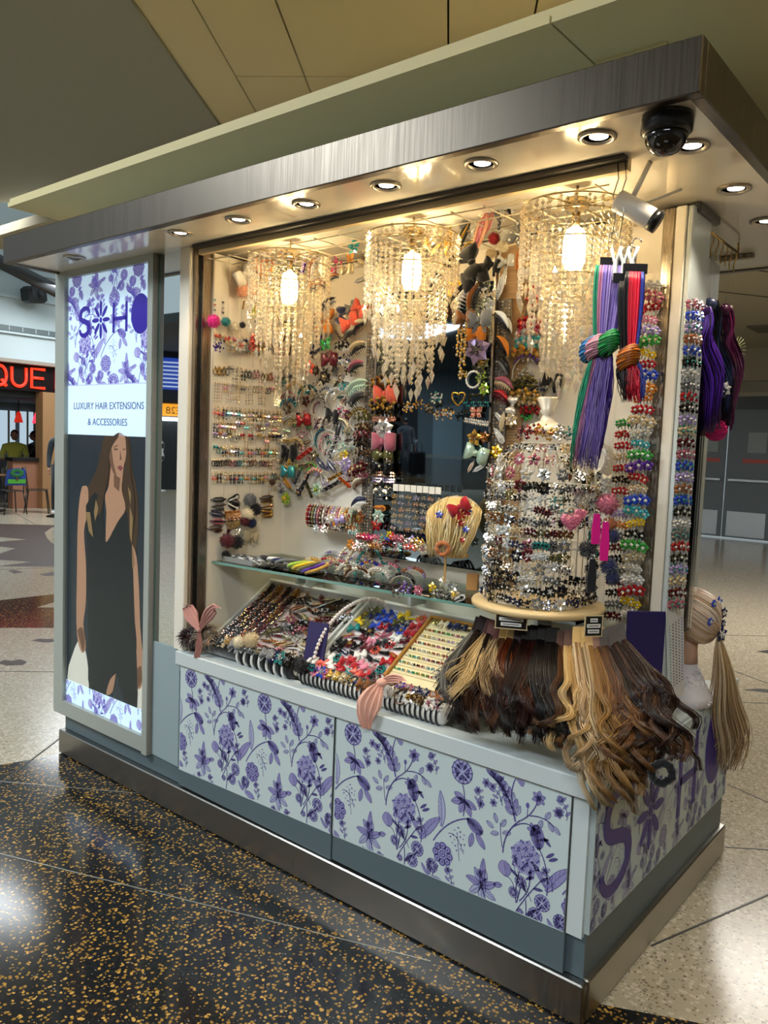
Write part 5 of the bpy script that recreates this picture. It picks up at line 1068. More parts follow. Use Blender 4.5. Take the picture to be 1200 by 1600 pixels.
for i, (c, dx, dz, w) in enumerate((('red', .03, .035, .035), ('blue', -.045, .03, .03), ('red', .028, .005, .026), ('blue', .045, -.015, .026), ('blue', .05, .045, .03), ('red', .035, -.05, .022))):
    X = T(WP) @ RZ(.5) @ T(dx, -.108, dz) @ SC(w); place('star_clip', flower(c, c, 5), X, '%s star clip, %s on the blonde wig' % (c, ordn(i+1)), 'hair clip', 'star clips on the blonde wig')
put('bow', 'red', 'red', T(WP) @ RZ(.5) @ T(.02, -.112, .06) @ RY(-.5) @ SC(.075), 'on top of blonde wig', 'bow on wig'); put('scrunch', 'copper', 'copper', T(WP) @ RZ(.5) @ T(-.03, -.10, -.085) @ SC(.055), 'gathering the blonde wig low', 'scrunchie on wig')
# ---------------------------------------------------------------- turntable and birdcage
CX, CY, CZ = -.345, .275, 1.09
e = empty('turntable', T(CX, CY, SZ), label='round pale wooden turntable on the glass shelf under the birdcage', cat='turntable')
b = MB(); b.lathe([(.198, .008), (.205, .012), (.207, .022), (.203, .029), (0, .029)], M('maple_wood', 'D9BE8C', .4), 48); b.build('wooden_disc', e); b = MB(); b.lathe([(0, 0), (.08, 0), (.08, .008), (0, .008)], plastic('2A2A2A'), 20); b.build('bearing', e)
m_iron = M('white_iron', 'E6DCC6', .35, .2); R_ = .158; ZR = 1.455
e = empty('birdcage', T(CX, CY, CZ+.0005), label='white scrolled metal birdcage display stand covered in clips', cat='birdcage')
H = ZR-CZ
def circ(r, z, n=40): return [(r*math.cos(2*math.pi*k/n), r*math.sin(2*math.pi*k/n), z) for k in range(n)]
for r, z in ((R_, .006), (R_, H), (R_*.99, H*.5), (.075, H+.125), (.012, H+.15)): b = MB(); b.tube(circ(r, z), .0034, m_iron, 6, True); b.build('hoop', e)
NW = 18
for k in range(NW):
    a = 2*math.pi*k/NW; c, s = math.cos(a), math.sin(a); b = MB()
    b.tube([(R_*c, R_*s, .006), (R_*c, R_*s, H)]+[((R_*math.cos(t*math.pi/2)+.02*math.sin(t*math.pi/2)*0)*c*1+0, (R_*math.cos(t*math.pi/2))*s, H+.14*math.sin(t*math.pi/2)) for t in (.15, .3, .45, .6, .72)], .0024, m_iron, 5); b.build('bar', e)
for k in range(9):
    a0 = 2*math.pi*k/9
    for zz, q in ((H*.62, 1), (H*.28, -1), (H+.05, 1)):
        b = MB(); rr = R_*(1.01 if zz < H else .93); P_ = []
        for t in range(26):
            u = t/25; th = u*3.6*math.pi; sp = .030*(1-u*.8); P_.append((math.cos(a0+sp*math.cos(th)/R_)*rr, math.sin(a0+sp*math.cos(th)/R_)*rr, zz+q*sp*math.sin(th)))
        b.tube(P_, .0023, m_iron, 4); b.build('scroll', e)
b = MB(); b.lathe([(.03, H+.15), (.075, H+.16), (.05, H+.185), (.022, H+.195), (.016, H+.215), (.026, H+.225), (.02, H+.232), (.034, H+.262), (.03, H+.268), (0, H+.27)], m_iron, 16); b.build('finial', e)
vd = math.atan2(CAM.y-CY, CAM.x-CX)
gc = random.Random(9); bc = ['black', 'black', 'silver', 'grey', 'navy', 'clear', 'black', 'silver', 'teal', 'clear', 'grey', 'rose', 'champagne', 'burgundy', 'olive', 'tortoise']
NC = 15
for i in range(NC):
    a = vd-1.45+2.9*i/(NC-1); rr = R_+.006
    for j in range(11):
        if i in (10, 11) and 2 < j < 7: continue
        z = CZ+.022+j*.034+gc.uniform(-.004, .004); c = gc.choice(bc) if j > 3 else gc.choice(['black', 'black', 'navy', 'grey', 'silver']); kd = gc.choice(['flower', 'spray', 'jaw', 'fly', 'spray', 'jaw'])
        put(kd, c, gc.choice(['silver', 'clear', 'black', 'champagne']), T(CX+rr*math.cos(a), CY+rr*math.sin(a), z) @ RZ(a+math.pi/2) @ RY(gc.uniform(-.3, .3)) @ SC(.046), '%s from cage left, %s up' % (ordn(i+1), ordn(j+1)), 'clips on the birdcage bars', gc.randint(0, 5))
for i in range(9):
    for j in range(3):
        a = vd-1.3+2.6*i/8+.1*j; t = .16+.2*j; rr = R_*math.cos(t*math.pi/2)+.006; z = ZR+.14*math.sin(t*math.pi/2); c = gc.choice(['silver', 'gold', 'black', 'clear', 'champagne', 'rose', 'grey'])
        put(gc.choice(['spray', 'flower', 'spray']), c, gc.choice(['silver', 'champagne', 'black']), T(CX+rr*math.cos(a), CY+rr*math.sin(a), z) @ RZ(a+math.pi/2) @ RX(-.3*j) @ SC(.044), '%s from left on cage dome, %s ring' % (ordn(i+1), ordn(j+1)), 'clips on the birdcage dome', i)
for i, (c, c2, da_) in enumerate((('burgundy', 'black', -.9), ('red', 'burgundy', -.45), ('gold', 'copper', 0), ('silver', 'grey', .5), ('teal', 'silver', .95))):
    a = vd+da_; put('spray', c, c2, T(CX+.08*math.cos(a), CY+.08*math.sin(a), ZR+.16) @ RZ(a+math.pi/2) @ SC(.07), '%s from left on the cage collar' % ordn(i+1), 'starburst clips on the cage collar', i)
# key charms and tassels on the right of the cage
def pcam(px, py, d):
    """point at distance d along a pixel ray (for things that hang free)"""
    v = _f+_r*((px-600)/FPX)-_u*((py-800)/FPX); return CAM+v*d
dR = (Vector((CX+.1, CY-.16, 1.3))-CAM).dot(_f)
def heart(px, py, w, c, lab):
    e = empty('heart_charm', T(pcam(px, py, dR)) @ RZ(.6), label=lab, cat='charm'); b = MB(); pts = []
    for k in range(28): t = 2*math.pi*k/28; pts.append((w*.5*(math.sin(t)**3), w*.5*(.8125*math.cos(t)-.3125*math.cos(2*t)-.125*math.cos(3*t)-.0625*math.cos(4*t))))
    b.prism([(x, z) for x, z in pts], -.008, .008, M('heart_'+c, PAL[c], .3), RX(math.pi/2), True); b.build('heart_body', e); b = MB(); g = random.Random(1)
    for k in range(60):
        x, z = g.uniform(-.4, .4)*w, g.uniform(-.35, .38)*w
        if abs(x) < w*.42*(1-abs(z/w-.05)): b.octa((x, -.009, z), .0034, gemc('pink'))
    b.build('studs', e, kind='stuff'); b = MB(); b.tube([(.008*math.cos(k*.785), 0, w*.5+.008*math.sin(k*.785)) for k in range(8)], .0015, metal(PAL['gold']), 4, True); b.build('ring', e)
heart(892, 815, .06, 'rose', 'pink studded heart charm on the right of the birdcage'); heart(907, 803, .035, 'pink', 'small pale pink heart charm beside the larger heart')
def charm(px, py, w, c, c2, lab, tail=0):
    P = pcam(px, py, dR+.0); o = put('pom', c, c2, T(P) @ SC(w), lab, 'charm pompoms by the birdcage')
for px, py, w, c, c2, lab in ((950, 788, .075, 'rose', 'burgundy', 'uppermost of charms right of birdcage'), (953, 818, .045, 'copper', 'brown', 'under the rose charm right of birdcage'), (958, 838, .05, 'navy', 'black', 'under the copper charm right of birdcage'), (918, 858, .06, 'black', 'grey', 'hanging in front of birdcage right side'), (952, 885, .062, 'navy', 'grey', 'lowest but one right of birdcage'), (958, 903, .05, 'navy', 'black', 'lowest one right of birdcage')): charm(px, py, w, c, c2, lab)
for px, py0, py1, c, lab in ((927, 800, 850, 'hotpink', 'hot-pink leather strap charm, left one of two, right of birdcage'), (940, 812, 876, 'hotpink', 'long hot-pink leather strap charm right of birdcage'), (920, 870, 925, 'black', 'dark ribbon tail under the black pompom charm')):
    A_, B_ = pcam(px, py0, dR-.03), pcam(px+3, py1, dR-.03); e = empty('strap_charm', T(B_), label=lab, cat='charm'); L = (A_-B_).length
    b = MB(); b.prism([(-.011, 0), (.011, 0), (.013, L*.4), (.008, L*.95), (-.008, L*.95), (-.013, L*.4)], -.003, .003, cloth(PAL[c]) if c == 'black' else plastic(PAL[c]), RZ(.6) @ RX(math.pi/2), False); b.build('strap', e)
    b = MB(); b.tube([(.007*math.cos(k*.785), 0, L+.006*math.sin(k*.785)) for k in range(8)], .0015, metal(PAL['silver']), 4, True); b.build('ring', e)
# ================================================================== SLOPED TRAYS UNDER THE SHELF
TP = Vector((0, .135, .735)); TV = Vector((0, .30, .190)); TVn = TV.normalized(); TN = Vector((1, 0, 0)).cross(TVn)   # up-slope and outward normal
SL = math.atan2(TV.z, TV.y)
def tr(u, v, h=0.): return Vector((u, 0, 0))+TP+TVn*v+TN*h
TILT = -(math.pi/2-SL)
def make_tray(x0, x1, L, lab, inner='B9A59E'):
    e = empty('display_tray', T(0, 0, 0), label=lab, cat='tray'); X = T(TP) @ RX(SL); m = M('tray_white', 'DAD8D2', .45)
    b = MB(); b.box((x0, -.01, -.012), (x1, L, -.002), M('tray_lining_'+inner, inner, .8), X); b.build('lining', e)
    for a, c in (((x0-.012, -.024, -.012), (x1+.012, -.01, .012)), ((x0-.012, L, -.012), (x1+.012, L+.014, .03)), ((x0-.012, -.01, -.012), (x0, L, .024)), ((x1, -.01, -.012), (x1+.012, L, .024))): b = MB(); b.box(a, c, m, X); b.build('tray_rim', e)
    b = MB(); b.box((x0+.05, L*.5, -.08), (x1-.05, L*.5+.02, -.012), m, X); b.build('tray_support', e)
    return e
make_tray(-1.725, -1.195, .355, 'sloped white display tray of dark clips, left one under the shelf')
make_tray(-1.155, -.50, .355, 'sloped white display tray with colourful clips and framed earring pad, right one', 'E6D8D6')
g8 = random.Random(21)
for i in range(4):
    for j in range(12):
        c = g8.choice(['black', 'brown', 'burgundy', 'black', 'tortoise']); put('jaw', c, g8.choice(['gold', 'brown', 'black', 'copper']), T(tr(-1.70+i*.052, .012+j*.028, .004)) @ RX(TILT) @ RY(1.2) @ SC(.058), '%s column, %s up in left tray' % (ordn(i+1), ordn(j+1)), 'jaw clips in the left tray', j)
dk = ['brown', 'black', 'grey', 'tortoise', 'burgundy', 'rose', 'olive', 'copper', 'black', 'brown']
for i in range(8):
    for j in range(9):
        fr = j < 3 and i > 2; c = g8.choice(['rose', 'silver', 'champagne', 'gold', 'mint', 'black', 'grey'] if fr else dk); kd = g8.choice(['spray', 'flower', 'bar', 'snap'] if fr else ['leaf', 'snap', 'bar', 'leaf', 'snap', 'jaw'])
        put(kd, c, g8.choice(['silver', 'champagne', 'black', 'brown']), T(tr(-1.48+i*.0385, .015+j*.0395, .004)) @ RX(TILT) @ RY(g8.uniform(-.8, .8)) @ SC(.064), '%s column, %s up in left tray' % (ordn(i+5), ordn(j+1)), 'flat clips in the left tray', i+j)
kc = ['red', 'coral', 'black', 'black', 'navy', 'teal', 'white', 'pink', 'black', 'rose', 'burgundy', 'red']
for i in range(7):
    for j in range(9):
        c = g8.choice(kc if j < 6 else ['red', 'navy', 'green', 'blue', 'coral', 'olive', 'yellow']); put(g8.choice(['flower', 'bow', 'gbow', 'pbow', 'snap', 'flower', 'bow']), c, g8.choice(['white', 'gold', 'black', 'silver']), T(tr(-1.135+i*.041, .018+j*.039, .004)) @ RX(TILT) @ RY(g8.uniform(-.6, .6)) @ SC(.052), '%s column, %s up in right tray' % (ordn(i+1), ordn(j+1)), 'children\'s clips in the right tray', i+j)
# framed cream earring pad
e = empty('earring_pad', T(0, 0, 0), label='wood-framed cream pad with rows of stud earrings in the right tray', cat='earring pad'); X = T(TP) @ RX(SL); x0, x1 = -.845, -.512
b = MB(); b.box((x0, .03, 0), (x1, .34, .008), M('cream_foam', 'E9D9AE', .8), X); b.build('foam_pad', e)
for a, c in (((x0-.01, .03, 0), (x0, .35, .02)), ((x1, .03, 0), (x1+.01, .35, .02)), ((x0, .34, 0), (x1, .35, .02))): b = MB(); b.box(a, c, M('oak_frame', 'A8742E', .45), X); b.build('wooden_frame', e)
for r in range(7):
    b = MB(); b.box((x0+.006, .062+r*.034, .008), (x1-.006, .084+r*.034, .013), M('cream_foam', 'E9D9AE', .8), X); b.build('foam_roll', e)
@lib
def studs(c, c2):
    b = MB(); m = gemc(c)
    for s in (-.28, .28): b.octa((s, -.25, 0), (.22, .2, .22), m); b.octa((s, -.4, .1), .1, gemc(c2))
    return [('stud_pair', b.mesh('stud_pair'))]
sc_ = ['gold', 'pink', 'red', 'navy', 'silver', 'champagne', 'turquoise', 'black', 'lavender', 'green', 'white', 'rose']
for r in range(7):
    for i in range(15):
        c = g8.choice(sc_); place('stud_earrings', studs(c, g8.choice(['silver', 'gold'])), T(tr(x0+.02+i*.0205, .073+r*.034, .0125)) @ RX(TILT) @ SC(.024), 'tiny %s stud earrings, %s row up, %s from left on cream pad' % (cn(c), ordn(r+1), ordn(i+1)), 'earrings', 'stud earrings on the cream pad')
for i in range(8):
    c = ('olive', 'cream', 'navy', 'navy', 'black', 'blue', 'champagne', 'gold')[i]; put(('fly', 'bow', 'bow', 'gbow', 'snap', 'flower', 'tie', 'spray')[i], c, 'gold', T(tr(x0+.03+i*.039, .318, .016)) @ RX(TILT) @ SC(.042), '%s from left atop cream earring pad' % ordn(i+1), 'top row on the cream pad')
for i in range(11):
    c = g8.choice(['purple', 'brown', 'burgundy', 'navy', 'rose', 'copper']); put('flower', c, 'silver', T(tr(x0-.02+i*.034, .008, .012)) @ RX(TILT) @ RY(i) @ SC(.044), '%s from left along right tray front' % ordn(i+1), 'star clips along the tray front', i)
# purple boards and pearl loop between the trays
m_pur = M('purple_board', '241850', .5)
def board(P, w, h, rz, lab, lean=0.): b = MB(); b.bbox((-w/2, -.004, 0), (w/2, .004, h), m_pur, .002); link('purple_board', b.mesh('purple_board'), None, T(P) @ RZ(rz) @ RX(lean), lab, 'board', 'plain purple boards')
board(Vector((-1.175, .125, .692)), .085, .205, .25, 'dark purple board standing between the two sloped trays', -.25)
board(Vector((-.045, .405, .687)), .12, .40, .75, 'tall dark purple board leaning on the corner post')
b = MB(); mp_ = M('pearl', 'EADFD8', .15, 0, .8)
for k in range(46):
    t = k/45; P = bezp(((-1.165, .12, .70), (-1.19, .15, .98), (-1.03, .42, 1.06), (-1.04, .40, .88)), t); b.ball(P, .0085, mp_, 6, 4)
b.build('pearl_headband', label='pearl bead loop arching between the two sloped trays', cat='headband')
# ---------------------------------------------------------------- hair-tie rolls along the counter front
def roll(x0, x1, y, lab, mat):
    e = empty('display_roll', T((x0+x1)/2, y, .6905), label=lab, cat='display roll'); L = (x1-x0)/2; b = MB(); b.tube([(-L, 0, .034), (-L+.008, 0, .034), (L-.008, 0, .034), (L, 0, .034)], [.026, .034, .034, .026], mat, 18); b.build('roll_body', e)
    b = MB(); b.cyl((L-.001, 0, .034), (L+.004, 0, .034), .022, cloth('D8D0C4'), 14); b.build('end_cap', e)
roll(-1.16, -.53, .072, 'white padded roll of black hair ties along the counter front', cloth('ECE8E0'))
roll(-1.72, -1.20, .080, 'black padded roll of ornate hair ties on the counter front', cloth('1C1A1C'))
tm = 0
for i in range(30):
    x = -1.145+i*.0205
    if -.80 < x < -.76: continue
    place('hair_tie', tie('black', 'black', .055), T(x, .072, .7245) @ RZ(math.pi/2+.12) @ SC(.0755), 'black elastic hair tie, %s from left on white roll' % ordn(i+1), 'hair tie', 'black ties on the white roll')
orn = [('jaw', 'burgundy', 'brown'), ('jaw', 'teal', 'navy'), ('flower', 'pink', 'purple'), ('flower', 'blue', 'silver'), ('flower', 'rose', 'pink'), ('gbow', 'gold', 'gold'), ('gbow', 'champagne', 'gold'), ('spray', 'gold', 'silver'), ('spray', 'champagne', 'gold'), ('snap', 'navy', 'blue'), ('bow', 'tortoise', 'brown'), ('pbow', 'brown', 'copper'), ('flower', 'silver', 'black'), ('flower', 'clear', 'silver'), ('flower', 'silver', 'clear'), ('spray', 'silver', 'champagne'), ('tie', 'brown', 'champagne'), ('flower', 'white', 'gold'), ('jaw', 'brown', 'gold'), ('spray', 'champagne', 'brown'), ('flower', 'white', 'rose'), ('spray', 'white', 'rose')]
for i, (k, c, d) in enumerate(orn):
    x = -1.13+i*.0275; put(k, c, d, T(x, .050, .752) @ RX(-.75) @ SC(.055), '%s from left on white roll' % ordn(i+1), 'ornaments on the white roll', i)
orn = [('spray', 'silver', 'grey'), ('flower', 'peach', 'champagne'), ('bow', 'black', 'black'), ('flower', 'champagne', 'silver'), ('spray', 'champagne', 'gold'), ('bow', 'grey', 'grey'), ('flower', 'silver', 'grey'), ('gbow', 'grey', 'grey'), ('snap', 'grey', 'champagne'), ('leaf', 'olive', 'silver'), ('bow', 'grey', 'black'), ('flower', 'navy', 'silver'), ('flower', 'teal', 'silver'), ('flower', 'black', 'grey')]
for i, (k, c, d) in enumerate(orn): put(k, c, d, T(-1.69+i*.036, .052, .760) @ RX(-.7) @ SC(.066), '%s from left on black roll' % ordn(i+1), 'ornaments on the black roll', i)
for i in range(14): place('hair_tie', tie('black' if i % 2 else 'white', 'black' if i % 2 else 'white', .07), T(-1.50+i*.021, .08, .7245) @ RZ(math.pi/2+.12) @ SC(.076), '%s elastic hair tie, %s from left on black roll' % ('black' if i % 2 else 'white', ordn(i+1)), 'hair tie', 'ties on the black roll')
for i, (px, py, w, c) in enumerate(((392, 1000, .07, 'champagne'), (470, 1040, .07, 'black'), (373, 1003, .055, 'cream'))): put('pom', c, c, T(at(px, py, 1, .03)) @ SC(w), ('left end', 'right end', 'second')[i]+' of the black roll', 'pompoms on the black roll')
# peach scarf tied round the white roll, tulle and taupe scrunchies at the left end
def cloth_strip(name, pts, ws, mat, lab, cat, wave=.006, n=16):
    b = MB(); vs = []; fs = []; N = len(pts)*4
    for i in range(N):
        t = i/(N-1); p = bezp(pts, t); q = bezp(pts, min(1, t+.02)); d = (q-p); d = d.normalized() if d.length > 1e-6 else Vector((0, 0, -1)); sd = d.cross(Vector((.5, -.8, .2))).normalized(); k = t*(len(ws)-1); w = ws[int(k)]*(1-k % 1)+ws[min(len(ws)-1, int(k)+1)]*(k % 1)
        for j in range(n+1): s = j/n*2-1; vs.append(p+sd*w*s+d.cross(sd)*wave*math.sin(j*1.6+i*.25))
    for i in range(N-1):
        for j in range(n): a = i*(n+1)+j; fs.append((a, a+1, a+n+2, a+n+1))
    b.add(vs, fs, mat, True); return b.mesh(name)
m_pe = cloth('E9B3A0'); e = empty('scarf', T(0, 0, 0), label='peach satin scarf knotted on the white roll and hanging over the counter', cat='scarf')
A_ = at(597, 1066, 1, .02); B_ = at(582, 1086, 1, -.03); C_ = at(574, 1139, 1, -.02)
link('hanging_tail', cloth_strip('hanging_tail', (A_, B_, at(566, 1112, 1, -.04), C_), (.008, .03, .042, .03, .012), m_pe, '', ''), e)
b = MB(); b.ball(A_, (.02, .018, .014), m_pe, 10, 6); b.build('knot', e); link('short_tail', cloth_strip('short_tail', (A_, at(612, 1056, 1, .03), at(630, 1064, 1, .03)), (.01, .016, .012), m_pe, '', ''), e)
def ruffle(P, r, c, lab, name='fur_scrunchie', rz=.4):
    b = MB(); g = random.Random(int(r*1e4)); m = [hairm(c), M('hairl_'+c, c, .5, sheen=.5)]
    for k in range(150):
        a = k*2.4; d = Vector((math.cos(a), g.uniform(-.5, .5), math.sin(a))); q = d*r*.3; b.tube([q, d*r*.75+Vector((0, -r*.3, 0)), d*r*(1.0+g.uniform(-.2, .2))+Vector((r*.2*math.sin(k), -r*.2, -r*.25))], [.003, .0026, .0008], m[k % 2], 3)
    b.ball((0, 0, 0), (r*.5, r*.35, r*.5), m[0], 10, 6); link(name, b.mesh(name), None, T(P) @ RZ(rz), lab, 'scrunchie')
ruffle(at(325, 990, 1, .05), .055, '8C7862', 'taupe faux-hair scrunchie at the left end of the counter')
ruffle(at(297, 993, 1, .02), .042, '3A1E1E', 'dark maroon hair scrunchie at the far left of the counter')
e = empty('tulle_bow', T(0, 0, 0), label='dusty pink sheer tulle bow at the far left counter end', cat='hair bow'); mt = cloth('C08A80')
for nm, pts, ws in (('left_loop', ((311, 985), (296, 960), (292, 945)), (.006, .03, .022)), ('right_loop', ((311, 985), (325, 955), (338, 950)), (.006, .026, .02)), ('tail', ((311, 985), (312, 1010), (307, 1028)), (.006, .014, .012))): link(nm, cloth_strip(nm, [at(x, y, 1, .0) for x, y in pts], ws, mt, '', '', .004), e)
b = MB(); b.ball(at(311, 984, 1, -.002), .011, mt, 8, 6); b.build('knot', e)
cup_lamp = M('shelf_led', 'FFD9A8', .5, emit=6, ecol='FFD9A8')
# ================================================================== HAIR EXTENSION BUNDLES on the counter
HC = dict(silver=['8F8C86', '6E6A64', '4C4843'], dark=['1E130F', '150D0B', '2C1B14'], black=['100D0D', '181313', '0C0A0A'], blonde=['D2B078', 'B8935A', 'E0C490'], ash=['BFA67E', '957A56', '6E563C'], auburn=['5A2410', '743414', '40190C'], burg=['2C100D', '3A1610', '1E0A08'], brown=['4A2E1C', '5E3C24', '38231A'], caramel=['6E4826', '52331C', '8A6238'], ltblonde=['D8BE98', 'B09068', '8E6E48'], golden=['86602F', '6A4824', 'A67E4A'], curly=['2C1A14', '3A241A', '1E120E'])
def bundle(top, end, col, lab, n=120, spread=.03, mid=None, curl=.012, turns=2.2, card='3A2420', ti=0, r=.0021, coh=.42, NL=9, cw=.035):
    g = random.Random(ti*17+5); A_ = Vector(top); Z = Vector(end); M_ = Vector(mid) if mid else A_*.45+Z*.55+Vector((.02, -.05, .0))
    ax = (Z-A_).normalized(); s1 = ax.cross(Vector((-.55, .8, .1))).normalized(); s2 = ax.cross(s1).normalized()
    paths = []; mats = [hairm(c) for c in HC[col]]
    locks = []
    for q in range(NL):
        locks.append((g.uniform(-1, 1) if q > 1 else (-.8, .8)[q], g.uniform(-.9, .9), g.uniform(0, 6.28), g.uniform(.84, 1.05), g.uniform(.75, 1.3), g.choice((-1, 1)), q % len(mats)))
    ms = []
    for k in range(n):
        u, v, ph, L, ca, sg, mi = locks[k % NL]; du, dv = g.gauss(0, coh), g.gauss(0, coh); P = []
        u2, v2 = u+du*.55, v+dv*.55
        t0 = A_+s1*max(-1, min(1, u2))*cw*.5+s2*v2*.006; m0 = M_+s1*u2*spread*1.1+s2*v2*spread*.8; e0 = A_+(Z-A_)*(L+.03*du)+s1*(u+du*.4)*spread*1.5+s2*(v+dv*.4)*spread*1.1
        for i in range(23):
            t = i/22; p = bezp((t0, t0*.4+m0*.6+Vector((0, 0, -.01)), m0, e0), t); am = curl*ca*max(0, (t-.25)/.75)**1.4; th = ph+sg*turns*math.pi*max(0, (t-.2)/.8)**1.3
            P.append(p+s1*am*(math.cos(th)-math.cos(ph))*.9+s2*am*.7*(math.sin(th)-math.sin(ph))+ax*am*.55*math.sin(th*1.0+.6))
        paths.append(P); ms.append(mats[mi] if g.random() < .72 else g.choice(mats))
    e = empty('hair_extension', T(0, 0, 0), label=lab, cat='hair extension', group='hair extension bundles on the counter')
    b = MB()
    for P, m in zip(paths, ms): strands(b, [P], [m], r, 3, .35)
    b.build('hair', e)
    b = MB(); up = -ax*.8+Vector((0, .25, .5)); up.normalize(); sd = s1; nn = sd.cross(up).normalized(); X = Matrix((( sd.x, nn.x, up.x, A_.x), (sd.y, nn.y, up.y, A_.y), (sd.z, nn.z, up.z, A_.z), (0, 0, 0, 1)))
    b.box((-cw*.55, -.004, -.012), (cw*.55, .004, .05), M('comb_card_'+card, card, .5), X)
    b.build('clip_card', e); b = MB()
    for k in range(9): b.tube([X @ Vector((-cw*.5+k*cw/8, -.005, .05)), X @ Vector((-cw*.5+k*cw/8, -.006, .0))], .0011, metal('8A7A6A' if card != 'B8975A' else 'C9A868'), 3)
    b.build('comb_wires', e, kind='stuff')
def cz(x, y, Y): return at(680+.35*x, 900+.35*y, 1, Y)
LBW = 'hair extension bundle, '
BL = [((185, 255), (70, 560), 'silver', 'grey', .012, 1.2, '2A1E1E'), ((205, 250), (95, 640), 'dark', 'dark brown', .012, 1.6, '241818'), ((235, 270), (105, 585), 'blonde', 'honey blonde', .016, 1.3, '5A3A38'), ((255, 265), (205, 670), 'dark', 'espresso', .014, 1.8, '6A4440'), ((285, 285), (245, 560), 'ash', 'ash blonde', .014, 1.4, '6A4440'), ((310, 285), (240, 690), 'brown', 'chestnut', .016, 2.0, 'B8975A'), ((345, 285), (320, 590), 'auburn', 'copper auburn', .012, 1.3, 'A88A58'), ((375, 290), (340, 700), 'dark', 'black-brown', .016, 2.0, '2A1A1A'), ((410, 290), (395, 690), 'burg', 'dark burgundy', .016, 1.8, '141010'), ((445, 290), (450, 690), 'burg', 'mahogany', .016, 1.8, '141010'), ((480, 290), (480, 730), 'black', 'jet black', .014, 1.5, '100E0E'), ((520, 300), (550, 720), 'black', 'soft black', .014, 1.5, '100E0E')]
for i, (t, en, col, nm, cu, tu, card) in enumerate(BL):
    A_ = cz(t[0], t[1], .155-.004*(i % 3)); Z = cz(en[0], en[1], -.025-.012*(i % 3)); Md = A_*.5+Z*.5+Vector((.0, -.045, .015))
    bundle(A_, Z, col, nm+' wavy hair bundle, '+ordn(i+1)+' from left on the counter', 290, .030, Md, cu*1.9, tu*.8, card, i, .0017)
BR = [((575, 320), (585, 730), 'caramel', 'caramel', .020, 2.0, '5A3A2E', -.03), ((610, 315), (650, 800), 'blonde', 'golden blonde', .024, 2.4, '5A3A2E', -.04), ((650, 300), (730, 900), 'ltblonde', 'pale blonde', .026, 2.4, 'B8975A', -.05), ((690, 300), (800, 985), 'ash', 'ash-blonde balayage', .028, 2.6, 'B8975A', -.06), ((720, 310), (880, 960), 'golden', 'golden brown', .030, 2.6, 'A8895A', -.05), ((745, 315), (940, 880), 'caramel', 'warm caramel curled', .032, 2.6, '6A463A', -.03), ((775, 305), (985, 850), 'brown', 'chocolate brown curled', .026, 2.4, '1E1616', -.03), ((795, 300), (1020, 830), 'curly', 'dark brown tightly curled', .022, 2.4, '1E1616', -.01), ((818, 296), (1050, 740), 'curly', 'espresso tightly curled', .022, 2.4, '1E1616', .02)]
for i, (t, en, col, nm, cu, tu, card, ye) in enumerate(BR):
    A_ = cz(t[0], t[1], .155); Z = cz(en[0], en[1], ye); Md = A_*.45+Z*.55+Vector((.03, -.035, .03))
    bundle(A_, Z, col, nm+' hair bundle, '+ordn(i+1)+' of the right-hand group', 400, .038, Md, cu*1.15, tu*1.5, card, 40+i, .0017, .22, 13, .045)
put('scrunch', 'black', 'black', T(cz(1012, 880, -.01)) @ RZ(.6) @ SC(.07), 'at lower right of the curled bundles', 'black scrunchie by the bundles')
# rail the cards hang on
b = MB(); b.tube([cz(170, 245, .17), cz(400, 262, .175), cz(560, 285, .175), cz(830, 275, .175)], .006, metal('3A3632'), 6); b.tube([cz(400, 262, .175), cz(400, 262, .175)+Vector((0, .02, -.30))], .006, metal('3A3632'), 6); b.tube([cz(790, 277, .175), cz(790, 277, .175)+Vector((0, .02, -.30))], .006, metal('3A3632'), 6)
b.build('extension_rack', label='dark metal rail holding the hair extension cards under the shelf', cat='rack')
sign_card(799, 968, .10, .092, .056, 'black scalloped sign card hanging above the hair bundles, left one', rz=.45)
sign_card(927, 978, .12, .052, .058, 'black scalloped sign card above the blonde bundles, right one', rz=.9)
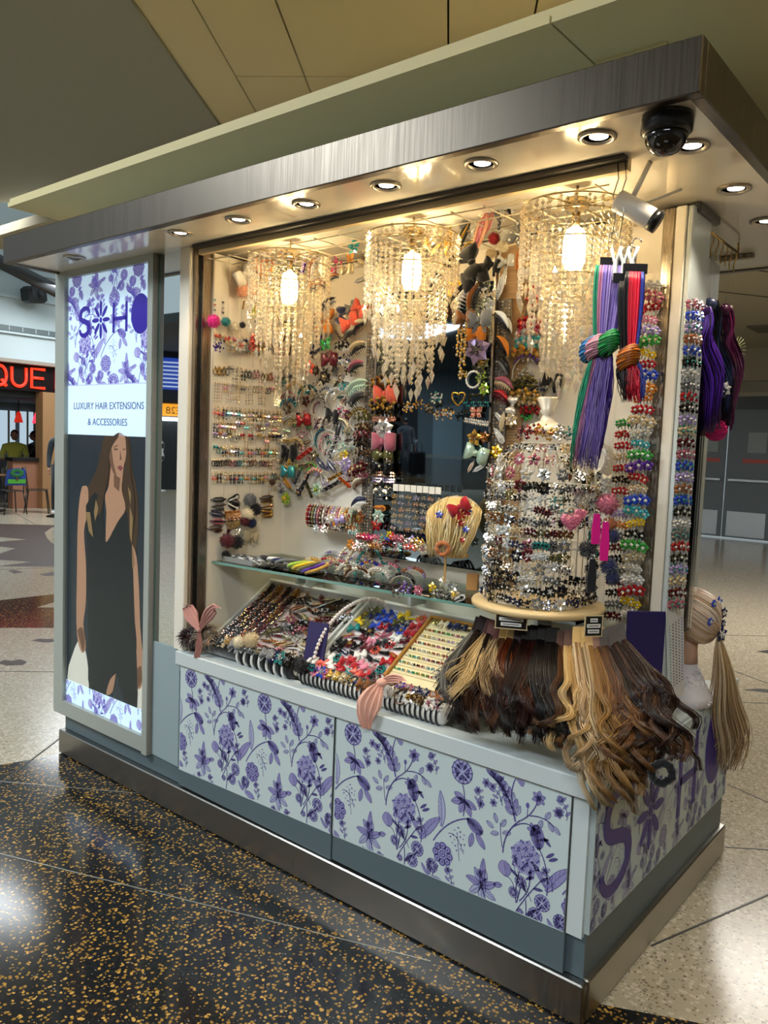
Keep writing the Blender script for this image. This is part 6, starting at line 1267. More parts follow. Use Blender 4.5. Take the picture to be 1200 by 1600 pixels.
# ================================================================== HANGING COLOURED PONYTAILS
def ponytail(top, tie_, end, cols, lab, n=110, w=.02, w2=.028, knot=None):
    e = empty('hair_ponytail', T(top), label=lab, cat='hair extension', group='coloured clip-in ponytails'); A_, K_, Z = Vector((0, 0, 0)), Vector(tie_)-Vector(top), Vector(end)-Vector(top); g = random.Random(len(lab)); paths = []; mats = [hairm(c) for c in cols]; s1 = Vector((.78, .6, 0)); s2 = Vector((-.6, .78, 0))
    for k in range(n):
        q = (k/n)*2-1; q2 = g.uniform(-1, 1); p0 = A_+s1*q*w+s2*q2*.006; pk = K_+s1*q*w*.55+s2*q2*.01; p1 = Z*g.uniform(.9, 1.04)+s1*q*w2+s2*q2*.02
        P = [bezp((p0, p0*.6+pk*.4+s1*q*.01, pk), t/7) for t in range(8)]+[bezp((pk, pk*.6+p1*.4+s1*q*.02, p1), t/8)+s1*.003*math.sin(k+t) for t in range(1, 9)]; paths.append(P)
    # colours run in bands across the width
    b = MB(); nb = len(mats)
    for k, P in enumerate(paths): strands(b, [P], [mats[min(nb-1, int((k/n)*nb))]], .0021, 3, .5)
    b.build('hair', e); b = MB(); b.box((-.03, -.004, -.004), (.03, .004, .02), plastic('1A1A1E'), RZ(.65)); b.build('comb_top', e)
    if knot:
        for nm, off, cs in knot:
            b = MB()
            for q in range(16):
                o_ = Vector((0, 0, (q-8)*.0032)); rr = .024*math.sqrt(max(.1, 1-((q-8)/10)**2)); b.tube([K_+Vector(off)+o_+s1*(rr+.0025*(q % 3))*math.cos(t*.524)+s2*rr*math.sin(t*.524)+Vector((0, 0, .010*math.cos(t*.524+.8))) for t in range(12)], .0030, hairm(cs) if q % 2 else M('hairdk_'+cs, '%02X%02X%02X' % tuple(int(int(cs[i:i+2], 16)*.62) for i in (0, 2, 4)), .35), 4, True)
            b.build(nm, e)
    b = MB(); b.tube([(0, 0, .02), (0, .004, .06)], .0018, metal('C8C8C8'), 4); b.tube([(.012*math.cos(t*.5), 0, .072+.012*math.sin(t*.5)) for t in range(10)], .0018, metal('C8C8C8'), 4); b.build('hanger_hook', e)
Yp = .03
pt = lambda x, y, Y=Yp: at(x, y, 1, Y)
ponytail(pt(955, 415), pt(942, 545), pt(913, 722), ['2E9A78', 'C98AAE', '8A74C8', '9A86D2', 'A592DA', '8A74C8', '9A86D2', '3A1E78'], 'lavender, pink and teal ponytail knotted midway, hanging left', 220, .040, .040, [('blue_wrap', (-.03, -.01, 0), '2A86C8'), ('pink_wrap', (-.012, -.016, .002), 'E8A0B4'), ('green_wrap', (.022, -.016, .012), '1FA050')])
ponytail(pt(992, 425), pt(985, 560), pt(990, 622), ['1A1214', 'C81430', 'E01C3C', 'E8284A', '2A3AA0'], 'bright red ponytail with orange tie, hanging right', 170, .024, .026, [('orange_tie', (0, -.014, 0), 'C86A10')])
ponytail(pt(976, 440), pt(975, 560), pt(980, 612), ['14100F', '2A1A14', '3A2418'], 'black and brown ponytail between the lavender and red ones', 80, .014, .014)
# white display hanger prongs above them, wire hooks
for i, px in enumerate((962, 975, 988)):
    b = MB(); P = pt(px, 400); b.tube([P+Vector((-.012, 0, .02)), P+Vector((-.004, 0, -.012)), P+Vector((.004, 0, -.012)), P+Vector((.014, 0, .022))], .0045, plastic('EDEBE4'), 6); b.box((-.004, -.004, -.06), (.006, .004, -.01), plastic('EDEBE4'), T(P)); b.build('clip_hanger', label='white plastic clip hanger, %s from left above the ponytails' % ordn(i+1), cat='hanger', group='clip hangers')
for i, px in enumerate((960, 972)):
    b = MB(); P = pt(px, 330); b.tube([P+Vector((0, 0, .13)), P+Vector((.006, 0, .08)), P+Vector((-.006, 0, .04)), P+Vector((.005, 0, 0)), P+Vector((-.004, 0, -.07))], .0018, metal('B8B4AA'), 5); b.tube([P+Vector((0, 0, .13)), P+Vector((0, 0, .155))], .0018, metal('B8B4AA'), 5); b.build('wire_hook', label='twisted wire hook, %s one above the ponytails' % ('left' if i == 0 else 'right'), cat='hook', group='wire hooks')
# ================================================================== RIGHT END: clip strips, cameras, wigs, heads
cc = ['silver', 'rose', 'red', 'pink', 'lavender', 'green', 'yellow', 'red', 'blue', 'orange', 'orange', 'red', 'champagne', 'silver', 'turquoise', 'green', 'purple', 'red', 'champagne', 'blue', 'turquoise', 'yellow', 'black', 'green', 'champagne', 'silver', 'clear', 'red', 'yellow', 'white', 'green', 'rose', 'champagne']
b = MB(); A_ = at(978, 440, 1, .42); B_ = at(968, 985, 1, .42); b.box((A_.x-.01, .42, B_.z), (A_.x+.085, .424, A_.z+.02), clear()); ST = b.build('clip_strip', label='tall clear acrylic strip of bright jaw clips beside the steel post', cat='display strip')
for i in range(30):
    y = 448+i*17.6; x = 1016-(y-448)*.062
    c = cc[i % len(cc)]; d = ('silver', 'champagne', 'white', 'clear')[i % 4]
    P = at(x, y, 1, .417); put('jaw', c, d, T(P) @ RZ(.35) @ RY(.25*math.sin(i*2.3)) @ SC(.060+.012*math.sin(i*1.7)), 'right column, %s down acrylic strip' % ordn(i+1), 'jaw clips on the acrylic strip', i)
    if i > 11: P = at(x-26, y+3, 1, .417); put('jaw', cc[(i*5+3) % len(cc)] if i < 22 else ('black', 'grey', 'burgundy')[i % 3], d, T(P) @ RZ(.35) @ SC(.05), 'left column, %s down acrylic strip' % ordn(i+1), 'jaw clips on the acrylic strip', i+1)
b = MB(); b.box((.0005, .605, 1.0), (.004, .685, 2.02), clear()); b.build('clip_strip', label='clear acrylic strip of jewelled clips on the right-hand end of the kiosk', cat='display strip')
for i in range(27):
    y = 478+i*17.9; x = 1081-(y-478)*.062; P = at(x, y, 0, .010); put('jaw', ('rose', 'blue', 'lavender', 'copper', 'blue', 'black', 'silver', 'grey', 'red', 'black', 'lavender', 'champagne', 'burgundy')[i % 13], ('silver', 'clear', 'teal')[i % 3], T(P) @ RZ(1.1) @ SC(.062), '%s down the outer end strip' % ordn(i+1), 'jewelled clips on the outer strip', i)
# oval mirror on the end wall
b = MB(); pts = [(.235*math.cos(2*math.pi*k/40), .40*math.sin(2*math.pi*k/40)) for k in range(40)]
e = empty('oval_mirror', T(-.148, .90, 1.50) @ RZ(math.pi/2) , label='oval frameless mirror on the right-hand end wall', cat='mirror'); b.prism(pts, -.004, .004, m_mirror, RX(math.pi/2)); b.build('mirror_glass', e)
b = MB(); b.tube([(x, 0, z) for x, z in pts], .005, metal('B8BCBC'), 6, True); b.build('rim', e)
# dome camera, bullet camera
e = empty('dome_camera', T(.134, -.154, SOFZ-.0005) @ SC(.84), label='black dome security camera on the canopy corner', cat='camera')
b = MB(); b.lathe([(.066, 0), (.068, -.01), (.066, -.04), (.058, -.048), (0, -.048)], plastic('151517'), 28); b.build('base_ring', e)
b = MB(); b.lathe([(.056, -.046)]+[(.056*math.cos(t*math.pi/16), -.046-.056*math.sin(t*math.pi/16)) for t in range(1, 8)]+[(0, -.102)], M('dome_smoke', '0A0A0C', .04, 0, .9), 28); b.build('dome', e)
P = at(992, 328, 1, .06); e = empty('bullet_camera', T(P), label='white bullet security camera under the canopy by the right chandelier', cat='camera')
d = Vector((.81, .27, -.52)).normalized(); b = MB(); b.tube([-d*.055, -d*.05, d*.05, d*.055], [.022, .028, .028, .026], plastic('E6E2DA'), 16); b.build('housing', e)
b = MB(); b.tube([d*.05, d*.07], .0285, plastic('111113'), 16); b.build('lens_hood', e); b = MB(); b.tube([-d*.01+Vector((0, 0, .025)), Vector((.0, .01, .06)), Vector((.02, .03, SOFZ-.001-P.z))], .007, plastic('E6E2DA'), 8); b.build('mount_arm', e)
b = MB(); b.tube([at(1003, 320, 1, .10), at(1064, 296, 1, .24)], .004, plastic('E6E2DA'), 6); b.build('antenna', label='white rod antenna slanting right of the bullet camera', cat='antenna')
# hanging rail at the end with hooks and purple wigs
b = MB(); R0 = Vector((-.03, .64, 2.272)); R1 = Vector((-.03, 1.0, 2.272)); b.tube([R0, R1], .005, metal('C9A868'), 6); b.tube([R0, R0+Vector((0, 0, .032))], .004, metal('C9A868'), 5); b.tube([R1, R1+Vector((0, 0, .032))], .004, metal('C9A868'), 5); b.build('hanging_rail', label='brass hanging rail under the canopy at the right end', cat='rail')
for i in range(7):
    y = .67+i*.05; b = MB(); b.tube([(-.03+.0, y+.0, 2.277), (-.03, y+.012, 2.27), (-.03, y+.014, 2.25), (-.03, y, 2.235), (-.03, y-.01, 2.215), (-.03, y, 2.2)], .0022, metal('C9A868'), 5); b.tube([(-.03, y, 2.2), (-.03, y, 2.0)], .0009, clear('nylon'), 4); b.build('wire_hook', label='curled brass hook, %s from the post on the end rail' % ordn(i+1), cat='hook', group='hooks on the end rail')
def wig(top, mid, end, cols, lab, n=150, w=.045, curl=.012):
    A_, Md, Z = Vector(top), Vector(mid), Vector(end); e = empty('hanging_wig', T(A_), label=lab, cat='wig', group='coloured wigs on the end rail'); g = random.Random(len(lab)*3); mats = [hairm(c) for c in cols]; nb = len(mats); s1 = Vector((.80, .6, 0)); s2 = Vector((-.6, .8, 0)); b = MB(); Md = Md-A_; Z = Z-A_
    for k in range(n):
        q = g.uniform(-1, 1); q2 = g.uniform(-1, 1); p0 = s1*q*w*.45+s2*q2*.012; pm = Md+s1*q*w+s2*q2*.03; p1 = Z*(g.uniform(.88, 1.03))+s1*q*w*.8+s2*q2*.03; ph = g.uniform(0, 1.2)+q*2
        P = []
        for i in range(15): t = i/14; a = curl*math.sin(math.pi*t)*1.4; P.append(bezp((p0, p0*.4+pm*.6, pm, p1), t)+s1*a*math.sin(ph+t*8)+s2*a*.6*math.cos(ph+t*8))
        ci = min(nb-1, int(max(0, min(.999, (k % 10)/10))*nb)); strands(b, [P], [mats[ci]], .0027, 3, .5)
    b.build('hair', e); b = MB(); b.ball((0, 0, -.012), (w*.5, .02, .022), hairm(cols[-1]), 10, 6); b.build('cap', e); b = MB(); b.tube([(0, 0, 0), (0, 0, 2.2-A_.z)], .0009, clear('nylon'), 4); b.build('hanging_line', e)
at0 = lambda px, py, X=-.01: at(px, py, 0, X)
wig(at0(1094, 480), at0(1092, 560), at0(1097, 672), ['2A1048', '3E1A70', '5424A8', '4A1E90', '30104E'], 'deep purple wavy wig, left one on the end rail', 330, .062)
wig(at0(1108, 470, -.03), at0(1118, 570, -.03), at0(1120, 660, -.02), ['0E0E16', '161A2C', '2A3050', '3A4468'], 'blue-black wig in the middle of the end rail', 260, .052)
wig(at0(1134, 478, -.02), at0(1142, 560, -.02), at0(1128, 668, -.01), ['4A1038', '6A1648', '3A0C2C'], 'plum wig, right one on the end rail', 200, .036)
for nm, px, py, c, w_ in (('blue', 1108, 652, '2A2AC0', .06), ('hot pink', 1118, 672, 'D81B70', .075)):
    b = MB(); g = random.Random(3); P = at0(px, py); m = [hairm(c), hairm('A01858' if 'pink' in nm else '1A1A8A')]
    for k in range(150):
        a0 = g.uniform(-1, 1); q0 = g.uniform(0, 6.28); rr = w_*.5*math.sqrt(1-.8*a0*a0)*g.uniform(.8, 1.05); s1 = Vector((.8, .6, 0)); s2 = Vector((-.6, .8, 0))
        b.tube([s1*rr*math.cos(q0+t*.32)+s2*rr*.6*math.sin(q0+t*.32)*(.6+.4*a0)+Vector((0, 0, w_*.42*a0+.25*rr*math.sin(q0+t*.32))) for t in range(9)], .0026, m[k % 2], 3)
    link('curled_hair_swatch', b.mesh('curled_hair_swatch'), None, T(P), '%s curled hair swatch at the bottom of the purple wigs' % nm, 'hair extension')
b = MB(); P = at0(1148, 545)
for k in range(11): a = math.radians(-60+k*18); b.tube([(0, 0, 0), (.045*math.cos(a)*.7, .02, .045*math.sin(a))], [.002, .0006], plastic('B8C48A'), 4)
link('feather_clip', b.mesh('feather_clip'), None, T(P), 'pale green spiky feather clip right of the plum wig', 'hair clip')
for i, (px, py, c) in enumerate(((1117, 592, 'grey'), (1124, 612, 'navy'), (1130, 608, 'silver'))): put('flower', c, 'silver', T(at0(px, py, .02)) @ RZ(.9) @ SC(.055), 'clipped to the purple wigs', 'flower clips on the wigs', i)
# ---------------------------------------------------------------- counter end: mannequin head, rhinestone card
HB = Vector((-.062, 1.07, .6855)); HS = Vector((at(1085, 962, 0, -.062)))
HC_ = Vector((-.062, HS.y, HS.z)); 
e = empty('mannequin_head', T(HC_), label='blonde mannequin head in white lace with blue flower clips and long ponytail', cat='mannequin head')
b = MB(); sk = M('mannequin_skin', 'C9A088', .45); b.ball((0, 0, 0), (.072, .09, .095), sk, 20, 14); b.ball((-.055, .03, -.045), (.045, .05, .05), sk, 12, 8); b.ball((-.085, .055, -.02), (.012, .012, .018), sk, 8, 6); b.lathe([(.042, -.17), (.038, -.12), (.04, -.07)], sk, 16, (-.02, .0, 0)); b.build('head', e)
b = MB(); b.tube([Vector((.05, -.048, -.012))+Vector((.004*math.sin(k*.7), .012*math.cos(k*.7), .02*math.sin(k*.7))) for k in range(9)], .005, sk, 6); b.build('ear', e)
zb = .687-HC_.z; b = MB(); b.lathe([(.10, zb), (.098, zb+.03), (.07, zb+.075), (.045, zb+.11), (.042, zb+.14), (0, zb+.14)], M('white_lace', 'D6CFD2', .8), 22, (-.02, 0, 0)); g = random.Random(8)
for k in range(220): a = g.uniform(0, 6.28); t = g.random(); r = .10-.055*t; b.ball((-.02+r*math.cos(a), r*math.sin(a), zb+.01+.11*t), .0055, M('white_lace', 'D6CFD2', .8), 5, 3)
b.build('lace_bust', e)
TIE = Vector((.075, .035, -.055)); b = MB(); pa = []; g = random.Random(12)
for k in range(230):
    u = g.uniform(-1.5, 1.5); v0 = g.uniform(.1, 1.)
    p0 = Vector((-.05*v0+.02, .094*math.sin(u)*.98, .098*math.cos(u))) if k % 2 else Vector((.02-.02*v0, -.088*math.cos(u*.6), .06*math.sin(u)-.01))
    m1 = (p0+TIE)*.5; m1 = m1*(.112/max(.02, m1.length)) if m1.length < .112 else m1
    pa.append([bezp((p0, p0*.35+m1*.65+m1*.12, m1*1.02, TIE), t/9) for t in range(10)])
strands(b, pa, [hairm('D8BBA4'), hairm('C9A98C'), hairm('B8946E'), hairm('E2CDBA')], .0034, 3, .8); b.build('combed_hair', e)
b = MB(); pa = []; E0 = at(1136, 1200, 0, .03)-HC_; Mm = at(1128, 1060, 0, .05)-HC_; M2 = at(1146, 1130, 0, .05)-HC_
for k in range(260):
    q, q2 = g.gauss(0, .6), g.gauss(0, .6); s1 = Vector((.6, .78, 0)); s2 = Vector((.9, -.35, 0)); L = g.uniform(.86, 1.02)
    pa.append([bezp((TIE, Mm+s1*q*.03+s2*q2*.02, M2+s1*q*.045+s2*q2*.025, E0*L+s1*q*.05+s2*q2*.025), t/15)+s1*.018*math.sin(t*.62+q*.6)*(t/15) for t in range(16)])
strands(b, pa, [hairm('CDB08A'), hairm('B8966C'), hairm('DCC8A4'), hairm('A6865C')], .0026, 3, .4); b.build('ponytail', e)
for i, (dx, dy, dz, w) in enumerate(((.065, .045, .055, .05), (.085, .05, .02, .045), (.07, -.02, .06, .035), (.085, .035, -.055, .065), (.072, -.055, .0, .035), (.085, .055, -.02, .035))):
    put('flower', 'blue' if i % 2 == 0 else 'navy', 'clear', T(HC_+Vector((dx, dy-.01, dz))*.98) @ RZ(1.25) @ SC(w), '%s one on the mannequin head' % ordn(i+1), 'blue flower clips on the mannequin head', i)
TLc, TRc, BRc, BLc = at(1041, 945, 0, .006), at(1068, 926, 0, .006), at(1069, 1084, 0, .006), at(1045, 1100, 0, .006)
e = empty('rhinestone_card', T(0, 0, 0), label='white card of small blue rhinestones fixed to the end post', cat='card')
def cq(u, v, x=0.): p_ = (BLc*(1-u)+BRc*u)*(1-v)+(TLc*(1-u)+TRc*u)*v; return Vector((p_.x+x, p_.y, p_.z))
b = MB(); b.add([cq(0, 0), cq(1, 0), cq(1, 1), cq(0, 1), cq(0, 0, -.002), cq(1, 0, -.002), cq(1, 1, -.002), cq(0, 1, -.002)], [(0,1,2,3),(7,6,5,4),(0,4,5,1),(1,5,6,2),(2,6,7,3),(3,7,4,0)], M('card_white', 'E4E4E6', .5)); b.build('card_sheet', e); b = MB()
for i in range(5):
    for j in range(22): b.octa(cq(.14+i*.18, .16+j*.029, .001), .0026, gemc(('turquoise', 'navy', 'black', 'navy', 'blue')[i]))
b.build('rhinestones', e, kind='stuff'); b = MB(); b.add([cq(.25, .9, .0006), cq(.75, .9, .0006), cq(.75, .94, .0006), cq(.25, .94, .0006)], [(0, 1, 2, 3)], M('card_print', 'A8AEB8', .6)); b.build('header_print', e)
b = MB(); b.bbox((-.085, 1.275, .45), (-.01, 1.36, .69), m_white, .003); bx_ = b.build('side_box', label='small white floral box behind the counter end', cat='box')
b = print_mesh(1.28, 1.355, (.46, .46), (.685, .685), lambda x, z, L: (-.0096+L, x, z), PUR, .0, .6, (.05,)); b.build('floral_print', bx_)
# ================================================================== PEOPLE AND FURNITURE IN THE BACKGROUND
def body(name, joints, edges, radii, mat, X, label, cat='person', root=0):
    """one continuous figure grown over a skeleton (skin + subdivision)"""
    me = bpy.data.meshes.new(name); me.from_pydata(joints, edges, []); me.materials.append(mat)
    o = bpy.data.objects.new(name, me); COL.objects.link(o); o.matrix_basis = X
    sk = o.modifiers.new('skin', 'SKIN'); sk.use_smooth_shade = True
    for i, v in enumerate(me.skin_vertices[0].data): v.radius = (radii[i], radii[i]); v.use_root = (i == root)
    ss = o.modifiers.new('sub', 'SUBSURF'); ss.levels = 2; ss.render_levels = 2
    tag(o, label, cat); return o
def head_parts(o, c, hair, skin, cap=None):
    b = MB(); b.ball(c, (.078, .095, .115), skin, 14, 10); b.ball((c[0], c[1]-.1, c[2]-.01), (.014, .02, .02), skin, 6, 5)
    for s in (-1, 1): b.ball((c[0]+s*.078, c[1]+.01, c[2]), (.012, .02, .03), skin, 6, 5)
    hd = b.build('head', o)
    b = MB()
    for s in (-1, 1): b.ball((c[0]+s*.03, c[1]-.088, c[2]+.012), (.012, .006, .007), plastic('1A1412'), 6, 4)
    b.ball((c[0], c[1]-.088, c[2]-.055), (.022, .006, .006), M('mouth', '8A4A40', .5), 6, 4); b.build('face_features', hd)
    b = MB(); b.ball((c[0], c[1]+.018, c[2]+.03), (.086, .095, .1), hair, 14, 10); b.build('hair', o)
SKIN1 = M('skin_brown', '7A5240', .5); SKIN2 = M('skin_light', 'B98C74', .5)
def seated(X, shirt, trousers, label, skin, hair='151010', arm=.0):
    J = [(0, 0, .50), (0, .02, .68), (0, 0, .90), (0, -.01, 1.06), (0, -.02, 1.14), (-.20, 0, 1.02), (-.26, -.06, .80), (-.2, -.27, .76), (.20, 0, 1.02), (.26, -.06, .80), (.2, -.27, .76), (-.1, -.06, .49), (-.13, -.42, .50), (-.13, -.44, .10), (-.13, -.52, .05), (.1, -.06, .49), (.13, -.42, .50), (.13, -.44, .10), (.13, -.52, .05)]
    E_ = [(0, 1), (1, 2), (2, 3), (3, 4), (3, 5), (5, 6), (6, 7), (3, 8), (8, 9), (9, 10), (0, 11), (11, 12), (12, 13), (13, 14), (0, 15), (15, 16), (16, 17), (17, 18)]
    Rr = [.15, .15, .17, .12, .055, .085, .06, .04, .085, .06, .04, .1, .075, .05, .04, .1, .075, .05, .04]
    o = body('person', J, E_, Rr, shirt, X, label); head_parts(o, (0, -.03, 1.28), plastic(hair), skin)
    b = MB()
    for s in (-1, 1):
        b.tube([(s*.1, -.02, .5), (s*.13, -.43, .51), (s*.13, -.45, .08)], [.115, .088, .065], trousers, 10); b.ball((s*.13, -.52, .05), (.05, .12, .045), plastic('15151A'), 8, 5)
    b.build('trousers_and_shoes', o); b = MB()
    for s in (-1, 1):
        b.ball((s*.2, -.29, .76), (.035, .05, .025), skin, 8, 5)
        for k in range(4): b.tube([(s*.2-.024+k*.016, -.32, .76), (s*.2-.024+k*.016, -.36, .752), (s*.2-.024+k*.016, -.375, .735)], .009, skin, 5)
        b.tube([(s*.2-s*.03, -.28, .765), (s*.2-s*.05, -.31, .755)], .01, skin, 5)
    b.build('hands', o); return o
def bp0(px, X): q = at(px, 720, 0, X); return q.y
def cafe_chair(X, lab, seat_c='17171A', art=False):
    e = empty('cafe_chair', X, label=lab, cat='chair', group='cafe chairs'); mt = plastic('17171A'); b = MB(); b.bbox((-.2, -.2, .44), (.2, .2, .46), plastic(seat_c), .01); b.build('seat', e)
    b = MB(); vs = []; fs = []
    for i in range(9):
        for j in range(7):
            x = -.2+.05*i; z = .56+.055*j; w = 1-.18*(j/6)**2; vs.append((x*w, .2+.03*math.cos(x*7)+.05*j/6, z-.03*(abs(x)/.2)**2*(j == 6)))
    for i in range(8):
        for j in range(6): a = i*7+j; fs.append((a, a+1, a+8, a+7))
    b.add(vs, fs, M('chair_back_paint', '2A4AA0', .5) if art else mt, True); bk = b.build('backrest', e)
    if art:
        b = MB(); b.box((-.17, .262, .6), (.17, .266, .68), M('painted_grass', '4AA030', .6)); b.box((-.02, .27, .66), (.02, .274, .78), M('painted_trunk', '5A3A20', .6)); b.build('painted_ground', bk); b = MB()
        for k in range(9): b.ball((.09*math.cos(k*.7), .275, .80+.05*math.sin(k*.7)), (.045, .004, .035), M('painted_leaves', '1F6A30', .6), 8, 4)
        b.build('painted_tree', bk)
    for sx in (-1, 1):
        for sy in (-1, 1): b = MB(); b.tube([(sx*.17, sy*.17, .44), (sx*.22, sy*.22, 0)], .011, mt, 6); b.build('leg', e)
        b = MB(); b.tube([(sx*.17, .18, .45), (sx*.18, .23, .9)], .01, mt, 6); b.build('back_upright', e)
    return e
seated(T(-16.9, bp0(23, -16.9), .22) @ RZ(1.0), cloth('9C9A3C'), cloth('3A3A30'), 'person in yellow-green T-shirt and dark cap sitting inside the restaurant', SKIN1)
seated(T(-18.2, bp0(54, -18.2), .22) @ RZ(-.9), cloth('121214'), cloth('101012'), 'person in black clothes sitting inside the restaurant by the window', SKIN1)
for X_, Y_, l_ in ((-16.9, bp0(23, -16.9), 'dark bench stool under the person in yellow-green'), (-18.2, bp0(54, -18.2), 'dark bench stool under the person in black')):
    b = MB(); b.lathe([(.2, 0), (.2, .02), (.03, .05), (.03, .52), (.2, .55), (.2, .62), (0, .62)], plastic('1C1C1E'), 14); link('bar_stool', b.mesh('bar_stool'), None, T(X_, Y_, 0), l_, 'stool')
cafe_chair(T(-14.3, at(16, 800, 0, -14.3).y, 0) @ RZ(-1.57), 'cafe chair with a green tree painted on its blue back', art=True)
cafe_chair(T(-14.4, at(58, 800, 0, -14.4).y, 0) @ RZ(2.6), 'plain black cafe chair in front of the terracotta counter')
e = empty('cafe_table', T(-15.0, at(-14, 800, 0, -15.0).y, 0), label='small round cafe table with black pedestal beside the painted chair', cat='table'); b = MB(); b.lathe([(.28, 0), (.28, .02), (.04, .05), (.035, .68)], plastic('141416'), 18); b.build('pedestal', e); b = MB(); b.lathe([(0, .70), (.36, .70), (.36, .73), (0, .73)], M('table_wood', '6A4428', .5), 22); b.build('table_top', e)
e = empty('stanchion', T(-13.4, at(89, 808, 0, -13.4).y, 0), label='black belt stanchion post in front of the restaurant', cat='stanchion'); b = MB(); b.lathe([(.19, 0), (.19, .02), (.05, .05), (0, .05)], plastic('101012'), 18); b.build('base', e); b = MB(); b.cyl((0, 0, .04), (0, 0, .96), .035, plastic('101012'), 10); b.build('post', e); b = MB(); b.bbox((-.04, -.04, .94), (.04, .04, 1.04), plastic('1A1A1C'), .008); b.build('belt_head', e)
def standing(X, shirt, trousers, label, skin, arm_fwd=.1, step=.1, bag=None):
    J = [(0, 0, .95), (0, 0, 1.12), (0, 0, 1.32), (0, 0, 1.45), (0, -.01, 1.54), (-.2, 0, 1.42), (-.25, .02, 1.14), (-.24, -.06, .90), (.2, 0, 1.42), (.25, .02, 1.14), (.24, arm_fwd, .92), (-.1, 0, .9), (-.11, -step*.5, .5), (-.11, -step, .08), (-.11, -step-.12, .04), (.1, 0, .9), (.11, step*.4, .5), (.11, step, .08), (.11, step-.12, .04)]
    E_ = [(0, 1), (1, 2), (2, 3), (3, 4), (3, 5), (5, 6), (6, 7), (3, 8), (8, 9), (9, 10), (0, 11), (11, 12), (12, 13), (13, 14), (0, 15), (15, 16), (16, 17), (17, 18)]
    o = body('person', J, E_, [.14, .135, .16, .11, .05, .075, .055, .035, .075, .055, .035, .1, .075, .05, .04, .1, .075, .05, .04], shirt, X, label); head_parts(o, (0, -.02, 1.66), plastic('15110F'), skin)
    b = MB()
    for s, q in ((-1, -step), (1, step)): b.tube([(s*.1, 0, .96), (s*.11, q*.45, .5), (s*.11, q, .09)], [.115, .085, .062], trousers, 10); b.ball((s*.11, q-.08, .045), (.045, .12, .042), plastic('C8C8C8'), 8, 5)
    b.build('trousers_and_shoes', o); b = MB()
    for s, y in ((-1, -.06), (1, arm_fwd)):
        b.ball((s*.24, y, .86), (.022, .035, .045), skin, 8, 5)
        for k in range(4): b.tube([(s*.24, y-.03+k*.018, .83), (s*.24-s*.006, y-.03+k*.018, .79), (s*.24-s*.016, y-.03+k*.018, .77)], .008, skin, 5)
        b.tube([(s*.24, y-.03, .87), (s*.235, y-.06, .83)], .009, skin, 5)
    b.build('hands', o); return o
standing(T(-13.9, at(97, 808, 0, -13.9).y, 0) @ RZ(.8), cloth('3A424A'), cloth('1C1C20'), 'person in dark grey T-shirt standing by the stanchion', SKIN2)
# ---------------------------------------------------------------- concourse behind the viewer, seen in the mirrors
MN = Vector((0, -math.cos(math.radians(1.2)), -math.sin(math.radians(1.2))))
def refl(px, py, dist):
    P = at(px, py, 1, .474); d = (P-CAM).normalized(); r = d-MN*2*d.dot(MN); return P+r*dist
F = refl(634, 722, 21.5); wp = Vector((F.x, F.y, 0)); away = Vector((F.x+1, F.y-.5, 0)).normalized(); ang = math.atan2(away.y, away.x)
standing(T(wp) @ RZ(ang+1.2), cloth('2A2E34'), cloth('1A1C20'), 'traveller in dark clothes reflected in the niche mirror', SKIN2, .25, .16)
sc = refl(653, 728, 21.3); e = empty('suitcase', T(sc.x, sc.y, 0) @ RZ(ang+1.2), label='black rolling suitcase beside the reflected traveller', cat='suitcase')
b = MB(); b.bbox((-.22, -.14, .06), (.22, .14, .74), plastic('141416'), .03); b.build('shell', e); b = MB(); b.tube([(-.1, .1, .74), (-.1, .1, 1.08), (.1, .1, 1.08), (.1, .1, .74)], .012, metal('8A8A8A'), 6); b.build('pull_handle', e)
for sx in (-1, 1):
    for sy in (-1, 1): b = MB(); b.cyl((sx*.18-.012, sy*.1, .03), (sx*.18+.012, sy*.1, .03), .03, plastic('0E0E10'), 10); b.build('wheel', e)
m_cw = M('concourse_wall', '5F6D74', .6)
b = MB(); b.box((-45, -31, 0), (14, -30.5, 5), m_cw); WF = b.build('wall_front', kind='structure')
for k in range(9):
    b = MB(); b.box((-40+k*5.6, -30.5, 0), (-38.2+k*5.6, -30.42, 2.5), M('far_door_blue', '8FA4AE', .5)); b.build('far_panel', WF); b = MB(); b.box((-36.5+k*5.6, -30.5, 0), (-36.1+k*5.6, -30.2, 4.2), M('far_column_dark', '23282C', .5)); b.build('far_column', WF)
b = MB(); b.box((-45, -31, 4.2), (14, -9, 4.4), M('far_ceiling', '4A5052', .8)); b.build('ceiling_far', kind='structure')
b = MB(); b.box((9, -31, 0), (9.3, 15, 4.4), M('wall_right_grey', '8A8C86', .8)); b.build('wall_right', kind='structure')
b = MB(); b.prism(ccw([(-14, -11), (-26, -15), (-30, -28), (-10, -26), (-6, -16)]), -.01, .0006, m_black); b.build('black_terrazzo_field', FLOOR)
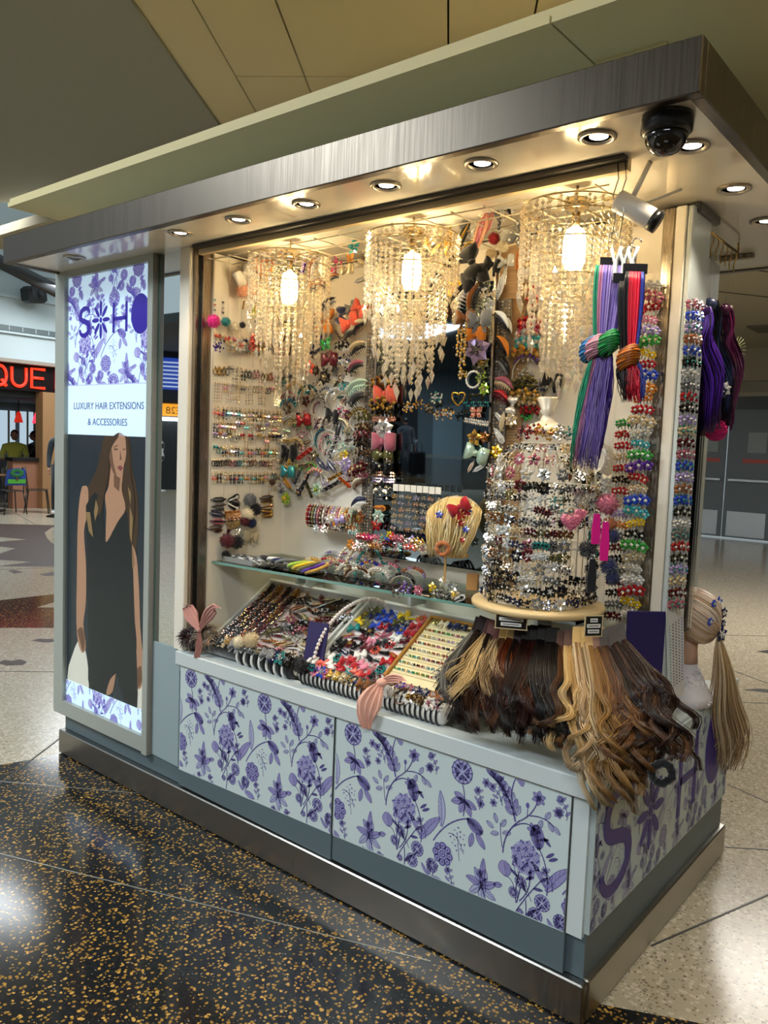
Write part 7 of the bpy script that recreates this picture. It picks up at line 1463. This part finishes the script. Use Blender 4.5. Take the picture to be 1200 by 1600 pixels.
# swimwear shop reflected in the poster glass and the mirror strip
def shp(x, y, z): return Vector((-21.5+x*.55, -12.6-x*.83+y*0, z))
SHX = Matrix.Translation((-20.5, -11.4, 0)) @ RZ(math.atan2(-.83, .55)+math.pi)
b = MB(); b.box((-9, .0, 0), (9, .3, 4.2), M('shop_dark', '1E2226', .5), SHX); WS = b.build('wall_shop', kind='structure')
b = MB(); b.box((-4.5, -.12, 2.25), (4.5, 0, 2.62), M('orange_sign', 'E08A1A', .5, emit=.9, ecol='F09A20'), SHX); sg_ = b.build('orange_gate_sign', label='long orange gate sign band reflected in the mirror strip', cat='sign')
me = text_mesh('E28', .3, plastic('1A1A1A'), 'gate_text'); link('gate_text', me, sg_, SHX @ T(-1.6, -.125, 2.32) @ RX(math.pi/2)); link('gate_text', me, sg_, SHX @ T(2.2, -.125, 2.32) @ RX(math.pi/2))
for k in range(4):
    b = MB(); b.bbox((-4+k*2.0, -.1, 3.05), (-2.3+k*2.0, -.02, 4.0), emitm('flight_screen', '2A4AB0', .8), .01, SHX); s_ = b.build('flight_display', label='blue flight information screen, %s of four reflected above the gate sign' % ordn(k+1), cat='screen', group='flight screens'); b = MB()
    for r in range(7): b.box((-3.9+k*2.0, -.104, 3.12+r*.12), (-3.0+k*2.0+.3*math.sin(r*2), -.1, 3.16+r*.12), emitm('screen_text', 'C8D4F0', .9), SHX)
    b.build('screen_text', s_, kind='stuff')
for k in range(5): b = MB(); b.box((-4+k*1.8, -.5, 2.1), (-2.8+k*1.8, -.4, 2.2), emitm('shop_tube', 'EAF4FF', 5.0), SHX); b.build('shop_light', WS)
def dummy(x, c, lab):
    e = empty('shop_mannequin', SHX @ T(x, -.6, 0), label=lab, cat='mannequin', group='shop mannequins'); m = plastic('E8E4DE'); b = MB(); b.lathe([(.2, 0), (.2, .02), (.02, .04), (.02, .85), (.11, .9), (.15, 1.0), (.105, 1.18), (.15, 1.38), (.06, 1.5), (.045, 1.58), (0, 1.6)], m, 16); b.build('torso', e); b = MB(); b.lathe([(.112, .9), (.155, 1.0), (.15, 1.04)], cloth(c), 16); b.build('bikini_bottom', e); b = MB(); b.lathe([(.13, 1.26), (.155, 1.36), (.14, 1.42)], cloth(c), 16); b.build('bikini_top', e)
for k, (x, c) in enumerate(((-2.6, '1E6A50'), (-1.2, '2A2A2A'), (.4, 'B03A4A'), (1.8, '1E6A50'), (3.2, '6A3A7A'))): dummy(x, c, 'shop mannequin in a %s bikini reflected in the glass' % ('green', 'black', 'red', 'teal', 'purple')[k])
